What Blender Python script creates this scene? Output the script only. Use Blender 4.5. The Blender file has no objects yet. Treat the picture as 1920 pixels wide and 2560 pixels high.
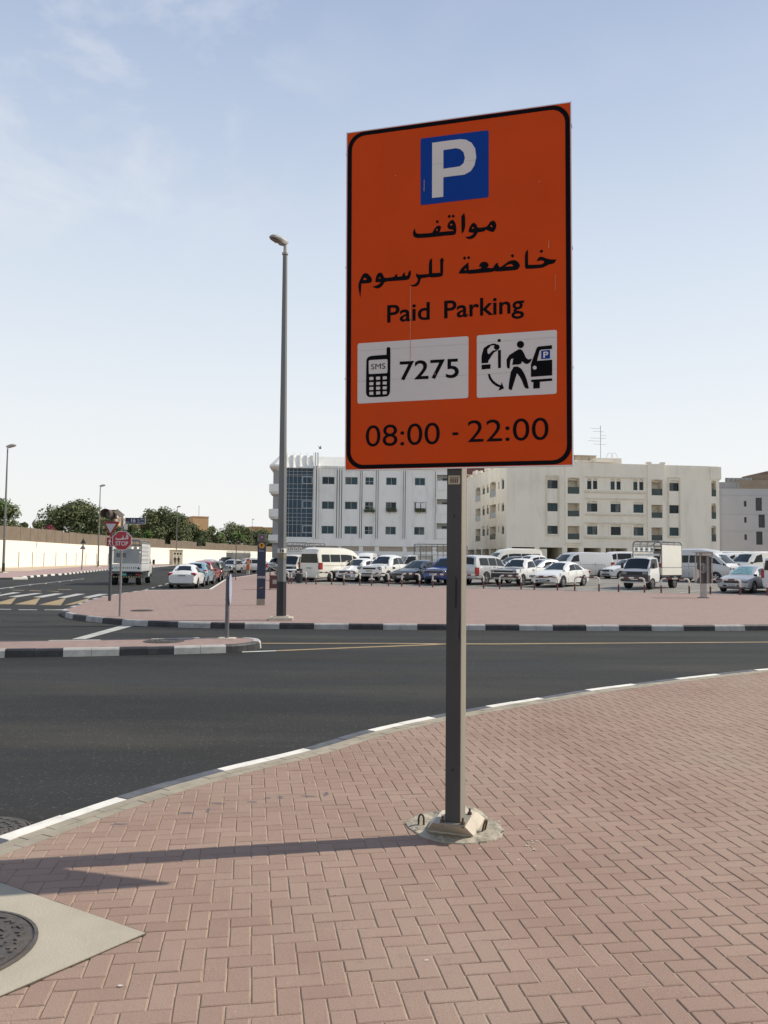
import bpy, bmesh, math, random
from mathutils import Matrix, Vector
from mathutils.geometry import tessellate_polygon
R = math.radians
rnd = random.Random(7)
sc = bpy.context.scene
col = sc.collection

# ------------------------------------------------------------------ camera
FPX, HY, CAMH, ROLL = 2070.0, 1397.0, 1.65, 0.010
PITCH = math.atan((HY - 1280) / FPX)
CM = Matrix.Rotation(math.pi / 2 + PITCH, 3, 'X') @ Matrix.Rotation(ROLL, 3, 'Z')
CL = Vector((0, 0, CAMH))
cam_d = bpy.data.cameras.new('camera')
cam_d.sensor_fit = 'VERTICAL'
cam_d.sensor_height = 36.0
cam_d.lens = 36.0 * FPX / 2560
cam_d.clip_start, cam_d.clip_end = 0.1, 6000
cam = bpy.data.objects.new('camera', cam_d)
col.objects.link(cam)
cam.matrix_world = Matrix.Translation(CL) @ CM.to_4x4()
sc.camera = cam

# ------------------------------------------------------------------ measuring: photo pixel -> place in the world
def ray(u, v):
    return CM @ Vector(((u - 960) / FPX, (1280 - v) / FPX, -1))
def G(u, v, z=0.0):
    d = ray(u, v)
    return CL + d * ((z - CAMH) / d.z)
def D(u, v, Y):
    d = ray(u, v)
    return CL + d * (Y / d.y)
def hor(u):
    return HY + ROLL * (u - 960)
def depth(u, v, z=0.0):
    return (CAMH - z) * FPX / (v - hor(u))
def zm(ox, oy, s):
    return lambda x, y: (ox + x / s, oy + y / s)

# ------------------------------------------------------------------ sky, sun, exposure
SUN_AZ, SUN_EL = R(78.0), R(44.9)
w = bpy.data.worlds.new('World')
sc.world = w
w.use_nodes = True
nt = w.node_tree
nt.nodes.clear()
sky = nt.nodes.new('ShaderNodeTexSky')
sky.sky_type = 'NISHITA'
sky.sun_disc = False
sky.sun_elevation = SUN_EL
sky.sun_rotation = SUN_AZ
sky.air_density, sky.dust_density, sky.ozone_density = 1.0, 3.2, 2.0
tc = nt.nodes.new('ShaderNodeTexCoord')
sxyz = nt.nodes.new('ShaderNodeSeparateXYZ')
# the dusty haze of the place: pale at the horizon, bluer overhead
hz = nt.nodes.new('ShaderNodeValToRGB')
hz.color_ramp.interpolation = 'B_SPLINE'
els = hz.color_ramp.elements
els[0].position, els[0].color = .0, (.83, .83, .80, 1)
els[1].position, els[1].color = 1.0, (.08, .14, .30, 1)
for p_, c_ in ((.10, (.80, .81, .805, 1)), (.26, (.655, .72, .785, 1)), (.45, (.48, .56, .69, 1)), (.70, (.20, .29, .49, 1))):
    e_ = els.new(p_)
    e_.color = c_
hsc = nt.nodes.new('ShaderNodeVectorMath')
hsc.operation = 'SCALE'
hsc.inputs['Scale'].default_value = 1.12 / .115
hmx = nt.nodes.new('ShaderNodeMix')
hmx.data_type = 'RGBA'
hmx.inputs[0].default_value = .90
# thin cloud
mp = nt.nodes.new('ShaderNodeMapping')
mp.inputs['Scale'].default_value = (2.0, 1.0, 3.6)
mp.inputs['Location'].default_value = (.35, 0.1, .2)
mp.inputs['Rotation'].default_value = (0, R(-18), 0)
n1 = nt.nodes.new('ShaderNodeTexNoise')
n1.inputs['Scale'].default_value = 3.6
n1.inputs['Detail'].default_value = 9
n1.inputs['Roughness'].default_value = .56
n1.inputs['Distortion'].default_value = .3
cr = nt.nodes.new('ShaderNodeValToRGB')
cr.color_ramp.elements[0].position = .44
cr.color_ramp.elements[1].position = .74
dt = nt.nodes.new('ShaderNodeVectorMath')
dt.operation = 'DOT_PRODUCT'
dt.inputs[1].default_value = tuple(ray(200, 70).normalized())
dmr = nt.nodes.new('ShaderNodeMapRange')
dmr.interpolation_type = 'SMOOTHSTEP'
dmr.inputs[1].default_value, dmr.inputs[2].default_value = .960, .998
dmr.inputs[3].default_value, dmr.inputs[4].default_value = .10, .75
cmul = nt.nodes.new('ShaderNodeMath')
cmul.operation = 'MULTIPLY'
mx = nt.nodes.new('ShaderNodeMix')
mx.data_type = 'RGBA'
mx.inputs[7].default_value = (6.7, 6.8, 7.1, 1)
bgn = nt.nodes.new('ShaderNodeBackground')
bgn.inputs['Strength'].default_value = 0.115
wo = nt.nodes.new('ShaderNodeOutputWorld')
L = nt.links.new
L(tc.outputs['Generated'], sxyz.inputs[0])
L(sxyz.outputs[2], hz.inputs['Fac'])
L(hz.outputs['Color'], hsc.inputs[0])
L(sky.outputs['Color'], hmx.inputs[6])
L(hsc.outputs[0], hmx.inputs[7])
L(tc.outputs['Generated'], mp.inputs['Vector'])
L(tc.outputs['Generated'], dt.inputs[0])
L(dt.outputs['Value'], dmr.inputs[0])
L(mp.outputs['Vector'], n1.inputs['Vector'])
L(n1.outputs['Fac'], cr.inputs['Fac'])
L(cr.outputs['Color'], cmul.inputs[0])
L(dmr.outputs[0], cmul.inputs[1])
L(cmul.outputs[0], mx.inputs[0])
L(hmx.outputs[2], mx.inputs[6])
L(mx.outputs[2], bgn.inputs['Color'])
L(bgn.outputs['Background'], wo.inputs['Surface'])
sun_d = bpy.data.lights.new('sun', 'SUN')
sun_d.energy = 4.3
sun_d.angle = R(.55)
sun_d.color = (1, .93, .80)
sun = bpy.data.objects.new('sun', sun_d)
col.objects.link(sun)
sdir = Vector((math.sin(SUN_AZ) * math.cos(SUN_EL), math.cos(SUN_AZ) * math.cos(SUN_EL), math.sin(SUN_EL)))
sun.rotation_euler = sdir.to_track_quat('Z', 'Y').to_euler()
sun.location = sdir * 60
sc.view_settings.view_transform = 'Standard'
sc.view_settings.look = 'None'
sc.view_settings.exposure = 0.12
sc.view_settings.gamma = 1.0
sc.cycles.max_bounces = 6
sc.cycles.use_adaptive_sampling = True

# ------------------------------------------------------------------ materials
MC = {}
def pm(name, c, rough=.6, var=.12, scale=6.0, bump=0.0, bscale=60.0, metal=0.0, coat=0.0, spec=.5, stain=None, stain_amt=0.0, stain_scale=1.2, trans=0.0, zs=1.0, alpha=1.0):
    if name in MC:
        return MC[name]
    m = bpy.data.materials.new(name)
    m.use_nodes = True
    t = m.node_tree
    b = t.nodes['Principled BSDF']
    b.inputs['Roughness'].default_value = rough
    b.inputs['Metallic'].default_value = metal
    b.inputs['Coat Weight'].default_value = coat
    b.inputs['Coat Roughness'].default_value = .05
    b.inputs['Specular IOR Level'].default_value = spec
    if alpha < 1:
        b.inputs['Alpha'].default_value = alpha
    tcn = t.nodes.new('ShaderNodeTexCoord')
    mpn = t.nodes.new('ShaderNodeMapping')
    mpn.inputs['Scale'].default_value = (1, 1, zs)
    t.links.new(tcn.outputs['Object'], mpn.inputs['Vector'])
    n = t.nodes.new('ShaderNodeTexNoise')
    n.inputs['Scale'].default_value = scale
    n.inputs['Detail'].default_value = 6
    t.links.new(mpn.outputs['Vector'], n.inputs['Vector'])
    r = t.nodes.new('ShaderNodeMapRange')
    r.inputs[1].default_value, r.inputs[2].default_value = .25, .75
    r.inputs[3].default_value, r.inputs[4].default_value = 1 - var, 1 + var
    t.links.new(n.outputs['Fac'], r.inputs[0])
    mul = t.nodes.new('ShaderNodeVectorMath')
    mul.operation = 'SCALE'
    mul.inputs[0].default_value = c[:3]
    t.links.new(r.outputs[0], mul.inputs['Scale'])
    out = mul.outputs[0]
    if stain:
        n2 = t.nodes.new('ShaderNodeTexNoise')
        n2.inputs['Scale'].default_value = stain_scale
        n2.inputs['Detail'].default_value = 8
        n2.inputs['Roughness'].default_value = .65
        t.links.new(mpn.outputs['Vector'], n2.inputs['Vector'])
        r2 = t.nodes.new('ShaderNodeMapRange')
        r2.inputs[1].default_value, r2.inputs[2].default_value = .5, .75
        r2.inputs[3].default_value, r2.inputs[4].default_value = 0, stain_amt
        t.links.new(n2.outputs['Fac'], r2.inputs[0])
        mxn = t.nodes.new('ShaderNodeMix')
        mxn.data_type = 'RGBA'
        mxn.inputs[7].default_value = (*stain[:3], 1)
        t.links.new(r2.outputs[0], mxn.inputs[0])
        t.links.new(out, mxn.inputs[6])
        out = mxn.outputs[2]
    t.links.new(out, b.inputs['Base Color'])
    if bump:
        n3 = t.nodes.new('ShaderNodeTexNoise')
        n3.inputs['Scale'].default_value = bscale
        n3.inputs['Detail'].default_value = 4
        t.links.new(tcn.outputs['Object'], n3.inputs['Vector'])
        bp = t.nodes.new('ShaderNodeBump')
        bp.inputs['Strength'].default_value = bump
        bp.inputs['Distance'].default_value = .01
        t.links.new(n3.outputs['Fac'], bp.inputs['Height'])
        t.links.new(bp.outputs[0], b.inputs['Normal'])
    MC[name] = m
    return m

def herringbone(name, c1, c2, joint, wd, ang, off=(0, 0), bump=.5):
    """two-to-one pavers laid in 90 degree herringbone, world coordinates"""
    if name in MC:
        return MC[name]
    m = bpy.data.materials.new(name)
    m.use_nodes = True
    t = m.node_tree
    b = t.nodes['Principled BSDF']
    b.inputs['Roughness'].default_value = .85
    b.inputs['Specular IOR Level'].default_value = .3
    lk = t.links.new
    def M(op, a, bb=None, cc=None):
        n = t.nodes.new('ShaderNodeMath')
        n.operation = op
        for i, x in enumerate((a, bb, cc)):
            if x is None:
                continue
            if isinstance(x, (int, float)):
                n.inputs[i].default_value = x
            else:
                lk(x, n.inputs[i])
        return n.outputs[0]
    g = t.nodes.new('ShaderNodeNewGeometry')
    mpn = t.nodes.new('ShaderNodeMapping')
    mpn.vector_type = 'TEXTURE'
    mpn.inputs['Location'].default_value = (off[0], off[1], 0)
    mpn.inputs['Rotation'].default_value = (0, 0, ang)
    mpn.inputs['Scale'].default_value = (wd, wd, wd)
    lk(g.outputs['Position'], mpn.inputs['Vector'])
    # small wobble so the joints are not ruled lines
    nz = t.nodes.new('ShaderNodeTexNoise')
    nz.inputs['Scale'].default_value = 4.0
    nz.inputs['Detail'].default_value = 3
    lk(g.outputs['Position'], nz.inputs['Vector'])
    wob = t.nodes.new('ShaderNodeVectorMath')
    wob.operation = 'MULTIPLY_ADD'
    sub = t.nodes.new('ShaderNodeVectorMath')
    sub.operation = 'SUBTRACT'
    sub.inputs[1].default_value = (.5, .5, .5)
    lk(nz.outputs['Color'], sub.inputs[0])
    wob.inputs[1].default_value = (.10, .10, 0)
    lk(sub.outputs[0], wob.inputs[0])
    lk(mpn.outputs['Vector'], wob.inputs[2])
    sx = t.nodes.new('ShaderNodeSeparateXYZ')
    lk(wob.outputs[0], sx.inputs[0])
    x, y = sx.outputs[0], sx.outputs[1]
    i, j = M('FLOOR', x), M('FLOOR', y)
    fx, fy = M('SUBTRACT', x, i), M('SUBTRACT', y, j)
    k = M('FLOORED_MODULO', M('ADD', i, j), 4.0)
    is0, is1 = M('COMPARE', k, 0.0, .1), M('COMPARE', k, 1.0, .1)
    is2, is3 = M('COMPARE', k, 2.0, .1), M('COMPARE', k, 3.0, .1)
    dl = M('ADD', fx, M('MULTIPLY', is1, 9.0))
    dr = M('ADD', M('SUBTRACT', 1.0, fx), M('MULTIPLY', is0, 9.0))
    db = M('ADD', fy, M('MULTIPLY', is3, 9.0))
    dt = M('ADD', M('SUBTRACT', 1.0, fy), M('MULTIPLY', is2, 9.0))
    dx = M('MINIMUM', dl, dr)
    dy = M('MINIMUM', db, dt)
    d = M('MINIMUM', dx, dy)
    bi = M('SUBTRACT', i, is1)
    bj = M('SUBTRACT', j, is3)
    cv = t.nodes.new('ShaderNodeCombineXYZ')
    lk(bi, cv.inputs[0])
    lk(bj, cv.inputs[1])
    wn = t.nodes.new('ShaderNodeTexWhiteNoise')
    wn.noise_dimensions = '3D'
    lk(cv.outputs[0], wn.inputs['Vector'])
    n1 = t.nodes.new('ShaderNodeTexNoise')
    n1.inputs['Scale'].default_value = 1.1
    n1.inputs['Detail'].default_value = 8
    n1.inputs['Roughness'].default_value = .65
    lk(g.outputs['Position'], n1.inputs['Vector'])
    n2 = t.nodes.new('ShaderNodeTexNoise')
    n2.inputs['Scale'].default_value = 90
    n2.inputs['Detail'].default_value = 5
    lk(g.outputs['Position'], n2.inputs['Vector'])
    fac = M('ADD', M('MULTIPLY', wn.outputs['Value'], .45), M('MULTIPLY', n1.outputs['Fac'], .6))
    mxc = t.nodes.new('ShaderNodeMix')
    mxc.data_type = 'RGBA'
    mxc.inputs[6].default_value = (*c1, 1)
    mxc.inputs[7].default_value = (*c2, 1)
    lk(fac, mxc.inputs[0])
    gr = M('ADD', .80, M('MULTIPLY', n2.outputs['Fac'], .4))
    # spots and dirt specks
    v1 = t.nodes.new('ShaderNodeTexNoise')
    v1.inputs['Scale'].default_value = 14
    v1.inputs['Detail'].default_value = 6
    v1.inputs['Roughness'].default_value = .75
    lk(g.outputs['Position'], v1.inputs['Vector'])
    spk = t.nodes.new('ShaderNodeMapRange')
    spk.inputs[1].default_value, spk.inputs[2].default_value = .64, .74
    spk.inputs[3].default_value, spk.inputs[4].default_value = 1.0, .80
    lk(v1.outputs['Fac'], spk.inputs[0])
    gr = M('MULTIPLY', gr, spk.outputs[0])
    sca = t.nodes.new('ShaderNodeVectorMath')
    sca.operation = 'SCALE'
    lk(mxc.outputs[2], sca.inputs[0])
    lk(gr, sca.inputs['Scale'])
    # sand joints: those running away wider and painted sunlit pale, the rest painted darker
    jw = M('ADD', .030, M('MULTIPLY', n1.outputs['Fac'], .030))
    jx = M('LESS_THAN', dx, jw)
    jy = M('LESS_THAN', dy, M('MULTIPLY', jw, .42))
    mj = t.nodes.new('ShaderNodeMix')
    mj.data_type = 'RGBA'
    mj.inputs[7].default_value = (*joint, 1)
    lk(M('MULTIPLY', jx, M('ADD', .35, n1.outputs['Fac'])), mj.inputs[0])
    lk(sca.outputs[0], mj.inputs[6])
    mj2 = t.nodes.new('ShaderNodeMix')
    mj2.data_type = 'RGBA'
    mj2.inputs[7].default_value = (joint[0] * .45, joint[1] * .42, joint[2] * .42, 1)
    lk(M('MULTIPLY', jy, .75), mj2.inputs[0])
    lk(mj.outputs[2], mj2.inputs[6])
    lk(mj2.outputs[2], b.inputs['Base Color'])
    hx = t.nodes.new('ShaderNodeMapRange')
    hx.inputs[1].default_value, hx.inputs[2].default_value = .0, .085
    lk(d, hx.inputs[0])
    h = M('ADD', hx.outputs[0], M('ADD', M('MULTIPLY', wn.outputs['Value'], .35), M('MULTIPLY', n2.outputs['Fac'], .12)))
    bp = t.nodes.new('ShaderNodeBump')
    bp.inputs['Strength'].default_value = bump
    bp.inputs['Distance'].default_value = .010
    lk(h, bp.inputs['Height'])
    lk(bp.outputs[0], b.inputs['Normal'])
    MC[name] = m
    return m

def asphalt(name, c, var=.25):
    if name in MC:
        return MC[name]
    m = bpy.data.materials.new(name)
    m.use_nodes = True
    t = m.node_tree
    b = t.nodes['Principled BSDF']
    lk = t.links.new
    g = t.nodes.new('ShaderNodeNewGeometry')
    def noise(s, d=6, r=.6, sc_=None):
        n = t.nodes.new('ShaderNodeTexNoise')
        n.inputs['Scale'].default_value = s
        n.inputs['Detail'].default_value = d
        n.inputs['Roughness'].default_value = r
        if sc_:
            mpn = t.nodes.new('ShaderNodeMapping')
            mpn.inputs['Scale'].default_value = sc_
            lk(g.outputs['Position'], mpn.inputs['Vector'])
            lk(mpn.outputs['Vector'], n.inputs['Vector'])
        else:
            lk(g.outputs['Position'], n.inputs['Vector'])
        return n.outputs['Fac']
    def mr(v, a, bb, c_, d_):
        r = t.nodes.new('ShaderNodeMapRange')
        for i, q in enumerate((a, bb, c_, d_)):
            r.inputs[i + 1].default_value = q
        lk(v, r.inputs[0])
        return r.outputs[0]
    def mul(a, bb):
        n = t.nodes.new('ShaderNodeMath')
        n.operation = 'MULTIPLY'
        lk(a, n.inputs[0])
        lk(bb, n.inputs[1])
        return n.outputs[0]
    f = mul(mr(noise(.35, 5, .6, (.35, 1.6, 1)), .3, .7, 1 - var, 1 + var), mr(noise(120, 3), .3, .7, .7, 1.3))
    f = mul(f, mr(noise(38, 2, .5), .64, .70, 1.0, 2.6))
    f = mul(f, mr(noise(75, 2, .5), .66, .72, 1.0, 2.2))
    f = mul(f, mr(noise(3.0, 8, .7), .58, .75, 1.0, .8))
    s = t.nodes.new('ShaderNodeVectorMath')
    s.operation = 'SCALE'
    dmix = t.nodes.new('ShaderNodeMix')     # sand blown over the surface, in long patches
    dmix.data_type = 'RGBA'
    dmix.inputs[6].default_value = (*c, 1)
    dmix.inputs[7].default_value = (c[0] * 1.6 + .010, c[1] * 1.5 + .008, c[2] * 1.35 + .005, 1)
    lk(mr(noise(.55, 7, .62, (.30, 1.5, 1)), .46, .74, 0, .75), dmix.inputs[0])
    lk(dmix.outputs[2], s.inputs[0])
    lk(f, s.inputs['Scale'])
    lk(s.outputs[0], b.inputs['Base Color'])
    b.inputs['Roughness'].default_value = .85
    b.inputs['Specular IOR Level'].default_value = .18
    bp = t.nodes.new('ShaderNodeBump')
    bp.inputs['Strength'].default_value = .55
    bp.inputs['Distance'].default_value = .006
    lk(noise(150, 3), bp.inputs['Height'])
    lk(bp.outputs[0], b.inputs['Normal'])
    MC[name] = m
    return m

def brick_mat(name, c1, c2):
    m = bpy.data.materials.new(name)
    m.use_nodes = True
    t = m.node_tree
    b = t.nodes['Principled BSDF']
    b.inputs['Roughness'].default_value = .88
    b.inputs['Specular IOR Level'].default_value = .25
    lk = t.links.new
    at = t.nodes.new('ShaderNodeAttribute')
    at.attribute_name = 'tone'
    g = t.nodes.new('ShaderNodeNewGeometry')
    def noise(s_, d, r):
        n = t.nodes.new('ShaderNodeTexNoise')
        n.inputs['Scale'].default_value, n.inputs['Detail'].default_value, n.inputs['Roughness'].default_value = s_, d, r
        lk(g.outputs['Position'], n.inputs['Vector'])
        return n.outputs['Fac']
    def mr(v, a, bb, c, d):
        r = t.nodes.new('ShaderNodeMapRange')
        for i, q in enumerate((a, bb, c, d)):
            r.inputs[i + 1].default_value = q
        lk(v, r.inputs[0])
        return r.outputs[0]
    def math_(op, a, bb):
        n = t.nodes.new('ShaderNodeMath')
        n.operation = op
        for i, q in enumerate((a, bb)):
            if isinstance(q, (int, float)):
                n.inputs[i].default_value = q
            else:
                lk(q, n.inputs[i])
        return n.outputs[0]
    def mix(f, a, c):
        n = t.nodes.new('ShaderNodeMix')
        n.data_type = 'RGBA'
        lk(f, n.inputs[0])
        if isinstance(a, tuple):
            n.inputs[6].default_value = (*a, 1)
        else:
            lk(a, n.inputs[6])
        n.inputs[7].default_value = (*c, 1)
        return n.outputs[2]
    f = math_('ADD', math_('MULTIPLY', at.outputs['Fac'], .34), math_('MULTIPLY', mr(noise(.8, 6, .6), .3, .7, 0, 1), .60))
    col_ = mix(f, c1, c2)
    col_ = mix(math_('MULTIPLY', mr(noise(.45, 7, .6), .48, .66, 0, 1), .55), col_, (.315, .240, .184))      # dust and sand
    col_ = mix(mr(noise(9, 7, .75), .60, .72, 0, .45), col_, (.17, .115, .09))                        # darker stains
    col_ = mix(mr(noise(30, 3, .6), .70, .76, 0, .6), col_, (.44, .37, .30))                            # pale chips
    col_ = mix(mr(noise(2.2, 8, .7), .62, .74, 0, .4), col_, (.16, .12, .10))
    sc2 = t.nodes.new('ShaderNodeVectorMath')
    sc2.operation = 'SCALE'
    lk(col_, sc2.inputs[0])
    lk(mr(noise(160, 3, .6), .25, .75, .78, 1.22), sc2.inputs['Scale'])
    lk(sc2.outputs[0], b.inputs['Base Color'])
    bp = t.nodes.new('ShaderNodeBump')
    bp.inputs['Strength'].default_value = .45
    bp.inputs['Distance'].default_value = .004
    lk(math_('ADD', noise(190, 4, .6), math_('MULTIPLY', noise(22, 4, .6), 1.2)), bp.inputs['Height'])
    lk(bp.outputs[0], b.inputs['Normal'])
    return m

# ------------------------------------------------------------------ mesh building
class MB:
    def __init__(s):
        s.v, s.f, s.m = [], [], []
    def add(s, vs, fs, mi=0):
        o = len(s.v)
        s.v += [tuple(p) for p in vs]
        s.f += [tuple(i + o for i in f) for f in fs]
        s.m += [mi] * len(fs)
        return s
    def box(s, c, d, rz=0.0, mi=0, M=None):
        x, y, z = d[0] / 2, d[1] / 2, d[2] / 2
        vs = [Vector((a, b, e)) for e in (-z, z) for a, b in ((-x, -y), (x, -y), (x, y), (-x, y))]
        Q = Matrix.Rotation(rz, 3, 'Z') if M is None else M
        vs = [Q @ p + Vector(c) for p in vs]
        return s.add(vs, [(3, 2, 1, 0), (4, 5, 6, 7), (0, 1, 5, 4), (1, 2, 6, 5), (2, 3, 7, 6), (3, 0, 4, 7)], mi)
    def b2(s, a, b, mi=0):
        return s.box([(a[i] + b[i]) / 2 for i in range(3)], [abs(b[i] - a[i]) for i in range(3)], 0, mi)
    def loft(s, rings, mi=0, cap=True, closed=True):
        n = len(rings[0])
        fs = []
        for r in range(len(rings) - 1):
            for i in range(n if closed else n - 1):
                j = (i + 1) % n
                fs.append((r * n + i, r * n + j, (r + 1) * n + j, (r + 1) * n + i))
        if cap and closed:
            fs.append(tuple(range(n))[::-1])
            fs.append(tuple((len(rings) - 1) * n + i for i in range(n)))
        return s.add([p for r in rings for p in r], fs, mi)
    def tube(s, path, r, n=8, mi=0, cap=True, ph=0.0):
        path = [Vector(p) for p in path]
        rs = r if isinstance(r, (list, tuple)) else [r] * len(path)
        rings = []
        u = None
        for k, p in enumerate(path):
            a = path[max(0, k - 1)]
            b = path[min(len(path) - 1, k + 1)]
            t = (b - a).normalized()
            if u is None:
                u = t.orthogonal().normalized() if abs(t.z) < .9 else Vector((1, 0, 0))
            u = (u - t * u.dot(t)).normalized()
            w_ = t.cross(u)
            rings.append([p + (u * math.cos(ph + 2 * math.pi * i / n) + w_ * math.sin(ph + 2 * math.pi * i / n)) * rs[k] for i in range(n)])
        return s.loft(rings, mi, cap)
    def poly(s, pts, z0, z1, mi=0, mside=None, bottom=False):
        """upright prism from a plan outline"""
        n = len(pts)
        tri = tessellate_polygon([[Vector((p[0], p[1], 0)) for p in pts]])
        ar = sum(pts[i][0] * pts[(i + 1) % n][1] - pts[(i + 1) % n][0] * pts[i][1] for i in range(n))
        top = []
        for t in tri:
            a, b, c = (Vector(pts[i][:2]) for i in t)
            cr_ = (b.x - a.x) * (c.y - a.y) - (b.y - a.y) * (c.x - a.x)
            top.append(t if cr_ > 0 else t[::-1])
        s.add([(p[0], p[1], z1) for p in pts], top, mi)
        if z0 is not None:
            fs = []
            for i in range(n):
                j = (i + 1) % n
                q = (i, j, n + j, n + i)
                fs.append(q if ar > 0 else q[::-1])
            s.add([(p[0], p[1], z0) for p in pts] + [(p[0], p[1], z1) for p in pts], fs, mi if mside is None else mside)
        return s
    def ell(s, c, r, n=12, mi=0, M=None, e=1.0):
        rings = []
        pw = lambda q: math.copysign(abs(q) ** e, q)
        for a in range(1, n // 2):
            th = math.pi * a / (n // 2)
            rings.append([Vector((pw(math.sin(th)) * pw(math.cos(2 * math.pi * i / n)) * r[0], pw(math.sin(th)) * pw(math.sin(2 * math.pi * i / n)) * r[1], -pw(math.cos(th)) * r[2])) for i in range(n)])
        rings = [[(M @ p if M else p) + Vector(c) for p in q] for q in rings]
        return s.loft(rings, mi)
    def disc(s, c, r, ax, h, n=20, mi=0):
        ax = Vector(ax).normalized()
        return s.tube([Vector(c) - ax * h / 2, Vector(c) + ax * h / 2], r, n, mi)
    def build(s, name, mats, parent=None, smooth=None, loc=None):
        me = bpy.data.meshes.new(name)
        me.from_pydata(s.v, [], s.f)
        for m in (mats if isinstance(mats, (list, tuple)) else [mats]):
            me.materials.append(m)
        if len(me.materials) > 1:
            me.polygons.foreach_set('material_index', s.m)
        if smooth:
            me.polygons.foreach_set('use_smooth', [True] * len(me.polygons))
            me.set_sharp_from_angle(angle=R(smooth))
        me.update()
        o = bpy.data.objects.new(name, me)
        col.objects.link(o)
        if parent:
            o.parent = parent
        if loc:
            o.location = loc
        return o

def tag(o, label=None, cat=None, group=None, kind=None):
    if label: o['label'] = label
    if cat: o['category'] = cat
    if group: o['group'] = group
    if kind: o['kind'] = kind
    return o
def thing(name, label, cat, loc=(0, 0, 0), rz=0.0, group=None):
    o = bpy.data.objects.new(name, None)
    o.empty_display_size = .2
    col.objects.link(o)
    o.location = loc
    o.rotation_euler = (0, 0, rz)
    return tag(o, label, cat, group)
def struct(name, mb, mats, smooth=None):
    return tag(mb.build(name, mats, None, smooth), kind='structure')
def copy_tree(o, parent=None):
    c = o.copy()
    col.objects.link(c)
    if parent:
        c.parent = parent
    for ch in list(o.children):
        copy_tree(ch, c)
    return c

# flat shapes lying on an upright local plane (x right, z up), facing -y
def flat(polys, y, th, name, m, parent, smooth=None):
    """polys: list of [outer, hole, hole...] in (x, z); a sheet of real thickness whose face is at y"""
    mb = MB()
    for pl in polys:
        ls = [[Vector((p[0], p[1], 0)) for p in q] for q in pl]
        vs = [p for q in ls for p in q]
        fs = []
        for t in tessellate_polygon(ls):
            a, b, c = (vs[i] for i in t)
            cz = (b - a).cross(c - a).z
            fs.append(t if cz > 0 else t[::-1])
        mb.add([(p.x, y, p.y) for p in vs], fs)
        for q in ls:
            n = len(q)
            mb.add([(p.x, y, p.y) for p in q] + [(p.x, y + th, p.y) for p in q], [(i, (i + 1) % n, n + (i + 1) % n, n + i) for i in range(n)])
    return mb.build(name, m, parent)
def rrect(x0, z0, x1, z1, r, n=6):
    out = []
    for cx, cz, a0 in ((x1 - r, z1 - r, 0), (x0 + r, z1 - r, 90), (x0 + r, z0 + r, 180), (x1 - r, z0 + r, 270)):
        for k in range(n + 1):
            a = R(a0 + 90 * k / n)
            out.append((cx + r * math.cos(a), cz + r * math.sin(a)))
    return out
def circ(cx, cz, r, n=24, rx=None):
    return [(cx + (rx or r) * math.cos(2 * math.pi * i / n), cz + r * math.sin(2 * math.pi * i / n)) for i in range(n)]
TXT = {}
def text_outline(body, fat=0.0):
    """triangles of a line of writing in the built-in typeface"""
    key = (body, fat)
    if key in TXT:
        return TXT[key]
    cu = bpy.data.curves.new('writing', 'FONT')
    cu.body = body
    cu.size = 1
    cu.offset = fat
    cu.resolution_u = 6
    cu.fill_mode = 'FRONT'
    ob = bpy.data.objects.new('writing', cu)
    col.objects.link(ob)
    dg = bpy.context.evaluated_depsgraph_get()
    me = ob.evaluated_get(dg).to_mesh()
    vs = [tuple(v.co) for v in me.vertices]
    fs = [tuple(p.vertices) for p in me.polygons]
    ob.evaluated_get(dg).to_mesh_clear()
    bpy.data.objects.remove(ob)
    bpy.data.curves.remove(cu)
    TXT[key] = (vs, fs)
    return vs, fs
def writing(body, x0, z0, x1, z1, cap, y, name, m, parent, fat=0.0):
    """line of writing whose baseline runs (x0,z0)-(x1,z1) with capital height cap"""
    vs, fs = text_outline(body, fat)
    a = min(p[0] for p in vs)
    b = max(p[0] for p in vs)
    capu = max(p[1] for p in text_outline('H', fat)[0])
    mb = MB()
    out = []
    for p in vs:
        t = (p[0] - a) / (b - a)
        out.append((x0 + (x1 - x0) * t, y, z0 + (z1 - z0) * t + p[1] / capu * cap))
    fs2 = []
    for f in fs:
        p, q, r_ = (Vector(out[i]) for i in f[:3])
        fs2.append(f if (q - p).cross(r_ - p).y < 0 else f[::-1])
    mb.add(out, fs2)
    return mb.build(name, m, parent)
def smooth_line(pts, n=6):
    """Catmull-Rom through plan points"""
    P = [Vector((p[0], p[1])) for p in pts]
    out = []
    for i in range(len(P) - 1):
        p0, p1, p2, p3 = P[max(0, i - 1)], P[i], P[i + 1], P[min(len(P) - 1, i + 2)]
        for k in range(n):
            t = k / n
            out.append(.5 * ((2 * p1) + (p2 - p0) * t + (2 * p0 - 5 * p1 + 4 * p2 - p3) * t * t + (3 * p1 - p0 - 3 * p2 + p3) * t ** 3))
    out.append(P[-1])
    return out
def offset_line(pts, d):
    out = []
    for i, p in enumerate(pts):
        t = (pts[min(len(pts) - 1, i + 1)] - pts[max(0, i - 1)]).normalized()
        out.append(p + Vector((-t.y, t.x)) * d)
    return out
def resample(pts, step, start=0.0):
    pts = [Vector((p[0], p[1])) for p in pts]
    out, acc, nxt = [], 0.0, start
    for i in range(len(pts) - 1):
        l = (pts[i + 1] - pts[i]).length
        while nxt <= acc + l + 1e-9:
            out.append(pts[i].lerp(pts[i + 1], (nxt - acc) / l))
            nxt += step
        acc += l
    return out
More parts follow.
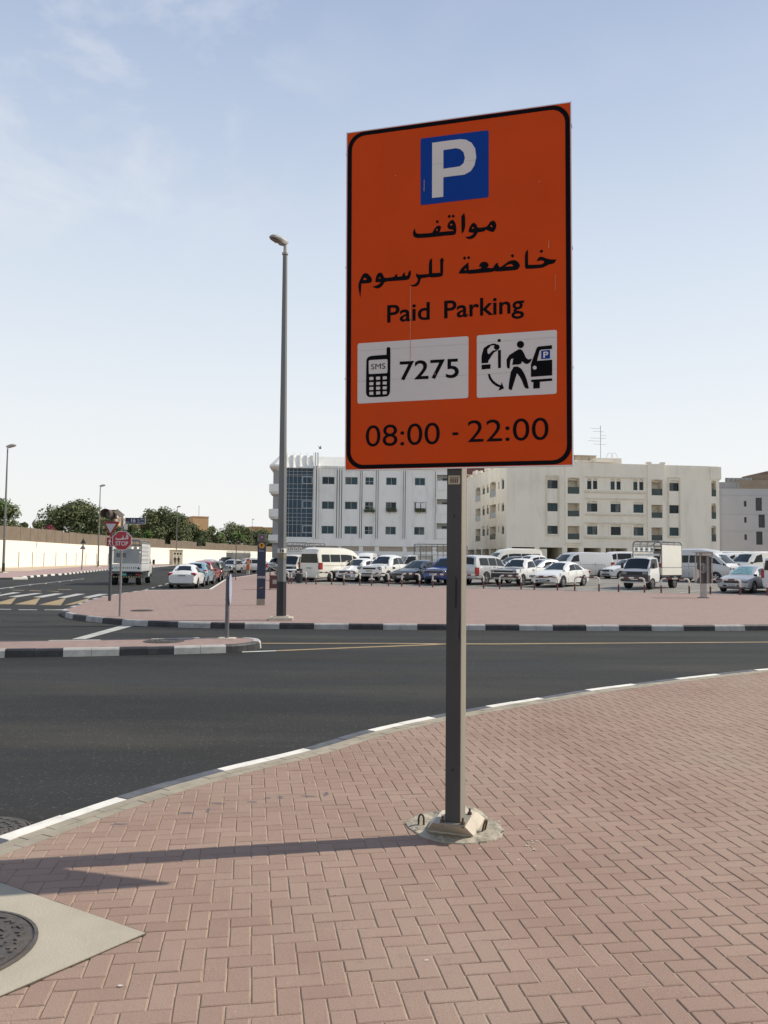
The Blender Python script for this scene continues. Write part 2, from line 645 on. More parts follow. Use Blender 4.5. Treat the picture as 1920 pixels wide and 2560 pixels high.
# ------------------------------------------------------------------ ground, roads, pavements
ZR, ZL = -0.14, -0.06
RED1, RED2, JNT = (.255, .158, .115), (.335, .228, .172), (.56, .43, .29)
M_paver = herringbone('red_pavers', RED1, RED2, JNT, .0935, R(9.0), (.02, .03), .6)
M_far = herringbone('far_pavers', (.235, .158, .136), (.315, .225, .195), (.36, .28, .23), .0935, R(-28), (0, 0), .3)
M_road = asphalt('asphalt', (.0285, .0285, .0275))
M_lot = asphalt('lot_asphalt', (.19, .18, .165), .2)
M_sand = pm('sand', (.52, .40, .28), .95, .2, .6, .5, 8)
M_conc = pm('concrete', (.42, .38, .31), .9, .16, 3, .4, 60, stain=(.30, .26, .20), stain_amt=.5, stain_scale=2.5)
M_kw = pm('kerb_white_paint', (.70, .67, .60), .7, .12, 5, .3, 40, stain=(.36, .32, .27), stain_amt=.6, stain_scale=4)
M_kw2 = pm('shaded_dirty_white_kerb_paint', (.40, .39, .365), .8, .15, 5, .3, 40, stain=(.19, .175, .16), stain_amt=.7, stain_scale=3)  # white with the shade of far and island faces painted in, plus dirt
M_kb = pm('kerb_black_paint', (.022, .022, .024), .6, .3, 6, .3, 40, stain=(.10, .10, .105), stain_amt=.45, stain_scale=4)
M_kbn = pm('worn_black_kerb_paint', (.075, .080, .094), .75, .25, 7, .3, 40, stain=(.20, .19, .17), stain_amt=.5, stain_scale=5)
M_mark = pm('road_white_paint', (.42, .41, .375), .7, .2, 4, 0, stain=(.16, .155, .15), stain_amt=.75, stain_scale=3.5)
M_yel = pm('road_yellow_paint', (.31, .22, .105), .7, .2, 4, 0, stain=(.2, .17, .12), stain_amt=.75, stain_scale=3)

struct('ground', MB().poly([(-1500, -60), (1500, -60), (1500, 3000), (-1500, 3000)], None, -.17), M_sand)
struct('road', MB().poly([(-75, -20), (75, -20), (75, 60), (10, 75), (-20, 150), (-26, 420), (-60, 420), (-75, 120)], None, ZR), M_road)

def run_kerb(name, line, step, start, first, mats, z0=ZR, z1=0.004, wd=.14, side=-1, cut=None):
    """painted kerb stones along a plan line; the line is the road-side upper edge"""
    P = [Vector((p[0], p[1])) for p in line]
    cum = [0.0]
    for i in range(len(P) - 1):
        cum.append(cum[-1] + (P[i + 1] - P[i]).length)
    def at(s_):
        for i in range(len(P) - 1):
            if s_ <= cum[i + 1] + 1e-9:
                return P[i].lerp(P[i + 1], (s_ - cum[i]) / (cum[i + 1] - cum[i]))
        return P[-1]
    mb = MB()
    s_, c = start - step, 1 - first
    bounds = []
    while s_ < cum[-1]:
        bounds.append((max(0, s_), min(cum[-1], s_ + step), c))
        s_ += step
        c = 1 - c
    for a, b, c in bounds:
        if b - a < .02:
            continue
        k = max(2, int((b - a) / .25) + 1)
        n_st = 2 if step > .8 else 1
        for q in range(n_st):
            a2, b2 = a + (b - a) * q / n_st, a + (b - a) * (q + 1) / n_st - .006
            pts = [at(a2 + (b2 - a2) * t / k) for t in range(k + 1)]
            dz = rnd.uniform(-.003, .003)
            rings = []
            for i, p in enumerate(pts):
                t = (pts[min(k, i + 1)] - pts[max(0, i - 1)]).normalized()
                nrm = Vector((-t.y, t.x)) * side
                A = lambda d_, z: (p.x + nrm.x * d_, p.y + nrm.y * d_, z)
                rings.append([A(-.012, z0 - .03), A(0, z1 - .03 + dz), A(.022, z1 + dz), A(wd, z1 + dz), A(wd, z0 - .03)])
            mb.loft(rings if side < 0 else [r[::-1] for r in rings], c)
    return struct(name, mb, mats)

# near pavement with its kerb
NK = [(-7.5, -2.0), (-5.2, .5), (-3.65, 2.6), (-2.70, 4.06), (-2.28, 4.91), (-1.83, 5.79), (-1.33, 6.54), (-.72, 7.27), (-.16, 8.1), (.51, 8.84), (1.12, 9.44), (1.88, 10.11), (2.64, 10.77), (3.41, 11.34), (4.25, 11.93), (5.14, 12.53), (6.03, 13.07), (9.0, 14.5), (14, 16.4), (24, 19.6), (60, 29)]
nkl = smooth_line(NK, 5)
cum, s0 = 0, None
for i_ in range(len(nkl) - 1):
    if s0 is None and (nkl[i_] - Vector((-1.83, 5.79))).length < .02:
        s0 = cum
    cum += (nkl[i_ + 1] - nkl[i_]).length
s0 = s0 if s0 is not None else 10
nst = int(s0 / .95)
run_kerb('kerb_near', nkl, .95, s0 - nst * .95, 1 if nst % 2 == 0 else 0, [M_kw, M_kbn], wd=.125)
st_in, st_out = offset_line(nkl, -.128), offset_line(nkl, -.290)
mb = MB()
M_strip = pm('tan_pavers', (.30, .262, .20), .9, .2, 5, .4, 60, stain=(.20, .165, .125), stain_amt=.5, stain_scale=2)
for row, (da, db) in enumerate(((-.128, -.206), (-.210, -.290))):
    ln = resample(nkl, .20, .10 * row)
    a, b = offset_line(ln, da), offset_line(ln, db)
    for i_ in range(len(ln) - 1):
        if ln[i_].y > 20 or ln[i_].y < -1:
            continue
        q = [a[i_].lerp(a[i_ + 1], .012), a[i_].lerp(a[i_ + 1], .985), b[i_].lerp(b[i_ + 1], .985), b[i_].lerp(b[i_ + 1], .012)]
        mb.poly(q, -.1, .003 + rnd.uniform(-.002, .0015))
struct('paver_strip', mb, M_strip)
struct('paver_strip_bed', MB().poly(st_in + st_out[::-1], None, -.012), pm('bedding_sand', (.20, .165, .12), .95))
near_poly = list(st_out) + [Vector((60, -12)), Vector((-9, -12))]
struct('paving_bed', MB().poly(near_poly, -.2, -.0056), pm('joint_sand', (.40, .30, .205), .95, .3, 3, .5, 120, stain=(.14, .10, .075), stain_amt=.8, stain_scale=1.6))
# beyond the stones laid one by one the same paving goes on as a sheet
side_poly = [Vector((p.x, p.y)) for p in st_out if p.x > 13.5] + [Vector((60, -12)), Vector((-9, -12)), Vector((-6.5, -1.5)), Vector((-3.5, 1.35)), Vector((3.5, 1.35)), Vector((11.0, 16.2))]
struct('pavement_sheet', MB().poly(side_poly, None, -.0032), M_paver)
# every paver laid as a stone of its own, two to one, in 90 degree herringbone
WB, ANG, OFF = .0935, R(9.0), Vector((.02, .03))
ca, sa = math.cos(ANG), math.sin(ANG)
def inside(p, poly):
    c, n = False, len(poly)
    for i in range(n):
        a, b = poly[i], poly[i - 1]
        if (a[1] > p[1]) != (b[1] > p[1]) and p[0] < (b[0] - a[0]) * (p[1] - a[1]) / (b[1] - a[1]) + a[0]:
            c = not c
    return c
vis_poly = [(p.x, p.y) for p in st_out if -1.5 < p.y < 19 and p.x < 13.5] 
vis_poly = vis_poly + [(12, -1.0), (-8, -1.5)]
vv, ff, tone = [], [], []
for j in range(-60, 200):
    for i in range(-140, 220):
        k = (i + j) % 4
        if k not in (0, 2):
            continue
        x0, y0 = i * WB, j * WB
        x1, y1 = (x0 + 2 * WB, y0 + WB) if k == 0 else (x0 + WB, y0 + 2 * WB)
        cx, cy = (x0 + x1) / 2, (y0 + y1) / 2
        wx, wy = cx * ca - cy * sa + OFF.x, cx * sa + cy * ca + OFF.y
        if wy < 1.2 or abs(wx) > wy * .50 + 3.0 or wy > 16.5:
            continue
        cs = [(x * ca - y * sa + OFF.x, x * sa + y * ca + OFF.y) for x, y in ((x0, y0), (x1, y0), (x1, y1), (x0, y1))]
        if not any(inside(q, vis_poly) for q in cs):
            continue
        g = .0016 + rnd.random() * .0014
        bv = .0045
        h = -min(.0022, abs(rnd.gauss(0, .0010))) - (.0012 if rnd.random() < .03 else 0)
        tx, ty, tw_ = rnd.gauss(0, .0055), rnd.gauss(0, .0055), rnd.gauss(0, .004)
        dx, dy = rnd.gauss(0, .0007), rnd.gauss(0, .0007)
        lo = [(x0 + g, y0 + g), (x1 - g, y0 + g), (x1 - g, y1 - g), (x0 + g, y1 - g)]
        hi = [(x0 + g + bv, y0 + g + bv), (x1 - g - bv, y0 + g + bv), (x1 - g - bv, y1 - g - bv), (x0 + g + bv, y1 - g - bv)]
        o_ = len(vv)
        for ring, dz in ((lo, -.03), (lo, -.0035), (hi, 0)):
            for x, y in ring:
                lx, ly = x - cx, y - cy
                rx, ry = cx + lx - ly * tw_ + dx, cy + ly + lx * tw_ + dy
                z = h + dz + lx * tx + ly * ty
                vv.append((rx * ca - ry * sa + OFF.x, rx * sa + ry * ca + OFF.y, z))
        ff += [(o_ + r_ * 4 + q, o_ + r_ * 4 + (q + 1) % 4, o_ + r_ * 4 + 4 + (q + 1) % 4, o_ + r_ * 4 + 4 + q) for r_ in (0, 1) for q in range(4)]
        ff.append((o_ + 8, o_ + 9, o_ + 10, o_ + 11))
        tone += [rnd.random()] * 9
me = bpy.data.meshes.new('pavement_near')
me.from_pydata(vv, [], ff)
at_ = me.attributes.new('tone', 'FLOAT', 'FACE')
at_.data.foreach_set('value', tone)
me.materials.append(brick_mat('red_paver_stone', (.245, .160, .124), (.332, .236, .184)))
me.update()
pv = bpy.data.objects.new('pavement_near', me)
col.objects.link(pv)
tag(pv, kind='structure')

# concrete slab with a manhole in the near pavement
A_, B_, C_ = G(23, 2217), G(363, 2335), G(0, 2492)
e1 = (A_ - B_).normalized()
e2 = (C_ - B_).normalized()
sz = 1.06
ZS = .007
slab = [B_, B_ + e1 * sz, B_ + e1 * sz + e2 * sz, B_ + e2 * sz]
struct('manhole_slab', MB().poly([(p.x, p.y) for p in slab], -.1, .006), pm('slab_concrete', (.38, .335, .26), .9, .12, 2, .25, 90, stain=(.28, .25, .2), stain_amt=.5, stain_scale=3))
mb = MB()
for a_, b_, o_ in ((B_, B_ + e1 * sz, e2), (B_, B_ + e2 * sz, e1)):
    n_ = 14
    top_ = [a_.lerp(b_, i / n_) - o_ * (.004 + rnd.uniform(0, .010)) for i in range(n_ + 1)]
    bot_ = [a_.lerp(b_, i / n_) + o_ * .002 for i in range(n_ + 1)]
    mb.poly([(p.x, p.y) for p in top_] + [(p.x, p.y) for p in bot_[::-1]], None, .0022)
struct('slab_joint', mb, pm('dirty_joint', (.075, .060, .045), .95, .4, 30))
M_iron = pm('cast_iron', (.10, .088, .078), .6, .25, 14, .3, 90, metal=.4, stain=(.20, .16, .12), stain_amt=.6, stain_scale=9)
def manhole(c, r, label, z, rot=0.0):
    t = thing('manhole_cover', label, 'manhole cover', (c[0], c[1], z), rot)
    MB().tube([(0, 0, -.02), (0, 0, .012)], r, 48).build('lid', M_iron, t)
    ring = [[(math.cos(2 * math.pi * i / 48) * q, math.sin(2 * math.pi * i / 48) * q, h) for i in range(48)] for q, h in ((r * 1.075, 0), (r * 1.075, .008), (r * 1.03, .010), (r * 1.03, 0))]
    MB().loft(ring, 0, False).build('rim', M_iron, t)
    mb = MB()
    for q in range(1, 5):
        k = 5 + 5 * q
        for i in range(k):
            a = 2 * math.pi * i / k
            rr = r * (.12 + .19 * q)
            x, y = rr * math.cos(a), rr * math.sin(a)
            mb.box((x, y, .0145), (r * .125, r * .042, .006), a + 1.0 + .8 * (i % 2))
            mb.box((x + r * .05 * math.cos(a + 2), y + r * .05 * math.sin(a + 2), .0145), (r * .042, r * .12, .0058), a + 1.0 + .8 * (i % 2))
    mb.build('tread', M_iron, t)
    return t
mc = B_ + e1 * sz * .5 + e2 * sz * .5
manhole((mc.x - .03, mc.y - .02), .345, 'large iron manhole cover in the concrete slab on the near pavement', .006, .4)
q = G(-58, 2085, ZR)
manhole((q.x, q.y), .30, 'iron manhole cover sunk in the asphalt beside the white kerb stones', ZR + .004, .2)
q = G(355, 1527)
manhole((q.x, q.y), .32, 'dark manhole cover flush with the pink paving behind the stop sign', .004, .9)
q = G(410, 1603.5)
manhole((q.x, q.y), .36, 'dark manhole cover on the traffic island', .004, .3)

# paint smears and pale droppings on the pavers
M_smear = pm('blue_grey_paint_smear', (.10, .115, .15), .9, .3, 20, alpha=.42)
mb = MB()
for u, v, w_, h_, a in ((545, 2008, 26, 3, .2), (668, 1995, 22, 3, .9), (700, 1992, 12, 6, .2), (770, 1990, 26, 3, .1), (815, 1985, 8, 10, .1), (468, 2032, 24, 3, .1), (520, 2025, 6, 9, .5), (630, 2004, 18, 3, .3), (300, 2060, 26, 3, .1), (960, 1987, 16, 2, .1)):
    c = G(u, v, .001)
    mb.poly([(c.x + (w_ * math.cos(t * .7) * math.cos(a) * (.7 + .5 * rnd.random())) * .0022, c.y + h_ * math.sin(t * .7) * (.6 + .6 * rnd.random()) * .006) for t in range(9)], None, .0012)
struct('paint_smear', mb, M_smear)
mb = MB()
for _ in range(46):
    u, v = rnd.gauss(1265, 70), rnd.gauss(2100, 38)
    if rnd.random() < .3:
        u, v = rnd.uniform(100, 1800), rnd.uniform(1850, 2540)
    c = G(u, v, .001)
    r_ = rnd.uniform(.003, .011)
    mb.poly([(c.x + r_ * math.cos(t) * (.6 + .7 * rnd.random()), c.y + r_ * math.sin(t) * (.5 + .6 * rnd.random())) for t in (0, .9, 1.8, 2.7, 3.6, 4.5, 5.4)], None, .0014)
struct('gum_spot', mb, pm('pale_spot', (.46, .42, .37), .9, .2, 20))

# far pavement
FK = [(-11.81, 40.36), (-11.55, 34.74), (-10.95, 30.58), (-10.2, 27.3), (-9.75, 25.3), (-8.75, 23.5), (-6.96, 21.85), (-5.64, 21.25), (-4.11, 20.95), (-2.6, 20.98), (1.6, 21.15), (6.0, 21.44), (10.19, 22.05), (18, 24.0), (28, 26.8), (45, 31.4)]
fkl = smooth_line(FK, 5)
cum, s0 = 0, 0
for i_ in range(len(fkl) - 1):
    if abs(fkl[i_].x + 2.6) < .01 and abs(fkl[i_].y - 20.98) < .01:
        s0 = cum
    cum += (fkl[i_ + 1] - fkl[i_]).length
nst = int(s0 / .87)
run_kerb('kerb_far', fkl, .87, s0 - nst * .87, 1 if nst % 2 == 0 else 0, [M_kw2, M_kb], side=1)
LOT_A, LOT_B = Vector((-6.2, 53.3)), Vector((19.3, 41.7))
ld = (LOT_B - LOT_A).normalized()
LOT_C = LOT_A + ld * 52
fin = offset_line(fkl, .143)
far_poly = list(fin) + [LOT_C, LOT_A, Vector((-7.4, 60)), Vector((-9.6, 98)), Vector((-13, 98)), Vector((-12.1, 63.6)), Vector((-8.95, 42.7))]
struct('pavement_far', MB().poly(far_poly, -.2, 0.0), M_far)
run_kerb('kerb_bay', [(-11.75, 40.45), (-8.95, 42.6), (-12.05, 63.6), (-12.9, 97)], 1.0, 0, 0, [M_kw, M_kw], wd=.13, z1=.006)
nrm_lot = Vector((-ld.y, ld.x))
def lot_h(p):
    return ZL + .02 * max(0.0, (Vector((p[0], p[1])) - LOT_A).dot(nrm_lot))
mb = MB()
lotp = [LOT_C, LOT_A, Vector((-7.4, 60)), Vector((-9.6, 98)), Vector((-14, 104)), Vector((-10, 150)), Vector((90, 110)), Vector((90, 20))]
mb.add([(p.x, p.y, lot_h(p)) for p in lotp], [tuple(t) for t in tessellate_polygon([[Vector((p.x, p.y, 0)) for p in lotp]])])
struct('parking_lot', mb, M_lot)
mb = MB()
nrm = Vector((-ld.y, ld.x))
k_ = 0.0
while k_ < 50:
    l_ = rnd.uniform(.7, 1.1)
    a, b = LOT_A + ld * k_, LOT_A + ld * (k_ + l_ - .02)
    mb.poly([a, b, b + nrm * .16, a + nrm * .16], -.1, .012 + rnd.uniform(-.012, .012))
    k_ += l_
struct('kerb_lot', mb, pm('old_kerb_concrete', (.46, .40, .34), .9, .2, 3, .3, 40, stain=(.25, .2, .17), stain_amt=.6))

# traffic island
IK = [(-16, 12.7), (-9, 14.05), (-6.67, 14.56), (-5.66, 14.79), (-4.8, 15.03), (-3.92, 15.29), (-3.01, 15.62), (-2.6, 15.95), (-2.42, 16.42), (-2.52, 16.95), (-2.85, 17.2), (-3.4, 17.2), (-4.87, 16.72), (-7.37, 16.05), (-16, 14.2)]
ikl = smooth_line(IK, 5)
cum, s0 = 0, 0
for i_ in range(len(ikl) - 1):
    if abs(ikl[i_].x + 5.66) < .01 and abs(ikl[i_].y - 14.79) < .01:
        s0 = cum
    cum += (ikl[i_ + 1] - ikl[i_]).length
nst = int(s0 / .955)
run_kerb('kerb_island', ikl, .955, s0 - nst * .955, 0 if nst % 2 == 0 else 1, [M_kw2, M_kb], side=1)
struct('traffic_island', MB().poly(offset_line(ikl, .143), -.2, 0.0), M_far)

# pavement and sand along the white wall
lk_px = [(-140, 1453), (0, 1449), (54, 1446), (108.5, 1441), (163, 1437), (217, 1431), (271, 1425.4), (330, 1421.5), (388, 1418.5), (443, 1413.5), (498, 1410.5), (560, 1408)]
lk = smooth_line([(-60, 42), (-48, 50)] + [tuple(G(u, v, ZR)[:2]) for u, v in lk_px[1:]], 4)
run_kerb('kerb_opposite', lk, 1.08, .2, 1, [M_kw, M_kb], side=1, wd=.2)
sl = smooth_line([(-75, 66), (-56, 74)] + [tuple(G(u, v)[:2]) for u, v in [(9, 1428.7), (108, 1424), (217, 1416.5), (271, 1413.8)]] + [(-47.2, 165), (-46.5, 190), (-44, 235), (-40, 280)], 4)
WALL = [(-60, 78), (-50.6, 108), (-51.5, 125), (-53.8, 150), (-53.3, 168), (-50.6, 184), (-49.4, 200), (-46.4, 240), (-38.6, 298), (-30, 340), (5, 365)]
wl = smooth_line(WALL, 4)
struct('pavement_opposite', MB().poly(offset_line(lk, .2) + sl[::-1], -.2, 0.0), pm('mauve_pavers', (.36, .245, .225), .9, .15, 3, .2, 20))
struct('sand_strip', MB().poly(sl + wl[::-1], None, .01), M_sand)

# painted markings
def marks(name, pxl, m, z=ZR + .005):
    mb = MB()
    for pl in pxl:
        mb.poly([tuple(G(u, v, z)[:2]) for u, v in pl], None, z)
    return struct(name, mb, m)
z6 = zm(0, 1250, 5.53)
Z = lambda *p: [z6(*q) for q in p]
marks('zebra_crossing', [Z((-260, 1312), (-90, 1278), (20, 1278), (-140, 1318)), Z((-80, 1325), (180, 1275), (290, 1278), (0, 1325)), Z((115, 1335), (480, 1287), (590, 1288), (240, 1343)), Z((455, 1343), (760, 1290), (880, 1293), (590, 1348)), Z((790, 1350), (1060, 1295), (1185, 1297), (910, 1352)), Z((1145, 1345), (1370, 1297), (1500, 1300), (1240, 1352))], M_mark)
marks('speed_hump_marking', [Z((-120, 1440), (230, 1345), (150, 1442)), Z((190, 1443), (560, 1350), (490, 1450)), Z((530, 1450), (915, 1352), (840, 1455)), Z((880, 1452), (1240, 1355), (1200, 1395), (1010, 1445)), Z((640, 1255), (660, 1255), (815, 1265), (815, 1271)), Z((175, 1242), (330, 1247), (330, 1252), (175, 1247)), Z((410, 1250), (572, 1254), (572, 1260), (410, 1256)), Z((800, 1233), (985, 1237), (985, 1242), (800, 1238))], M_yel)
marks('lane_line', [Z((-60, 1228), (190, 1197), (190, 1203), (-60, 1236)), Z((130, 1212), (200, 1196), (200, 1205), (150, 1220)), Z((200, 1194), (420, 1167), (420, 1172), (200, 1199)), Z((400, 1176), (440, 1163), (440, 1171), (410, 1183)), Z((440, 1165), (640, 1145), (640, 1149), (440, 1170)), Z((620, 1155), (655, 1142), (655, 1149), (630, 1160)), Z((655, 1143), (1150, 1087), (1150, 1090), (655, 1147)), Z((812, 1133), (845, 1122), (845, 1129), (820, 1138)), Z((978, 1112), (1010, 1103), (1010, 1109), (985, 1117)), Z((1130, 1092), (1158, 1083), (1158, 1090), (1135, 1097)), Z((-20, 1507), (155, 1509), (155, 1515), (-20, 1513)), Z((258, 1513), (515, 1515), (515, 1521), (258, 1520)), Z((615, 1515), (875, 1513), (875, 1522), (615, 1522))], M_mark)
z1 = zm(0, 1080, 2.37)
Z1 = lambda *p: [z1(*q) for q in p]
marks('give_way_line', [Z1((425, 1227), (505, 1227), (792, 1148), (712, 1148))], M_mark)
marks('bay_line', [Z1((855 + 40 * i, 934 - 11 * i), (875 + 40 * i, 929 - 11 * i), (882 + 40 * i, 931 - 11 * i), (862 + 40 * i, 936 - 11 * i)) for i in range(4)], M_mark)
marks('centre_line', [[(654, 1607.2), (960, 1607.4), (1115, 1608.4), (1250, 1608.6), (1500, 1606.8), (1960, 1604.0), (1960, 1605.6), (1500, 1608.8), (1250, 1610.8), (1115, 1610.6), (960, 1609.0), (654, 1609.0)], [(690, 1625.6), (850, 1619.0), (1067, 1610.8), (1115, 1609.4), (1115, 1611.4), (1067, 1613.2), (850, 1621.4), (690, 1627.8)]], M_yel)
marks('edge_line', [[(605, 1628.5), (690, 1625.6), (690, 1627.8), (605, 1631)]], M_mark)
mb = MB()
for i in range(12):
    a = LOT_A + ld * (1.5 + 2.75 * i) + nrm * .5
    b = a + nrm * 5.0 + ld * 1.4
    t_ = (b - a).normalized()
    n_ = Vector((-t_.y, t_.x)) * .06
    mb.add([(q.x, q.y, lot_h(q) + .006) for q in (a - n_, b - n_, b + n_, a + n_)], [(0, 1, 2, 3)])
struct('parking_bay_line', mb, M_mark)
# ------------------------------------------------------------------ the big parking sign
M_or = pm('orange_reflective_sheet', (.56, .057, .004), .6, .06, 3, 0, spec=.12, stain=(.50, .064, .012), stain_amt=.7, stain_scale=1.1)
M_bk = pm('black_sheet', (.006, .006, .008), .7, .1, 9, 0, spec=.04)
M_blue = pm('blue_sheet', (.002, .040, .25), .6, .05, 9, 0, spec=.12)
M_wh = pm('pale_sheet', (.62, .585, .56), .6, .05, 2.5, 0, spec=.12, stain=(.42, .39, .38), stain_amt=.3)
M_alu = pm('aluminium', (.56, .56, .57), .35, .1, 5, 0, metal=.85)
M_galv = pm('galvanised_steel', (.25, .23, .19), .6, .2, 3.0, .25, 40, metal=.1, spec=.3, stain=(.15, .13, .10), stain_amt=.5, stain_scale=4, zs=.35)
M_fshade = pm('shaded_post_front', (.062, .060, .056), .65, .3, 2.5, .2, 40, spec=.25, stain=(.08, .075, .066), stain_amt=.6, stain_scale=2.0, zs=.4)  # dark colour that paints shade onto the post's front face
M_cpale = pm('pale_concrete', (.52, .46, .37), .9, .14, 4, .4, 60, stain=(.30, .26, .21), stain_amt=.45, stain_scale=6)
M_rust = pm('rusty_steel', (.085, .048, .030), .85, .3, 20, .4, 80)
M_mort = pm('rough_mortar', (.36, .32, .245), .95, .35, 12, 1.0, 45, stain=(.13, .11, .085), stain_amt=.75, stain_scale=9)

BY, BLEAN, BPIT = -.2753, -.0017, .0201
BC, BWD, BHT = Vector((.413, 4.90, 3.26)), 1.382, 2.134
BR = Matrix.Rotation(BY, 3, 'Z') @ Matrix.Rotation(BLEAN, 3, 'Y') @ Matrix.Rotation(BPIT, 3, 'X')
BI = BR.inverted()
def on_board(u, v):
    d = BI @ ray(u, v)
    o = BI @ (CL - BC)
    p = o - d * (o.y / d.y)
    return (p.x, p.z)
def bz(ox, oy, s):
    return lambda pts: [on_board(ox + x / s, oy + y / s) for x, y in pts]
d_ = Matrix.Rotation(BY, 3, 'Z').inverted() @ ray(1134.4, 1600)
o_ = Matrix.Rotation(BY, 3, 'Z').inverted() @ (CL - BC)
pl_ = o_ + d_ * ((.045 - o_.y) / d_.y)
PB = Matrix.Rotation(BY, 3, 'Z') @ Vector((pl_.x, .045 + .0825, 0)) + Vector((BC.x, BC.y, 0))
sgn = thing('parking_sign', 'tall orange paid parking sign on a grey steel post in the near pavement', 'sign', (PB.x, PB.y, 0), BY)
mb = MB()
prof = rrect(-.046, -.0825, .046, .0825, .008, 3)
mb.loft([[(p[0], p[1], z) for p in prof] for z in (.10, 1.2, 2.4, 4.28)])
post = mb.build('post', M_galv, sgn, 40)
MB().b2((-.0455, -.0842, .113), (.0425, -.0828, 4.27)).build('front_shade_strip', M_fshade, sgn)  # added strip, makes the shaded front darker than the post's sides
mb = MB()
for z in (.118,):
    mb.b2((-.075, -.11, .098), (.075, .11, .112))
mb.build('base_plate', M_galv, sgn)
bd = MB().b2((-BWD / 2 + .006, 0, -BHT / 2 + .006), (BWD / 2 - .006, .022, BHT / 2 - .006)).build('board', M_or, sgn)
bd.matrix_local = Matrix.Rotation(-BY, 4, 'Z') @ Matrix.Translation(Vector((BC.x - PB.x, BC.y - PB.y, BC.z))) @ BR.to_4x4()
mb = MB()
for s_ in (-1, 1):
    x = s_ * BWD / 2
    mb.b2((x - s_ * .006, -.004, -BHT / 2), (x, .030, BHT / 2))
    for zz in (.92, .2, -.5):
        mb.b2((x - s_ * .004, -.006, zz), (x + s_ * .003, .028, zz + .012))
for zz in (-BHT / 2, BHT / 2 - .006):
    mb.b2((-BWD / 2 + .006, .001, zz), (BWD / 2 - .006, .028, zz + .006))
mb.build('edge_channel', M_alu, bd)
mb = MB()
for zz in (-.85, -.3, .3, .85):
    mb.b2((-BWD / 2 + .02, .0225, zz - .02), (BWD / 2 - .02, .0435, zz + .02))
mb.build('back_rail', M_alu, bd)
o1, i1 = rrect(-BWD / 2 + .010, -BHT / 2 + .010, BWD / 2 - .010, BHT / 2 - .010, .105, 8), rrect(-BWD / 2 + .036, -BHT / 2 + .034, BWD / 2 - .036, BHT / 2 - .034, .085, 8)
flat([[o1, i1[::-1]]], -.0015, .0015, 'border', M_bk, bd)
za, zb_ = bz(850, 240, 2.765), bz(850, 720, 2.765)
def rquad(c, r):
    """rounded quadrilateral through four corners tl tr br bl"""
    P = [Vector(p) for p in c]
    out = []
    for i in range(4):
        p, a, b = P[i], P[i - 1], P[(i + 1) % 4]
        s_, e_ = p + (a - p).normalized() * r, p + (b - p).normalized() * r
        for k in range(6):
            t = k / 5
            out.append(tuple(s_ * (1 - t) ** 2 + p * 2 * t * (1 - t) + e_ * t * t))
    return out
bsq = flat([[rquad(za([(557, 295), (1028, 236), (1028, 700), (557, 756)]), .012)]], -.0016, .0016, 'parking_symbol', M_blue, bd)
flat([[za([(638, 325), (740, 311), (830, 300), (870, 303), (910, 325), (935, 365), (942, 425), (930, 480), (905, 520), (860, 545), (800, 552), (715, 563), (714, 698), (637, 706)]), za([(715, 375), (770, 367), (800, 362), (830, 368), (855, 390), (864, 430), (855, 465), (830, 487), (790, 494), (715, 504)])]], -.0032, .0016, 'letter', M_wh, bd)
A1, A2, A3 = bz(1000, 520, 6.381), bz(1130, 610, 5.925), bz(880, 630, 6.636)
def soft(p, n=4):
    """rounds the corners of a pen-drawn outline slightly"""
    out = []
    m = len(p)
    for i in range(m):
        a, b, c = Vector(p[i - 1]), Vector(p[i]), Vector(p[(i + 1) % m])
        u, v_ = (a - b), (c - b)
        if u.length < 1e-6 or v_.length < 1e-6:
            continue
        if u.angle(v_) > R(95):
            out += [tuple(b + u * .25 * q) if q > 0 else tuple(b - v_ * .25 * q) for q in (1, -1)]
        else:
            out.append(tuple(b))
    return out
QF = [(840, 180), (872, 215), (892, 268), (900, 330), (895, 390), (880, 430), (720, 440), (560, 460), (300, 482), (240, 472), (212, 445), (205, 400), (218, 355), (240, 325), (245, 380), (262, 402), (290, 412), (340, 410), (510, 400), (530, 370), (555, 325), (590, 288), (625, 280), (650, 290), (655, 315), (645, 350), (630, 385), (760, 372), (855, 365), (850, 345), (800, 343), (770, 330), (755, 305), (760, 262), (785, 220)]
QF1, QF2 = [(790, 265), (815, 248), (845, 268), (820, 285)], [(575, 345), (590, 325), (605, 350), (590, 375)]
QFD = [[(788, 105), (815, 132), (785, 165), (758, 135)], [(848, 100), (876, 130), (850, 160), (822, 130)], [(597, 190), (622, 218), (598, 248), (568, 220)]]
W1 = [[soft(A1([(1480, 200), (1510, 210), (1530, 240), (1540, 290), (1520, 345), (1490, 385), (1440, 375), (1395, 355), (1370, 345), (1345, 372), (1300, 382), (1240, 387), (1220, 430), (1190, 468), (1150, 492), (1110, 498), (1065, 486), (1043, 460), (1100, 458), (1140, 440), (1170, 412), (1175, 395), (1095, 390), (1098, 340), (1120, 285), (1150, 248), (1175, 235), (1205, 248), (1230, 285), (1240, 320), (1380, 303), (1405, 272), (1440, 220)])), A1([(1432, 280), (1462, 272), (1482, 302), (1455, 306)]), A1([(1145, 320), (1165, 300), (1185, 325), (1150, 332)])],
      [A1([(1025, 80), (1036, 130), (1041, 200), (1040, 300), (1020, 370), (985, 410), (980, 300), (978, 130)])],
      [soft(A1(QF)), A1(QF1), A1(QF2)]] + [[A1(q)] for q in QFD]
flat(W1, -.0016, .0016, 'arabic_lettering', M_bk, bd)
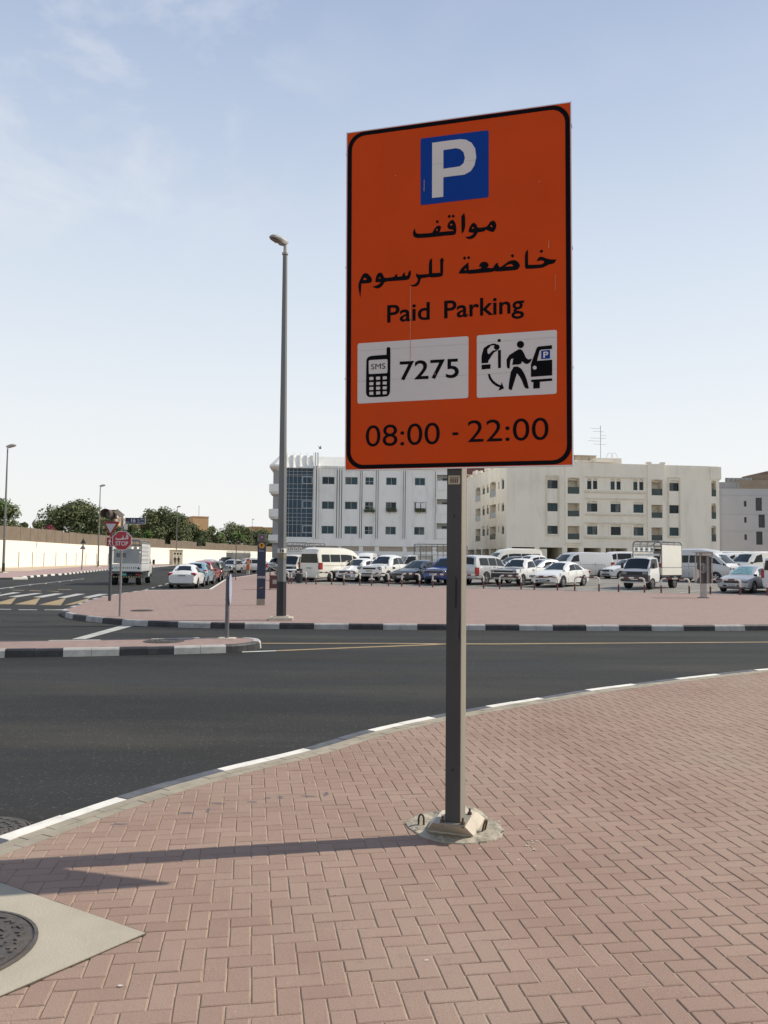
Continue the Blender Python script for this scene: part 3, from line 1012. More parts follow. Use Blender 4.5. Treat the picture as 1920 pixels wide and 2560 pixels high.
W2 = [[soft(A2([(1550, 230), (1510, 290), (1430, 305), (1390, 330), (1330, 355), (1110, 370), (1088, 360), (1080, 330), (1080, 130), (1125, 80), (1128, 310), (1320, 305), (1350, 290), (1370, 265), (1350, 248), (1320, 240), (1255, 258), (1270, 220), (1290, 195), (1320, 188), (1350, 194), (1400, 215), (1460, 229)]))],
      [A2([(1325, 80), (1352, 105), (1325, 135), (1297, 110)])],
      [soft(A2([(920, 237), (960, 250), (990, 280), (1010, 320), (990, 355), (965, 385), (810, 398), (650, 410), (632, 395), (600, 415), (440, 428), (240, 445), (215, 430), (185, 441), (97, 435), (112, 405), (135, 365), (180, 322), (245, 268), (248, 385), (420, 370), (440, 340), (400, 335), (412, 298), (440, 270), (475, 262), (510, 267), (538, 290), (545, 320), (520, 352), (610, 360), (625, 320), (650, 290), (680, 275), (682, 310), (700, 340), (722, 344), (780, 300), (850, 250)])), A2([(778, 336), (840, 302), (885, 298), (910, 322), (895, 332)]), A2([(185, 375), (210, 360), (213, 388), (190, 390)])]] + [[A2(q)] for q in ([(895, 148), (922, 175), (895, 205), (868, 175)], [(187, 182), (213, 208), (187, 237), (160, 210)], [(248, 177), (272, 202), (247, 230), (222, 205)])]
W3 = [[soft(A3([(1500, 92), (1528, 140), (1512, 165), (1512, 370), (1490, 410), (1310, 425), (1285, 410), (1240, 425), (1140, 435), (1135, 475), (1118, 525), (1085, 562), (1030, 578), (960, 555), (1030, 543), (1075, 510), (1095, 470), (1090, 440), (1070, 415), (1060, 390), (1072, 350), (1085, 368), (1105, 377), (1275, 365), (1278, 145), (1328, 100), (1330, 352), (1465, 345), (1465, 165), (1458, 130)]))],
      [soft(A3([(965, 300), (978, 330), (975, 380), (960, 425), (935, 465), (720, 478), (540, 492), (525, 530), (490, 575), (440, 605), (395, 603), (340, 575), (405, 560), (455, 530), (478, 502), (388, 500), (395, 430), (415, 375), (445, 347), (470, 340), (500, 352), (520, 390), (535, 435), (705, 415), (712, 385), (750, 360), (752, 412), (830, 405), (842, 365), (875, 335), (882, 398), (925, 395), (935, 340)])), A3([(440, 440), (460, 412), (480, 435), (447, 447)])],
      [soft(A3([(215, 350), (250, 354), (280, 375), (335, 440), (320, 515), (155, 525), (152, 600), (140, 755), (118, 660), (106, 570), (112, 520), (130, 470), (150, 430), (180, 370)])), A3([(180, 460), (200, 428), (225, 430), (250, 455), (220, 465)])]]
flat(W2 + W3, -.0016, .0016, 'arabic_lettering', M_bk, bd)
def bw(body, zf, a, b, captop, name='lettering', m=None, fat=.012, y=-.0016, par=None):
    (x0, z0), (x1, z1), (_, zc) = zf([a, b, captop])
    return writing(body, x0, z0, x1, z1, zc - z0, y, name, m or M_bk, par or bd, fat)
z8 = bz(960, 730, 4.484)
bw('Paid', z8, (36, 341), (513, 305), (38, 150), fat=.014)
bw('Parking', z8, (675, 293), (1570, 226), (678, 100), fat=.014)
bw('08:00', zb_, (178, 1097), (690, 1078), (178, 953), fat=-.002)
flat([[zb_([(778, 999), (818, 997), (818, 1016), (778, 1018)])]], -.0016, .0016, 'lettering', M_bk, bd)
bw('22:00', zb_, (883, 1066), (1442, 1048), (883, 918), fat=-.002)
pn1 = flat([[rquad(zb_([(122, 384), (889, 333), (887, 760), (121, 800)]), .014)]], -.0016, .0016, 'white_panel', M_wh, bd)
pn2 = flat([[rquad(zb_([(946, 328), (1500, 289), (1498, 731), (946, 760)]), .014)]], -.0016, .0016, 'white_panel', M_wh, bd)
z7 = bz(900, 860, 5.925)
keys = [z7([(cx - 31, cy - 22), (cx + 31, cy - 25), (cx + 31, cy + 22), (cx - 31, cy + 25)]) for row in ((512, 507, 502), (588, 584, 578), (660, 655, 650), (731, 725, 722)) for cx, cy in zip((170, 270, 368), row)]
flat([[soft(z7([(95, 250), (105, 215), (130, 190), (175, 175), (395, 160), (395, 72), (402, 52), (424, 45), (445, 52), (453, 72), (448, 700), (440, 735), (420, 765), (390, 780), (150, 790), (115, 778), (95, 750), (90, 715)])), rquad(z7([(130, 240), (410, 223), (410, 432), (130, 448)]), .010)] + [rquad(k, .004) for k in keys]], -.0032, .0016, 'phone_pictogram', M_bk, bd)
bw('SMS', z7, (166, 378), (376, 365), (168, 300), fat=-.002, y=-.0032)
bw('7275', z7, (590, 533), (1465, 492), (590, 262), fat=.012, y=-.0032)
zp = bz(1190, 830, 7.9)
zc_ = lambda cx, cy, r: zp([(cx + r * math.cos(a * math.pi / 12), cy + r * math.sin(a * math.pi / 12)) for a in range(24)])
flat([[zp(q)] for q in ([(430, 145), (488, 140), (488, 195), (430, 198)], [(435, 360), (493, 355), (493, 710), (437, 715)], [(112, 650), (287, 638), (287, 725), (112, 742)], [(110, 620), (110, 490), (130, 400), (155, 320), (240, 260), (340, 228), (400, 236), (380, 262), (300, 270), (225, 345), (228, 415), (258, 440), (330, 370), (400, 358), (420, 372), (360, 402), (310, 470), (245, 570), (240, 612)], [(235, 830), (275, 828), (300, 900), (350, 970), (430, 1030), (490, 1055), (510, 995), (555, 1115), (445, 1160), (470, 1095), (400, 1070), (320, 1010), (260, 930)])] + [[zc_(411, 300, 56)]], -.0032, .0016, 'hand_pictogram', M_bk, bd)
flat([[zc_(879, 248, 71)], [soft(zp([(830, 345), (885, 340), (930, 380), (1005, 550), (1105, 528), (1080, 595), (1000, 645), (905, 580), (890, 640), (718, 650), (738, 520), (680, 540), (665, 725), (625, 718), (608, 690), (603, 495)]))], [soft(zp([(705, 690), (870, 680), (990, 885), (1045, 1115), (1000, 1120), (960, 1100), (890, 915), (810, 815), (705, 1150), (660, 1140), (637, 1100)]))]], -.0032, .0016, 'person_pictogram', M_bk, bd)
flat([[zp([(1085, 640), (1195, 330), (1208, 305), (1240, 288), (1502, 262), (1502, 335), (1280, 352), (1255, 380), (1205, 572), (1505, 548), (1505, 858), (1085, 888)]), zc_(1160, 706, 40)], [zp([(1083, 945), (1505, 915), (1505, 965), (1262, 985), (1262, 1112), (1132, 1120), (1132, 992), (1100, 992)])]], -.0032, .0016, 'car_pictogram', M_bk, bd)
flat([[zp([(1288, 372), (1462, 355), (1462, 525), (1288, 537)])]], -.0032, .0016, 'parking_symbol', M_blue, bd)
flat([[zp([(1330, 395), (1400, 388), (1425, 405), (1428, 435), (1408, 460), (1362, 466), (1362, 515), (1330, 517)]), zp([(1362, 418), (1390, 412), (1398, 425), (1390, 438), (1362, 442)])]], -.0045, .0013, 'letter', M_wh, bd)
# scratches and the seams of the board planks
M_scr = pm('scratched_sheet', (.62, .33, .20), .7, .2, 30)
M_seam = pm('plank_seam', (.42, .40, .39), .7, .2, 20)
zs = lambda x0, y0, x1, y1, w_: (lambda a, b: [(a[0] - w_, a[1]), (a[0] + w_, a[1]), (b[0] + w_, b[1]), (b[0] - w_, b[1])])(za([(x0, y0)])[0], za([(x1, y1)])[0])
flat([[zs(487, 1316, 487, 1838, .0011)], [zs(1445, 1000, 1443, 1055, .0012)], [zs(1488, 1235, 1487, 1350, .0008)], [zs(658, 1915, 658, 1930, .0012)], [zs(583, 580, 582, 660, .0013)], [zs(1380, 592, 1379, 598, .0025)], [zs(386, 548, 386, 556, .0015)]], -.0050, .0008, 'scratch', M_scr, bd)
sm = []
for (x0, y0), (x1, y1) in (((124, 436), (888, 388)), ((124, 647), (888, 602)), ((948, 382), (1498, 340)), ((948, 602), (1498, 560))):
    a, b = zb_([(x0, y0), (x1, y1)])
    sm.append([[(a[0], a[1]), (b[0], b[1]), (b[0], b[1] + .0016), (a[0], a[1] + .0016)]])
for q_ in sm:
    flat([q_], -.0023, .0006, 'panel_seam', M_seam, bd)
a, b, c, d4 = za([(641, 476), (712, 468), (868, 452), (938, 444)])
flat([[[a, b, (b[0], b[1] + .0016), (a[0], a[1] + .0016)]]], -.0040, .0007, 'panel_seam', M_seam, bd)
flat([[[c, d4, (d4[0], d4[1] + .0016), (c[0], c[1] + .0016)]]], -.0040, .0007, 'panel_seam', M_seam, bd)
# label stuck on the post, and scrapes on it
tg = MB().b2((-.038, -.0862, 2.10), (.034, -.0843, 2.152))
tg.build('label_plate', pm('faded_label', (.42, .37, .25), .6, .2, 30), sgn)
mb = MB()
for k in range(4):
    mb.b2((-.026 + .013 * k, -.0872, 2.108), (-.017 + .013 * k, -.0863, 2.136))
mb.b2((-.03, -.0872, 2.140), (.03, -.0863, 2.144))
mb.build('label_print', pm('brown_print', (.10, .06, .045), .6, .2, 30), sgn)
flat([[[(.008, 1.55), (.020, 1.53), (.018, 1.37), (.006, 1.36)]], [[(-.004, 1.92), (.004, 1.92), (.003, 1.90), (-.004, 1.905)]], [[(.036, 1.34), (.0375, 1.30), (.038, 1.16), (.028, 1.20), (.033, 1.27)]], [[(-.006, .42), (.006, .422), (.004, .412), (-.007, .41)]]], -.0852, .0009, 'scrape', pm('dark_scrape', (.012, .012, .012), .8, .2, 30), sgn)
# concrete block footing
def rel(u, v, z):
    p = Matrix.Rotation(-BY, 3, 'Z') @ (G(u, v, z) - Vector((PB.x, PB.y, 0)))
    return (p.x, p.y)
rb = [rel(1067, 2081, .005), rel(1184, 2096, .005), rel(1211, 2050, .005)]
rt = [rel(1081, 2057, .098), rel(1161, 2066, .098), rel(1190, 2029, .098), rel(1160, 2018, .098), rel(1105, 2026, .098)]
rb += [(rt[3][0] + .04, rt[3][1] + .09), (rt[4][0] - .08, rt[4][1] + .05)]
mb = MB()
mb.loft([[(x, y, -.04) for x, y in rb], [(x, y, .02) for x, y in rb], [(x, y, .098) for x, y in rt]])
mb.build('footing', M_cpale, sgn, 20)
for i, (x, y) in enumerate(((-.06, -.092), (.062, -.098), (.068, .10), (-.055, .11))):
    mb = MB()
    mb.tube([(x, y, .09), (x, y, .148)], .0065, 8)
    mb.tube([(x, y, .112), (x, y, .125)], .014, 6)
    mb.build('anchor_bolt', M_rust, sgn, 40)
mb = MB()
n_ = 40
mpx = [(1013, 2056), (1028, 2044), (1051, 2034), (1085, 2029), (1108, 2027), (1150, 2014), (1190, 2020), (1222, 2044), (1244, 2055), (1259, 2074), (1250, 2090), (1215, 2102), (1156, 2107), (1110, 2102), (1069, 2093), (1035, 2076)]
mcl = smooth_line([rel(u, v, .008) for u, v in mpx] + [rel(*mpx[0], .008)], 4)[:-1]
cx_, cy_ = sum(p.x for p in mcl) / len(mcl), sum(p.y for p in mcl) / len(mcl)
sh = lambda q, j: [(cx_ + (p.x - cx_) * q + rnd.uniform(-j, j), cy_ + (p.y - cy_) * q + rnd.uniform(-j, j)) for p in mcl]
mb.loft([[(x, y, -.03) for x, y in sh(1.03, .006)], [(x, y, .004 + rnd.uniform(0, .005)) for x, y in sh(1.0, .006)], [(x, y, .010 + rnd.uniform(0, .012)) for x, y in sh(.88, .006)], [(x, y, .011 + rnd.uniform(-.005, .008)) for x, y in sh(.74, .006)], [(x, y, .006 + rnd.uniform(-.003, .004)) for x, y in sh(.5, .006)]])
for i in range(120):
    p = rnd.choice(mcl)
    q = rnd.uniform(.75, 1.03)
    s_ = rnd.uniform(.004, .012)
    mb.ell((cx_ + (p.x - cx_) * q, cy_ + (p.y - cy_) * q, .010), (s_, s_ * .8, s_ * .6), 6)
mb.build('mortar_patch', M_mort, sgn)
for (u, v, r_) in ((1053, 2058, .2), (1210, 2073, 1.2)):
    p = G(u, v, .02)
    t = Matrix.Rotation(-BY, 3, 'Z') @ (p - Vector((PB.x, PB.y, 0)))
    pa = [Vector((-.016, 0, -.02)), Vector((-.016, 0, .036)), Vector((-.010, 0, .054)), Vector((0, 0, .060)), Vector((.010, 0, .054)), Vector((.016, 0, .036)), Vector((.016, 0, -.02))]
    Q = Matrix.Rotation(r_, 3, 'Z') @ Matrix.Rotation(.25, 3, 'X')
    MB().tube([Q @ q + t for q in pa], .0062, 7).build('anchor_loop', M_rust, sgn, 60)

# ------------------------------------------------------------------ other street furniture
M_conpole = pm('grey_lamp_post', (.17, .168, .16), .6, .12, 3, .1, 30, stain=(.12, .115, .11), stain_amt=.5, zs=.2)
M_band = pm('black_post_paint', (.016, .016, .018), .5, .2, 8)
M_lens = pm('lamp_glass', (.22, .17, .12), .25, .1, 8)
M_lamp = pm('grey_lamp_housing', (.36, .34, .31), .5, .1, 8)
def lamp_post(loc, hgt, label, near=False, rz=0.0, group='street lamps'):
    t = thing('street_lamp', label, 'street lamp', loc, rz, group)
    n = 8 if near else 10
    rb, rt = (.132, .066) if near else (.13, .06)
    mb = MB()
    mb.tube([(0, 0, .05), (0, 0, hgt - .25)], [rb, rt], n, ph=R(22.5))
    pole = mb.build('pole', M_conpole, t, 30)
    MB().tube([(0, 0, .08), (0, 0, 1.02 if near else .9)], [rb + .006, rb + .003], n, ph=R(22.5)).build('painted_band', M_band, pole, 30)
    MB().box((0, 0, .03), (.62, .62, .09)).box((0, 0, .09), (.40, .40, .04)).build('base', M_cpale, t)
    mb = MB()
    mb.tube([(0, 0, hgt - .27), (0, 0, hgt - .22)], .085, 12)
    mb.tube([(0, 0, hgt - .26), (0, 0, hgt - .02), (-.04, -.03, hgt + .06)], [.05, .045, .045], 8)
    mb.build('bracket', M_lamp, t, 40)
    S = .72 if near else 1.25
    Q = Matrix.Rotation(R(205 if near else 20), 3, 'Z') @ Matrix.Rotation(R(-9), 3, 'Y')
    rings = []
    for x, wv, h1, h0 in ((-.10, .10, .02, -.05), (.0, .15, .07, -.16), (.14, .185, .10, -.17), (.26, .195, .125, -.10), (.42, .19, .125, -.06), (.56, .15, .09, -.05), (.63, .08, .03, -.03)):
        rings.append([Q @ (Vector((x, wv * c, (h1 if s_ > 0 else -h0) * s_)) * S) + Vector((0, 0, hgt + .08)) for c, s_ in ((1, 0), (.85, .6), (.4, 1), (-.4, 1), (-.85, .6), (-1, 0), (-.8, -.8), (.8, -.8))])
    hd = MB().loft(rings[::-1]).build('lamp_head', M_lamp, t, 50)
    mb = MB()
    mb.add([Q @ (Vector(p) * S) + Vector((0, 0, hgt + .08)) for p in ((.30, -.15, -.112), (.30, .15, -.112), (.58, .10, -.06), (.58, -.10, -.06))], [(0, 1, 2, 3)])
    mb.build('lamp_glass', M_lens, hd)
    return t, pole
bp_ = G(703, 1550)
lt, lpole = lamp_post((bp_.x, bp_.y, 0), 10.16, 'tall grey octagonal street lamp on the pink pavement behind the black and white kerb', True, .08)
lt.rotation_euler.y = R(-.35)
mb = MB()
ring_ = lambda r, z: [(r * math.cos(R(22.5) + 2 * math.pi * i / 8), r * math.sin(R(22.5) + 2 * math.pi * i / 8), z) for i in range(8)]
MB().loft([ring_(.128, 1.78), ring_(.128, 1.90)], 0, True).build('number_plate', pm('faded_white_paint', (.60, .57, .50), .7, .2, 9), lpole)
MB().loft([ring_(.129, 1.62), ring_(.128, 1.775)], 0, True).build('yellow_band', pm('faded_yellow_paint', (.20, .175, .12), .7, .2, 9, stain=(.40, .28, .04), stain_amt=.9, stain_scale=4), lpole)
lw = writing('16', -.055, 1.80, .055, 1.80, .085, -.1225, 'lettering', M_bk, lpole, .02)
lw.rotation_euler.z = R(5)
MB().b2((-.05, -.132, 2.25), (-.01, -.11, 2.38)).build('access_door', M_conpole, lpole)
far_l = [(8, 1432, 1118, 'street lamp nearest the left end of the white wall'), (245, 1417.5, 1216, 'street lamp by the white wall behind the give way sign'), (440, 1411, 1268, 'street lamp beside the two pedestrians at the far bend of the wall'), (629, 1405, 1299, 'farthest street lamp, seen just left of the blue totem sign')]
for u, v, vt, lb in far_l:
    z0 = 0
    dd = depth(u, v)
    top = D(u + (14 if u < 100 else 8), vt, dd).z
    p = D(u, v, dd)
    lamp_post((p.x, p.y, 0), top, lb, False, R(-20))

M_red = pm('red_sheet', (.42, .022, .035), .45, .08, 9)
M_dred = pm('dark_red_sheet', (.27, .010, .014), .45, .08, 9)
M_pinkw = pm('white_sheet', (.66, .60, .58), .5, .06, 9)
M_pole = pm('grey_tube', (.26, .235, .225), .5, .12, 3, 0, metal=.4)
def octa(r): return [(r * math.cos(R(22.5 + 45 * i)), r * math.sin(R(22.5 + 45 * i))) for i in range(8)]
def pole_base(u, v, z=0.0):
    p = G(u, v, z)
    return p, FPX / p.y
# stop sign
p, k = pole_base(299, 1541)
def up(u_or_none, v, y): return D(300, v, y).z
st = thing('stop_sign', 'red octagonal STOP sign with blue street name plate above it', 'sign', (p.x, p.y, 0), R(2))
H_ = lambda v: D(300, v, p.y).z
MB().tube([(0, 0, -.05), (0, 0, H_(1291))], .030, 10).build('post', M_pole, st, 40)
zc = H_(1351.5)
r_ = 24.0 / k / math.cos(R(22.5))
x0 = D(306, 1351, p.y).x - p.x
plate = flat([[[(x0 + a, zc + b) for a, b in octa(r_)]]], -.045, .012, 'plate', M_pinkw, st)
flat([[[(x0 + a, zc + b) for a, b in octa(r_ * .925)]]], -.0465, .0015, 'red_face', M_red, plate)
sw = 15.6 / k
writing('STOP', x0 - sw, zc - .135, x0 + sw, zc - .135, .115, -.049, 'lettering', M_pinkw, plate, .02)
fx = lambda pts: [(x0 + (x - 550) / 640 * sw * 1.85 - .0, zc + .02 + (470 - y) / 640 * sw * 1.85) for x, y in pts]
flat([[fx(QF), fx(QF1), fx(QF2)]] + [[fx(q)] for q in QFD], -.0485, .002, 'arabic_lettering', M_pinkw, plate)
xa, xb = D(313.5, 1300, p.y).x - p.x, D(363, 1300, p.y).x - p.x
za_, zb2 = H_(1310), H_(1294)
M_navy = pm('navy_sheet', (.012, .020, .060), .4, .1, 9)
snp = flat([[[(xa, za_), (xb, za_), (xb, zb2), (xa, zb2)]]], -.02, .02, 'street_name_plate', pm('white_plate_edge', (.55, .55, .56), .5, .1, 9), st)
flat([[[(xa + .006, za_ + .012), (xb - .006, za_ + .012), (xb - .006, zb2 - .004), (xa + .006, zb2 - .004)]]], -.0215, .0015, 'blue_face', M_navy, snp)
wv = xb - xa
M_gw = pm('greyish_print', (.55, .55, .60), .5, .06, 9)
writing('16', xa + wv * .30, za_ + .05, xa + wv * .52, za_ + .05, .105, -.0222, 'lettering', M_gw, snp, .03)
writing('Street', xa + wv * .62, za_ + .032, xa + wv * .95, za_ + .032, .040, -.0222, 'lettering', M_gw, snp, .01)
writing('213', xa + wv * .04, za_ + .032, xa + wv * .20, za_ + .032, .040, -.0222, 'lettering', M_gw, snp, .01)
ar = lambda pts: [(xa + wv * (.62 + .33 * x), za_ + .095 + .07 * y) for x, y in pts]
flat([[ar([(0, .55), (.08, .75), (.16, .6), (.06, .3), (.14, .12), (.24, .2), (.18, .02), (.05, .05), (-.02, .25)])], [ar([(.36, .5), (.42, .5), (.38, .1), (.22, -.1), (.20, 0), (.32, .15)])], [ar([(.5, 1), (.55, 1), (.55, .2), (.5, .2)])], [ar([(.62, .3), (1, .3), (1, .65), (.95, .65), (.95, .42), (.86, .42), (.86, .6), (.81, .6), (.81, .42), (.72, .42), (.72, .6), (.67, .6), (.62, .42)])], [ar([(.78, .75), (.86, .75), (.86, .85), (.78, .85)])]], -.0222, .0007, 'arabic_lettering', M_gw, snp)
mb = MB()
for a, b, c, d in ((294, 1295, 301, 1305), (302, 1307, 308.5, 1318), (310, 1309, 318, 1324)):
    q1, q2 = D(a, d, p.y), D(c, b, p.y)
    mb.b2((q1.x - p.x, -.01, q1.z), (q2.x - p.x, .015, q2.z))
mb.b2((0, -.008, H_(1303)), (xa + .02, .008, H_(1301)))
mb.build('clamp', pm('pale_metal', (.62, .60, .55), .4, .1, 9, metal=.3), st)

# give way sign with warning lamp, solar panel and crossing plate
p, k = pole_base(274, 1502)
gw = thing('give_way_sign', 'red bordered give way triangle with an amber warning lamp and a small walking person plate', 'sign', (p.x, p.y, 0), R(-2))
H_ = lambda v: D(280, v, p.y).z
X_ = lambda u: D(u, 1330, p.y).x - p.x
xp = X_(279)
MB().tube([(0, 0, -.05), (xp, 0, H_(1300))], .055, 10).build('post', pm('dark_grey_tube', (.07, .072, .08), .5, .12, 3, 0, metal=.3), gw, 40)
tri = flat([[[(X_(260.5), H_(1304)), (X_(278), H_(1342.5)), (X_(301), H_(1304))][::1]]], -.09, .02, 'plate', M_dred, gw)
flat([[[(X_(266), H_(1309.5)), (X_(278.3), H_(1333)), (X_(292), H_(1309.5))]]], -.0915, .0015, 'white_face', pm('greyish_sheet', (.50, .49, .50), .5, .1, 9), tri)
pp = flat([[[(X_(268.5), H_(1366)), (X_(291), H_(1366)), (X_(291), H_(1343)), (X_(268.5), H_(1343))]]], -.085, .02, 'crossing_plate', M_pinkw, gw)
flat([[[(X_(269.4), H_(1365)), (X_(290), H_(1365)), (X_(290), H_(1344)), (X_(269.4), H_(1344))]]], -.0865, .0015, 'red_face', M_dred, pp)
pk = lambda pts: [(X_(272 + x * 9), H_(1364.5 - y * 19)) for x, y in pts]
flat([[pk(circ(.62, .93, .07, 12, .13))], [pk([(.45, .82), (.72, .84), (.85, .62), (1, .5), (.95, .43), (.75, .52), (.68, .45), (.75, .25), (1.0, .04), (.85, .02), (.60, .22), (.52, .32), (.35, .05), (.15, .02), (.40, .42), (.42, .6), (.28, .55), (.12, .5), (.10, .6), (.3, .72)])]], -.0885, .002, 'person_pictogram', M_pinkw, pp)
mb = MB()
xc, zc = X_(273.5), H_(1286)
s_ = .20
mb.b2((xc - .17, -.02, zc - .16), (xc + .20, .18, zc + .17))
mb.b2((xc + .02, .02, zc - .30), (xc + .10, .12, zc - .15))
lh = mb.build('lamp_housing', pm('black_plastic', (.014, .012, .012), .45, .1, 9), gw)
vis = []
for i in range(17):
    a = R(-40 + 260 * i / 16)
    vis.append((a, math.cos(a), math.sin(a)))
mb = MB()
mb.loft([[(xc + .17 * c, -.02, zc + .17 * s2) for a, c, s2 in vis] + [(xc + .155 * c, -.02, zc + .155 * s2) for a, c, s2 in vis[::-1]], [(xc - .07 + .19 * c, -.30, zc + .01 + .19 * s2) for a, c, s2 in vis] + [(xc - .07 + .175 * c, -.30, zc + .01 + .175 * s2) for a, c, s2 in vis[::-1]]])
mb.build('visor', pm('brown_plastic', (.085, .06, .045), .5, .15, 9), lh, 40)
MB().disc((xc, -.03, zc), .15, (0, 1, 0), .02, 24).build('lens', pm('dark_amber_lens', (.030, .022, .018), .2, .1, 9), lh)
mb = MB()
Q = Matrix.Rotation(R(38), 3, 'Y') @ Matrix.Rotation(R(25), 3, 'X')
mb.box((X_(294.5), .05, H_(1283)), (.36, .30, .02), M=Q)
mb.build('solar_panel', pm('solar_panel_brown', (.10, .078, .055), .35, .15, 9), gw)

# thin warning sign seen from behind, by the wall
p, k = pole_base(204, 1425)
ws = thing('warning_sign', 'pair of triangular warning plates on a thin pole by the white wall', 'sign', (p.x, p.y, 0), R(10))
H_ = lambda v: D(206, v, p.y).z
X_ = lambda u: D(u, 1360, p.y).x - p.x
MB().tube([(0, 0, 0), (X_(208.5), 0, H_(1346))], .075, 8).build('post', M_pole, ws, 40)
flat([[[(X_(201), H_(1359)), (X_(208.5), H_(1346)), (X_(215), H_(1359))]]], -.12, .02, 'upper_plate', pm('dark_plate_back', (.05, .05, .055), .5, .1, 9), ws)
flat([[[(X_(200), H_(1373)), (X_(208), H_(1361)), (X_(215), H_(1373))]]], -.12, .02, 'lower_plate', pm('grey_plate_back', (.25, .25, .25), .5, .1, 9), ws)

# keep-right disc on the island
p, k = pole_base(567, 1596)
kr = thing('keep_right_sign', 'grey post with a round sign nearly edge on, at the traffic island tip', 'sign', (p.x, p.y, 0), 0)
H_ = lambda v: D(568, v, p.y).z
tilt = D(570, 1441, p.y).x - p.x
MB().tube([(0, 0, -.02), (tilt, 0, H_(1441))], .042, 12).tube([(tilt * .62, 0, H_(1500)), (tilt * .63, 0, H_(1498))], .048, 12).build('post', pm('blue_grey_tube', (.125, .125, .135), .5, .12, 3, 0, metal=.2), kr, 40)
ax = Vector((.993, .10, 0)).normalized()
cz = H_(1473)
cx = D(576, 1473, p.y).x - p.x
dsc = MB().disc((cx, 0, cz), .310, ax, .010, 32).build('disc', pm('disc_back', (.42, .43, .50), .5, .1, 9), kr, 40)
MB().disc(Vector((cx, 0, cz)) + ax * .006, .300, ax, .003, 32).build('face', pm('blue_face_sheet', (.40, .42, .52), .4, .1, 9), dsc)
MB().box((cx - .06, .0, cz + .1), (.07, .03, .03)).box((cx - .06, .0, cz - .1), (.07, .03, .03)).build('clamp', M_pole, kr)
MB().box((0, 0, .006), (.34, .30, .014)).build('base_plate', M_cpale, kr)

# totem sign
p, k = pole_base(652, 1513)
tt = thing('totem_sign', 'slim dark blue information totem with a yellow arrow disc', 'sign', (p.x, p.y, 0), R(4))
H_ = lambda v: D(650, v, p.y).z
M_tb = pm('totem_navy', (.016, .026, .058), .35, .15, 5)
M_tg = pm('totem_beige', (.30, .25, .19), .5, .1, 5)
hw = .145
MB().b2((-hw, -.06, 0), (hw, .06, H_(1497))).build('plinth', M_tg, tt)
pn = MB().b2((-hw, -.06, H_(1497) + .002), (hw, .06, H_(1354))).build('panel', M_tb, tt)
cp = MB().b2((-hw, -.06, H_(1354) + .002), (hw, .06, H_(1334.5))).build('cap', pm('totem_grey', (.15, .125, .105), .5, .1, 5), tt)
flat([[circ(0, H_(1343.5), .085, 20)]], -.063, .003, 'emblem', pm('dark_blue_disc', (.05, .05, .10), .4), cp)
flat([[[(-.05, H_(1349.5)), (.05, H_(1349.5)), (.075, H_(1351.5)), (-.075, H_(1351.5))][::-1]]], -.063, .003, 'emblem_base', pm('dark_blue_disc', (.05, .05, .10), .4), cp)
flat([[circ(0, H_(1343), .045, 14)]], -.065, .002, 'emblem_ring', pm('pale_red', (.42, .20, .22), .4), cp)
za_ = H_(1364)
flat([[circ(0, za_, .098, 28)]], -.063, .003, 'arrow_disc', pm('amber_sheet', (.62, .30, .02), .4), pn)
flat([[[(-.014, za_ - .07), (.014, za_ - .07), (.014, za_ + .022), (.045, za_ - .01), (.06, za_ + .006), (0, za_ + .072), (-.06, za_ + .006), (-.045, za_ - .01), (-.014, za_ + .022)]]], -.065, .002, 'arrow', M_bk, pn)
flat([[[(-.085, H_(1379)), (-.07, H_(1379)), (-.065, H_(1374)), (-.075, H_(1372)), (-.09, H_(1374))]], [[(-.05, H_(1379)), (.09, H_(1379)), (.09, H_(1378)), (-.05, H_(1378))]], [[(-.05, H_(1376.8)), (.06, H_(1376.8)), (.06, H_(1376)), (-.05, H_(1376))]]], -.062, .002, 'small_print', pm('grey_print', (.30, .32, .36), .5), pn)
flat([[rrect(-.125 + .092 * i, H_(1445.5), -.055 + .092 * i, H_(1440), .006)] for i in range(3)], -.062, .002, 'pictogram_tile', M_pinkw, pn)
flat([[circ(-.09 + .092 * i, H_(1442.6), .020, 10)] for i in range(3)], -.0635, .0015, 'pictogram', M_tb, pn)
flat([[[(-.10, H_(1470.5)), (.04, H_(1468)), (.065, H_(1466.5)), (.06, H_(1469)), (-.02, H_(1470.5))]]], -.0615, .0015, 'torn_sticker', pm('torn_paper', (.45, .30, .20), .7), pn)

# litter bin and black bin
p, k = pole_base(685, 1474)
lb = thing('litter_bin', 'brown litter bin with a slanted open lid beside the tall lamp', 'bin', (p.x, p.y, 0), R(10))
M_br = pm('maroon_paint', (.085, .028, .022), .4, .2, 5)
mb = MB()
for s_ in (-1, 1):
    mb.b2((s_ * .22 - .02, -.2, 0), (s_ * .22 + .02, .2, 1.02))
mb.b2((-.2, -.18, .06), (.2, .18, .74))
mb.build('body', M_br, lb)
MB().box((-.05, 0, 1.10), (.66, .5, .05), M=Matrix.Rotation(R(24), 3, 'Y')).build('lid', pm('bin_lid', (.40, .35, .32), .4, .15, 5), lb)
MB().b2((-.09, -.185, .30), (.12, -.181, .52)).b2((-.02, -.205, .84), (.10, -.2, .96)).build('notice', pm('dull_notice', (.36, .30, .27), .5, .2, 8), lb)
p, k = pole_base(748, 1457.5)
bb = thing('black_bin', 'small black bin with a narrower top standing at the edge of the car park', 'bin', (p.x, p.y, 0), R(-20))
MB().loft([[(x * a, y * a, z) for x, y in ((-1, -1), (1, -1), (1, 1), (-1, 1))] for a, z in ((.15, 0), (.17, .55), (.17, .62))]).build('body', M_band, bb)
MB().b2((-.18, -.18, .62), (.18, .18, .66)).build('rim', pm('grey_rim', (.28, .29, .30), .5), bb)
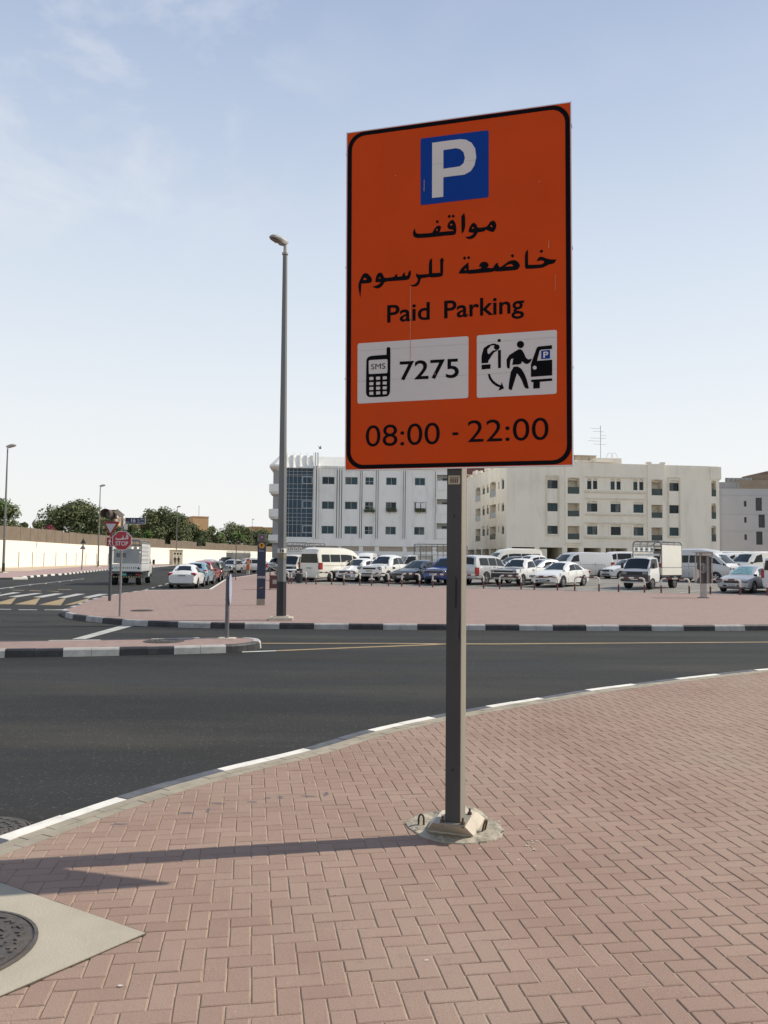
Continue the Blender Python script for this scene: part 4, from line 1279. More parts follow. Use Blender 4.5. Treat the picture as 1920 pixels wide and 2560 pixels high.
MB().b2((-.14, -.14, .66), (.14, .14, .90)).b2((-.17, -.17, .90), (.17, .17, .94)).build('lid', M_band, bb)

# parking meter, post
p, k = pole_base(620, 1436)
pmt = thing('parking_meter', 'orange parking meter with a grey foot and a solar arm', 'parking meter', (p.x, p.y, 0), 0)
H_ = lambda v: D(620, v, p.y).z
MB().b2((-.13, -.1, 0), (.13, .1, H_(1425))).build('foot', M_cpale, pmt)
MB().loft([[(x, y, z) for x, y in rrect(-.17, -.13, .17, .13, .04, 3)] for z in (H_(1425) + .002, H_(1399))]).b2((-.15, -.11, H_(1399)), (.15, .11, H_(1397))).build('cabinet', pm('orange_paint', (.50, .14, .04), .5, .15, 5), pmt, 40)
MB().b2((-.09, -.134, H_(1412)), (.09, -.131, H_(1403))).build('screen', M_cpale, pmt)
MB().tube([(0, 0, H_(1397.5)), (0, 0, H_(1390))], .03, 8).box((.10, 0, H_(1389.5)), (.42, .3, .03), M=Matrix.Rotation(R(-25), 3, 'Y')).build('solar_arm', M_pole, pmt)
p, k = pole_base(589, 1450)
tp = thing('sign_post', 'thin brown pole standing in the pavement near the parking meter', 'post', (p.x, p.y, 0), 0)
H_ = lambda v: D(589, v, p.y).z
MB().tube([(0, 0, 0), (0, 0, H_(1359))], .035, 8).build('post', pm('brown_tube', (.15, .105, .085), .5, .2, 4), tp, 40)
MB().b2((-.05, -.04, H_(1372)), (.05, -.035, H_(1359))).build('plate', M_tg, tp)

# telephone booth
p, k = pole_base(1758, 1495)
ph = thing('phone_booth', 'grey steel telephone booth on a pedestal beside the car park barriers', 'phone booth', (p.x, p.y, 0), R(-2))
H_ = lambda v: D(1757, v, p.y).z
M_ss = pm('brushed_steel', (.40, .365, .32), .5, .12, 6, 0, metal=.1)
M_sd = pm('dark_steel', (.11, .10, .088), .5, .2, 6)
M_bone = pm('off_white_plastic', (.55, .51, .44), .5, .1, 6)
zt, zb3 = H_(1381), H_(1459)
MB().loft([[(x * a, y * a, z) for x, y in ((-.1, -.1), (.13, -.1), (.13, .1), (-.1, .1))] for a, z in ((1.15, .03), (1.0, .12), (1.0, zb3))]).build('pedestal', M_ss, ph)
MB().b2((-.2, -.18, 0), (.2, .18, .035)).build('base', M_sd, ph)
MB().b2((-.40, -.20, zt - .012), (.40, .28, zt + .03)).build('canopy', M_ss, ph)
MB().b2((-.385, -.215, zt - .17), (.385, -.19, zt - .014)).build('fascia', pm('brown_steel', (.25, .215, .18), .5, .12, 6), ph)
MB().b2((-.10, -.219, zt - .135), (.33, -.2155, zt - .055)).b2((-.33, -.219, zt - .125), (-.23, -.2155, zt - .055)).build('name_strip', M_bone, ph)
writing('telephone', -.04, zt - .108, .30, zt - .108, .03, -.2205, 'lettering', pm('grey_letter', (.3, .27, .25), .5), ph, .0)
MB().b2((-.20, .16, zb3), (.34, .2, zt - .014)).build('back_panel', M_sd, ph)
for x in (-.385, -.17, .36):
    MB().b2((x - .02, -.18, zb3 + .03), (x + .02, -.14, zt - .172)).build('upright', M_ss, ph)
MB().b2((.17, -.02, zb3 + .02), (.30, .15, zt - .172)).build('side_panel', pm('grey_panel', (.30, .28, .29), .4, .1, 6, metal=.3), ph)
MB().loft([[(-.40, y, z) for y, z in ((-.15, zb3 + .12), (.1, zb3 + .12), (.1, zb3 + .75), (-.15, zb3 + .75))], [(-.20, y, z) for y, z in ((-.14, zb3 + .3), (.1, zb3 + .3), (.1, zb3 + .6), (-.14, zb3 + .6))]]).build('shell', M_bone, ph)
MB().b2((.30, -.12, zb3 + .02), (.335, .12, zt - .25)).build('rust_panel', pm('rusty_panel', (.11, .055, .04), .6, .4, 9), ph)
tel = MB().ell((.03, .12, (zt + zb3) / 2 - .01), (.115, .06, .20), 14, e=.7).build('telephone', pm('phone_grey', (.30, .29, .27), .4, .1, 6), ph, 60)
MB().tube([(.03 + .125 * math.cos(a * math.pi / 12), .045, (zt + zb3) / 2 - .01 + .215 * math.sin(a * math.pi / 12)) for a in range(25)], .016, 6).build('ring', M_bone, tel, 60)
MB().tube([(-.03, .03, (zt + zb3) / 2 + .1), (-.03, .03, (zt + zb3) / 2 - .1)], .025, 8).ell((-.03, .02, (zt + zb3) / 2 + .11), (.035, .035, .03), 8).ell((-.03, .02, (zt + zb3) / 2 - .11), (.035, .035, .03), 8).build('handset', M_sd, tel, 60)

# hoop barriers along the car park edge
M_hb = pm('barrier_maroon', (.12, .040, .035), .5, .25, 6)
M_hw = pm('barrier_white', (.62, .57, .50), .5, .12, 6, stain=(.3, .25, .2), stain_amt=.4)
def hoop(wd, label):
    t = thing('hoop_barrier', label, 'barrier', group='hoop barriers along the car park edge')
    h, r = .76, .045
    for s_ in (-1, 1):
        MB().tube([(s_ * wd / 2, 0, -.05), (s_ * wd / 2, 0, .40)], r, 10).build('leg', M_hb, t, 40)
        q = [(s_ * wd / 2, 0, .402)] + [(s_ * (wd / 2 - .16 + .16 * math.cos(R(a))), 0, h - .16 + .16 * math.sin(R(a))) for a in range(0, 91, 15)] + [(s_ * (wd / 2 - .26), 0, h)]
        MB().tube(q, r, 10).build('corner', M_hw, t, 60)
    x = wd / 2 - .26
    st_ = 2 * x / 3
    for i in range(3):
        MB().tube([(-x + st_ * i + .001, 0, h), (-x + st_ * (i + 1) - .001, 0, h)], r, 10).build('rail_band', M_hw if i == 1 else M_hb, t, 40)
    return t
hp = [((700, 1454), (720.7, 1455), 'hoop barrier directly behind the tall street lamp'), ((728, 1455), (765, 1456), 'hoop barrier behind the small black bin'), ((790, 1456.5), (828.6, 1457), 'hoop barrier behind the white minibus rear'), ((859.5, 1458), (899.5, 1459), 'hoop barrier in front of the small white hatchback'), ((929, 1459.5), (971, 1461), 'hoop barrier in front of the white double cab pickup'),
      ((1004.5, 1463.5), (1048.5, 1464.5), 'hoop barrier in front of the black saloon'), ((1081.7, 1465.5), (1128, 1466.5), 'hoop barrier in front of the blue car'), ((1157, 1467.5), (1209, 1468.5), 'hoop barrier behind the rear of the white four wheel drive'), ((1249, 1470), (1302.7, 1471.5), 'hoop barrier in front of the pickup with the grey bonnet'), ((1336, 1472), (1393.6, 1473.5), 'hoop barrier in front of the white saloon'),
      ((1437, 1475.5), (1497.5, 1476.5), 'hoop barrier in the empty bay between the white saloon and the small truck'), ((1546.5, 1478), (1611, 1478.5), 'hoop barrier in front of the small truck with the roof cage'), ((1653, 1480.5), (1723, 1481.5), 'hoop barrier just left of the telephone booth'), ((1776, 1485), (1850.5, 1485.5), 'hoop barrier in front of the silver car beside the telephone booth'), ((1918, 1489), (1995, 1492), 'hoop barrier cut by the right edge of the photo')]
for i, (a, b, lbl) in enumerate(hp):
    pa, pb = G(*a), G(*b)
    # stand every hoop on the line of the kerb
    def onl(u):
        d = ray(u, 1470)
        n2 = Vector((-ld.y, ld.x))
        t = (LOT_A - n2 * .12).dot(n2) / (d.x * n2.x + d.y * n2.y)
        return Vector((d.x * t, d.y * t))
    pa, pb = onl(a[0]), onl(b[0])
    h = hoop((pb - pa).length, lbl)
    m = (pa + pb) / 2
    h.location = (m.x, m.y, 0)
    h.rotation_euler.z = math.atan2(pb.y - pa.y, pb.x - pa.x) + rnd.uniform(-.02, .02)
# ------------------------------------------------------------------ the long white wall and its screen fence
M_wallw = pm('cream_white_wall', (.82, .785, .68), .9, .05, .5, 0, stain=(.62, .56, .44), stain_amt=.35, stain_scale=.5, zs=.3)
M_fence = pm('brown_screen', (.165, .128, .09), .85, .12, .8, 0, stain=(.22, .18, .13), stain_amt=.5, stain_scale=.4)
M_post = pm('grey_fence_post', (.16, .14, .12), .6, .1, 4)
def ribbon(mb, line, z0, z1, th):
    a = offset_line(line, th / 2)
    b = offset_line(line, -th / 2)
    mb.loft([[(p.x, p.y, z0), (q.x, q.y, z0), (q.x, q.y, z1), (p.x, p.y, z1)] for p, q in zip(a, b)])
wt = thing('boundary_wall', 'long cream white boundary wall with a brown screen fence on top', 'wall')
WH = 3.62
mb = MB()
ribbon(mb, wl, -.1, WH, .3)
mb.build('wall', M_wallw, wt)
# drain pipes low on the wall, each a part
cum = 0
tot = resample(wl, 6.0, 1)
pipes = [p for p in tot if p.y < 170]
for p in pipes:
    i_ = min(range(len(wl) - 1), key=lambda i: (wl[i] - p).length)
    t_ = (wl[i_ + 1] - wl[i_]).normalized()
    n_ = Vector((t_.y, -t_.x))
    q = p + n_ * .19
    MB().box((q.x, q.y, 1.05), (.10, .10, 2.1), math.atan2(t_.y, t_.x)).build('drain_pipe', pm('grey_pipe', (.34, .31, .25), .7, .1, 3), wt)
fseg = resample(wl, 4.2, 0)
gaps = set()
for i_ in range(len(fseg) - 1):
    a, b = fseg[i_], fseg[i_ + 1]
    if a.y > 330:
        break
    z1 = WH + 1.95 + rnd.uniform(-.10, .10)
    low = i_ in (27, 33, 34)
    t_ = (b - a).normalized()
    m_ = (a + b) / 2
    MB().box((m_.x, m_.y, (WH + z1) / 2 - (.5 if low else 0)), ((b - a).length - .07, .05, z1 - WH - (1.0 if low else 0)), math.atan2(t_.y, t_.x)).build('screen_panel', M_fence, wt)
    MB().box((a.x, a.y, WH + 1.05), (.07, .12, 2.15), math.atan2(t_.y, t_.x)).build('fence_post', M_post, wt)
# guard hut on the wall line behind the pedestrians
p = D(440, 1395, 172)
gh = thing('guard_hut', 'small cream hut with dark square openings behind the two pedestrians', 'hut', (p.x, p.y, 0), R(35))
M_cream = pm('cream_render', (.66, .58, .42), .9, .08, 1)
MB().b2((-1.05, -1.0, 0), (1.05, 1.0, 2.95)).build('wall', M_cream, gh)
MB().b2((-1.15, -1.1, 2.95), (1.15, 1.15, 3.1)).build('roof', M_cpale, gh)
for i in range(3):
    MB().b2((-.8 + .62 * i, -1.03, 2.1), (-.45 + .62 * i, -1.002, 2.5)).build('vent', pm('dark_opening', (.03, .025, .02), .8), gh)

# ------------------------------------------------------------------ trees
M_bark = pm('bark', (.16, .115, .08), .95, .25, 5, .4, 20)
def leafmat(name, c, c2):
    m = pm(name, c, .7, .35, .55, 0, spec=.25)
    b = m.node_tree.nodes['Principled BSDF']
    return m
LEAF = [leafmat('deep_green_leaves', (.105, .128, .055), 0), leafmat('olive_green_leaves', (.135, .15, .065), 0), leafmat('bright_green_leaves', (.11, .17, .045), 0)]
M_boug = pm('magenta_blossom', (.34, .06, .10), .7, .3, 1)
def foliage(name, blobs, n, size, mats, parent, seed):
    rr = random.Random(seed)
    mb = MB()
    vol = [b[3] * b[4] for b in blobs]
    sv = sum(vol)
    for b, vo in zip(blobs, vol):
        mi = rr.choice(range(len(mats)))
        for _ in range(int(n * vo / sv)):
            while True:
                d = Vector((rr.gauss(0, 1), rr.gauss(0, 1), rr.gauss(0, 1)))
                if d.length > .1:
                    break
            d.normalize()
            q = rr.uniform(.55, 1.06) if rr.random() < .88 else rr.uniform(1.0, 1.22)
            p = Vector((b[0] + d.x * b[3] * q, b[1] + d.y * b[3] * q, b[2] + d.z * b[4] * q))
            s = size * rr.uniform(.5, 1.3)
            nrm = (d + Vector((rr.gauss(0, .6), rr.gauss(0, .6), rr.gauss(0, .6) + .25))).normalized()
            u = nrm.orthogonal().normalized()
            u = Matrix.Rotation(rr.uniform(0, 6.28), 3, nrm) @ u
            v = nrm.cross(u)
            mb.add([p - u * s * .5, p + v * s * .32 + nrm * s * .1, p + u * s * .6, p - v * s * .32 + nrm * s * .08], [(0, 1, 2, 3)], mi if rr.random() < .8 else rr.randrange(len(mats)))
    return mb.build(name, mats, parent)
def tree(name, label, loc, hgt, wid, seed, mats, trunk_h=.35, nb=26, n=5200, size=.42, cat='tree', group=None, flat_=.8, lo=.30):
    rr = random.Random(seed)
    t = thing(name, label, cat, loc, 0, group)
    blobs = []
    for k in range(nb):
        a = rr.uniform(0, 6.28)
        h = rr.uniform(0, 1) ** .85
        env = math.sqrt(max(.06, 1 - (2 * h - .85) ** 2 / 1.35))
        r = rr.uniform(.15, .92) ** .6 * env * wid / 2 * .80
        br = wid * rr.uniform(.09, .17)
        blobs.append((r * math.cos(a), r * math.sin(a), hgt * (lo + (1 - lo - .07) * h) - br * .1, br, br * flat_))
    mb = MB()
    mb.tube([(0, 0, -.2), (rr.uniform(-.2, .2), 0, hgt * trunk_h * .5), (rr.uniform(-.3, .3), rr.uniform(-.3, .3), hgt * trunk_h)], [hgt * .035, hgt * .027, hgt * .022], 9)
    for b in blobs[:14]:
        mb.tube([(0, 0, hgt * trunk_h * .85), (b[0] * .45, b[1] * .45, hgt * trunk_h + (b[2] - hgt * trunk_h) * .55), b[:3]], [hgt * .014, hgt * .010, hgt * .004], 6)
    mb.build('trunk', M_bark, t, 60)
    foliage('crown', blobs, int(n * 1.7), size * 1.05, mats, t, seed + 1)
    return t
def tpx(name, label, u, vtop, wpx, Y, seed, mats, **k):
    p = D(u, 1400, Y)
    top = D(u, vtop, Y).z
    return tree(name, label, (p.x, p.y, 0), top * 1.03, wpx / FPX * Y * 1.32, seed, mats, **k)
GT = 'trees behind the white wall'
tpx('leafy_tree', 'feathery green tree cut by the left edge of the photo above the fence', -5, 1257, 120, 122, 3, LEAF[1:], group=GT, size=.34, n=4500)
tpx('leafy_tree', 'broad dark tree behind the wall, the biggest crown left of the give way sign', 185, 1262, 160, 168, 5, LEAF[:2], group=GT, n=9000, size=.5, nb=40, lo=.22)
tpx('leafy_tree', 'small dark tree tuft low above the fence near the left edge', 55, 1306, 44, 140, 8, LEAF[:1], group=GT, n=1500, size=.4, nb=10)
tpx('leafy_tree', 'thin olive tree on the left flank of the biggest crown', 110, 1290, 70, 175, 9, LEAF[1:2], group=GT, n=1900, size=.42, nb=14)
tpx('leafy_tree', 'shaded tree between the give way triangle and the stop sign', 262, 1300, 70, 190, 11, LEAF[:2], group=GT, n=3600, size=.5)
tpx('flowering_bush', 'bush with magenta blossom showing above the fence', 118, 1312, 48, 158, 12, [M_boug, LEAF[1], M_boug], cat='bush', n=1500, size=.4, nb=10)
tpx('leafy_tree', 'tall dark round tree to the right of the stop sign', 400, 1266, 118, 215, 14, LEAF[:2], group=GT, n=8000, size=.55, nb=36, lo=.22)
tpx('leafy_tree', 'bright green low tree in front of the dark round tree by the stop sign', 366, 1326, 62, 202, 16, LEAF[2:], group=GT, n=2800, size=.45, nb=14)
tpx('leafy_tree', 'dark tree under the left part of the sandy block', 338, 1330, 50, 205, 17, LEAF[:1], group=GT, n=2200, size=.5, nb=12)
tpx('leafy_tree', 'spreading tree below the sandy apartment block', 478, 1314, 90, 250, 18, LEAF[:2], group=GT, n=5200, size=.6, lo=.2)
tpx('leafy_tree', 'green tree in front of the right side of the sandy block', 530, 1318, 64, 268, 19, LEAF[1:], group=GT, n=3400, size=.6, lo=.2)
tpx('leafy_tree', 'dark green tree in the row left of the totem sign', 585, 1311, 92, 290, 21, LEAF[:2], group=GT, n=5600, size=.6, lo=.2)
tpx('leafy_tree', 'olive tree behind the blue totem sign', 655, 1331, 90, 318, 23, LEAF[:2], group=GT, n=4600, size=.65, lo=.2)
tpx('leafy_tree', 'low green tree seen between the totem sign and the tall lamp', 705, 1342, 60, 335, 24, LEAF[1:2], group=GT, n=2400, size=.65, lo=.2)
tpx('leafy_tree', 'dark tree behind the street name plate between two bigger crowns', 322, 1310, 66, 206, 31, LEAF[:2], group=GT, n=3600, size=.5, lo=.15)
tpx('leafy_tree', 'rounded olive tree at the right foot of the tall dark tree', 440, 1330, 60, 226, 32, LEAF[:2], group=GT, n=3000, size=.5, lo=.15)
tpx('leafy_tree', 'low olive tree at the right foot of the biggest crown', 232, 1300, 60, 178, 33, LEAF[1:2], group=GT, n=3000, size=.5, lo=.15)
tpx('leafy_tree', 'low dark tree at the left foot of the biggest crown', 140, 1305, 60, 172, 34, LEAF[:2], group=GT, n=3000, size=.5, lo=.15)
# date palm
p = D(598, 1400, 282)
pt = thing('palm_tree', 'date palm with drooping fronds among the trees left of the totem sign', 'palm tree', (p.x, p.y, 0))
hp_ = D(598, 1342, 282).z
MB().tube([(0, 0, 0), (.1, 0, hp_ * .5), (0, 0, hp_)], [.35, .28, .25], 9).build('trunk', M_bark, pt, 60)
mb = MB()
rr = random.Random(4)
for k in range(34):
    a, e = rr.uniform(0, 6.28), rr.uniform(-.3, 1.2)
    le = rr.uniform(2.6, 3.6)
    pr = Vector((0, 0, hp_))
    d = Vector((math.cos(a) * math.cos(e), math.sin(a) * math.cos(e), math.sin(e)))
    for s_ in range(6):
        nx = pr + d * le / 6
        sd = d.cross(Vector((0, 0, 1))).normalized()
        wv = .32 * (1 - s_ / 6.5)
        for q in (-1, 1):
            mb.add([pr, nx, nx + sd * q * wv + Vector((0, 0, -.15)), pr + sd * q * wv * 1.1 + Vector((0, 0, -.15))], [(0, 1, 2, 3)])
        pr = nx
        d = (d + Vector((0, 0, -.22))).normalized()
mb.build('fronds', LEAF[2], pt)

# ------------------------------------------------------------------ sandy blocks beyond the trees
M_sandst = pm('sandy_render', (.46, .305, .165), .9, .08, .5)
M_slot = pm('dark_slot', (.13, .06, .035), .8, .1, 2)
def block(label, pts_u, vt, Y, rz, dep, slots=0, wd=None):
    (u0, u1) = pts_u
    a = D(u0, 1400, Y)
    top = D(u0, vt, Y).z
    t = thing('apartment_block', label, 'building', (a.x, a.y, 0), rz, 'sandy blocks beyond the trees')
    wv = wd or (u1 - u0) / FPX * Y
    MB().b2((0, 0, 0), (wv, dep, top - .4)).build('wall', M_sandst, t)
    MB().b2((-.15, -.15, top - .398), (wv + .15, dep + .15, top)).build('parapet', M_sandst, t)
    for i in range(slots):
        y = dep * (.15 + .7 * i / max(1, slots - 1))
        MB().b2((wv - .1, y - .35, top * .42), (wv + .05, y + .35, top * .72)).build('window', M_slot, t)
    return t
ab = block('tall sandy block with a sunlit right side above the trees', (481, 514), 1290, 330, R(28), 17, 4, 6.2)
MB().tube([(5.5, 12, 15), (5.5, 12, 23)], .09, 6).build('mast', M_pole, ab)
block('low sandy block left of the tall sandy one', (446, 486), 1308, 322, R(6), 10, 0)
block('sandy block right of the trees beside the totem sign', (627, 650), 1316, 360, R(22), 16, 3, 5)
block('long low sandy block behind the tall lamp', (648, 700), 1318, 372, R(3), 12, 0)
block('olive toned block half hidden behind the stop sign', (318, 356), 1300, 260, R(5), 12, 0)
block('sandy block behind the give way triangle', (245, 285), 1290, 240, R(5), 12, 0)

# ------------------------------------------------------------------ two pedestrians far along the wall
def person(label, loc, rz, cloth, legs, seed):
    t = thing('person', label, 'person', loc, rz, 'pedestrians by the white wall')
    def skin(name, pts, edges, rad, m, lv=1):
        me = bpy.data.meshes.new(name)
        me.from_pydata(pts, edges, [])
        o = bpy.data.objects.new(name, me)
        col.objects.link(o)
        md = o.modifiers.new('skin', 'SKIN')
        sv = me.skin_vertices[0].data
        for i, r_ in enumerate(rad):
            sv[i].radius = (r_, r_ * .8) if not isinstance(r_, tuple) else r_
            sv[i].use_root = i == 0
        ss = o.modifiers.new('sub', 'SUBSURF')
        ss.levels = ss.render_levels = lv
        me.materials.append(m)
        o.parent = t
        return o
    M_skin = pm('brown_skin', (.19, .105, .07), .6, .08, 8)
    P = [(0, 0, .95), (0, .01, 1.15), (0, 0, 1.38), (0, -.02, 1.50), (0, -.03, 1.58), (0, -.02, 1.70),
         (.18, 0, 1.38), (.23, .02, 1.12), (.24, -.06, .88), (.24, -.09, .80), (-.18, 0, 1.38), (-.23, .0, 1.12), (-.23, .06, .90), (-.23, .06, .81),
         (.09, 0, .90), (.10, -.09, .50), (.10, -.14, .09), (.11, -.26, .04), (-.09, 0, .90), (-.10, .10, .50), (-.10, .22, .10), (-.10, .12, .04)]
    E = [(0, 1), (1, 2), (2, 3), (3, 4), (4, 5), (2, 6), (6, 7), (7, 8), (8, 9), (2, 10), (10, 11), (11, 12), (12, 13), (0, 14), (14, 15), (15, 16), (16, 17), (0, 18), (18, 19), (19, 20), (20, 21)]
    Rr = [(.15, .11), (.14, .10), (.16, .11), .055, (.085, .095), (.075, .09), .06, .045, .035, .03, .06, .045, .035, .03, .085, .062, .04, .035, .085, .062, .04, .035]
    skin('body', P, E, Rr, M_skin, 2)
    skin('shirt', [(0, 0, .86), (0, .01, 1.15), (0, 0, 1.40), (.18, 0, 1.38), (.235, .02, 1.10), (-.18, 0, 1.38), (-.235, 0, 1.10)], [(0, 1), (1, 2), (2, 3), (3, 4), (2, 5), (5, 6)], [(.175, .13), (.16, .12), (.175, .125), .08, .06, .08, .06], cloth)
    skin('trousers', [(0, 0, .95), (.09, 0, .86), (.10, -.09, .48), (.10, -.135, .12), (-.09, 0, .86), (-.10, .10, .48), (-.10, .21, .14)], [(0, 1), (1, 2), (2, 3), (0, 4), (4, 5), (5, 6)], [(.165, .12), .105, .082, .062, .105, .082, .062], legs)
    MB().ell((0, -.015, 1.70), (.088, .10, .085), 12).build('hair', pm('black_hair', (.012, .010, .010), .6), t, 60)
    mb = MB()
    mb.ell((0, -.135, 1.615), (.014, .022, .02), 6)
    mb.build('nose', M_skin, t, 60)
    mb = MB()
    for s_ in (-1, 1):
        mb.ell((s_ * .032, -.118, 1.645), (.012, .008, .008), 6)
    mb.build('eyes', pm('black_hair', (.012, .010, .010), .6), t, 60)
    return t
p = D(437.5, 1400, 150)
person('person in dark clothes walking by the wall, left of a pair', (p.x, p.y, 0), R(200), pm('charcoal_cloth', (.03, .028, .03), .9, .1, 9), pm('charcoal_trousers', (.022, .020, .022), .9, .1, 9), 1)
p = D(446.5, 1400, 148)
person('person in dark red-brown top walking by the wall, right of a pair', (p.x, p.y, 0), R(190), pm('maroon_cloth', (.06, .022, .02), .9, .1, 9), pm('black_trousers', (.014, .012, .014), .9, .1, 9), 2)
# a bird in flight over the parapet
p = D(800.5, 1121.5, 100)
bd_ = thing('bird', 'small dark bird flying above the parapet of the white building', 'bird', tuple(p), R(40))
mb = MB()
mb.loft([[(x, r_ * math.cos(a * math.pi / 4), z + r_ * math.sin(a * math.pi / 4)) for a in range(8)] for x, r_, z in ((-.22, .01, -.02), (-.12, .045, 0), (0, .065, 0), (.10, .045, .02), (.15, .035, .05), (.19, .025, .05), (.23, .006, .04))])
mb.build('body', pm('grey_feathers', (.06, .06, .07), .8, .2, 20), bd_, 60)
for s_ in (-1, 1):
    mb = MB()
    r1 = [(.08, s_ * .03, .02), (-.06, s_ * .03, .02), (-.10, s_ * .16, .16), (-.16, s_ * .26, .30), (-.02, s_ * .22, .28), (.07, s_ * .13, .16)]
    mb.add(r1 + [(x, y, z + .012) for x, y, z in r1], [tuple(range(6)), tuple(range(11, 5, -1))] + [(i, (i + 1) % 6, 6 + (i + 1) % 6, 6 + i) for i in range(6)])
    mb.build('wing', pm('grey_feathers', (.06, .06, .07), .8, .2, 20), bd_)
r1 = [(-.18, -.02, -.01), (-.32, -.05, -.03), (-.34, 0, -.03), (-.32, .05, -.03), (-.18, .02, -.01)]
MB().add(r1 + [(x, y, z + .01) for x, y, z in r1], [tuple(range(5)), tuple(range(9, 4, -1))] + [(i, (i + 1) % 5, 5 + (i + 1) % 5, 5 + i) for i in range(5)]).build('tail', pm('grey_feathers', (.06, .06, .07), .8, .2, 20), bd_)
# ------------------------------------------------------------------ buildings
M_lw = pm('white_render', (.84, .82, .765), .9, .05, .35, 0, stain=(.46, .45, .42), stain_amt=.45, stain_scale=.7, zs=.35)
M_rw = pm('cream_white_render', (.86, .79, .655), .9, .05, .35, 0, stain=(.52, .46, .36), stain_amt=.45, stain_scale=.6, zs=.35)
M_trim = pm('stained_trim', (.74, .67, .54), .9, .08, .6, 0, stain=(.40, .34, .26), stain_amt=.5, stain_scale=1.5)
M_slotd = pm('grey_groove', (.25, .24, .22), .9, .1, 1)
M_glass = pm('teal_window_glass', (.010, .046, .056), .12, .5, .45, 0, spec=.35)
M_glassb = pm('blue_curtain_glass', (.008, .045, .080), .10, .5, .3, 0, spec=.35)
M_frame = pm('pale_window_frame', (.40, .42, .42), .5, .1, 3)
M_dframe = pm('dark_window_frame', (.035, .045, .045), .5, .1, 3)
M_green = pm('green_balcony_glass', (.022, .045, .042), .15, .3, .8, 0, spec=.5)
M_dark = pm('near_black', (.022, .022, .022), .9, .2, 1)  # plain near-black for balcony doors, block windows and the laundry line
M_tank = pm('beige_tank', (.42, .35, .26), .8, .1, 1)
FR = lambda s, z, d: (s, d, z)
def bx(mb, mp_, s0, s1, z0, z1, d0, d1):
    a, b = mp_(s0, z0, d0), mp_(s1, z1, d1)
    return mb.b2(tuple(min(p, q) for p, q in zip(a, b)), tuple(max(p, q) for p, q in zip(a, b)))
def holed_wall(mb, mp_, s0, s1, z0, z1, ops, d=0.0):
    xs = sorted({s0, s1, *[min(max(o[i], s0), s1) for o in ops for i in (0, 2)]})
    zs_ = sorted({z0, z1, *[min(max(o[i], z0), z1) for o in ops for i in (1, 3)]})
    for i in range(len(xs) - 1):
        for j in range(len(zs_) - 1):
            cx, cz = (xs[i] + xs[i + 1]) / 2, (zs_[j] + zs_[j + 1]) / 2
            if any(o[0] < cx < o[2] and o[1] < cz < o[3] for o in ops):
                continue
            mb.add([mp_(xs[i], zs_[j], d), mp_(xs[i + 1], zs_[j], d), mp_(xs[i + 1], zs_[j + 1], d), mp_(xs[i], zs_[j + 1], d)], [(0, 1, 2, 3)])
    for a, b, c, e, dp in ops:
        q = [(a, b), (c, b), (c, e), (a, e)]
        vs = [mp_(s, z, d) for s, z in q] + [mp_(s, z, d + dp) for s, z in q]
        mb.add(vs, [(i, (i + 1) % 4, 4 + (i + 1) % 4, 4 + i) for i in range(4)] + [(4, 5, 6, 7)])
M_gl2 = pm('dark_window_glass', (.006, .020, .026), .10, .4, .5, 0, spec=.3)
M_gl3 = pm('curtained_window', (.10, .115, .11), .3, .6, 1.4, 0, spec=.3)
wr_ = random.Random(5)
def window(par, mp_, a, b, c, e, dp, mull=1, trans=0, fm=None, gm=None, name='window', fw=.055):
    mb = MB()
    bx(mb, mp_, a + .01, c - .01, b + .01, e - .01, dp - .05, dp - .02)
    w_ = mb.build(name, gm or wr_.choice((M_glass, M_glass, M_gl2, M_gl2)), par)
    if gm is None and mull == 1 and wr_.random() < .35:
        mb = MB()
        sx_ = a if wr_.random() < .5 else (a + c) / 2
        bx(mb, mp_, sx_ + .06, sx_ + (c - a) / 2 - .06, b + .06, e - .06, dp - .0515, dp - .0505)
        mb.build('curtain', M_gl3, w_)
    mb = MB()
    y0, y1 = dp - .10, dp - .052
    bx(mb, mp_, a + .004, c - .004, b + .004, b + fw, y0, y1)
    bx(mb, mp_, a + .004, c - .004, e - fw, e - .004, y0, y1)
    bx(mb, mp_, a + .004, a + fw, b + fw, e - fw, y0, y1)
    bx(mb, mp_, c - fw, c - .004, b + fw, e - fw, y0, y1)
    for k in range(mull):
        x = a + (c - a) * (k + 1) / (mull + 1)
        bx(mb, mp_, x - fw / 2, x + fw / 2, b + fw, e - fw, y0 + .004, y1)
    for k in range(trans):
        z = b + (e - b) * .45
        bx(mb, mp_, a + fw, c - fw, z - fw / 2, z + fw / 2, y0 + .008, y1)
    mb.build('frame', fm or M_frame, w_)
    return w_
class Frame:
    def __init__(s, p, ang):
        s.O, s.a = Vector((p[0], p[1], 0)), ang
        s.e1 = Vector((math.cos(ang), math.sin(ang), 0))
        s.n = Vector((-s.e1.y, s.e1.x, 0))
    def at(s, u, v):
        d = ray(u, v)
        t = (s.O - CL).dot(s.n) / d.dot(s.n)
        p = CL + d * t
        return (p - s.O).dot(s.e1), p.z

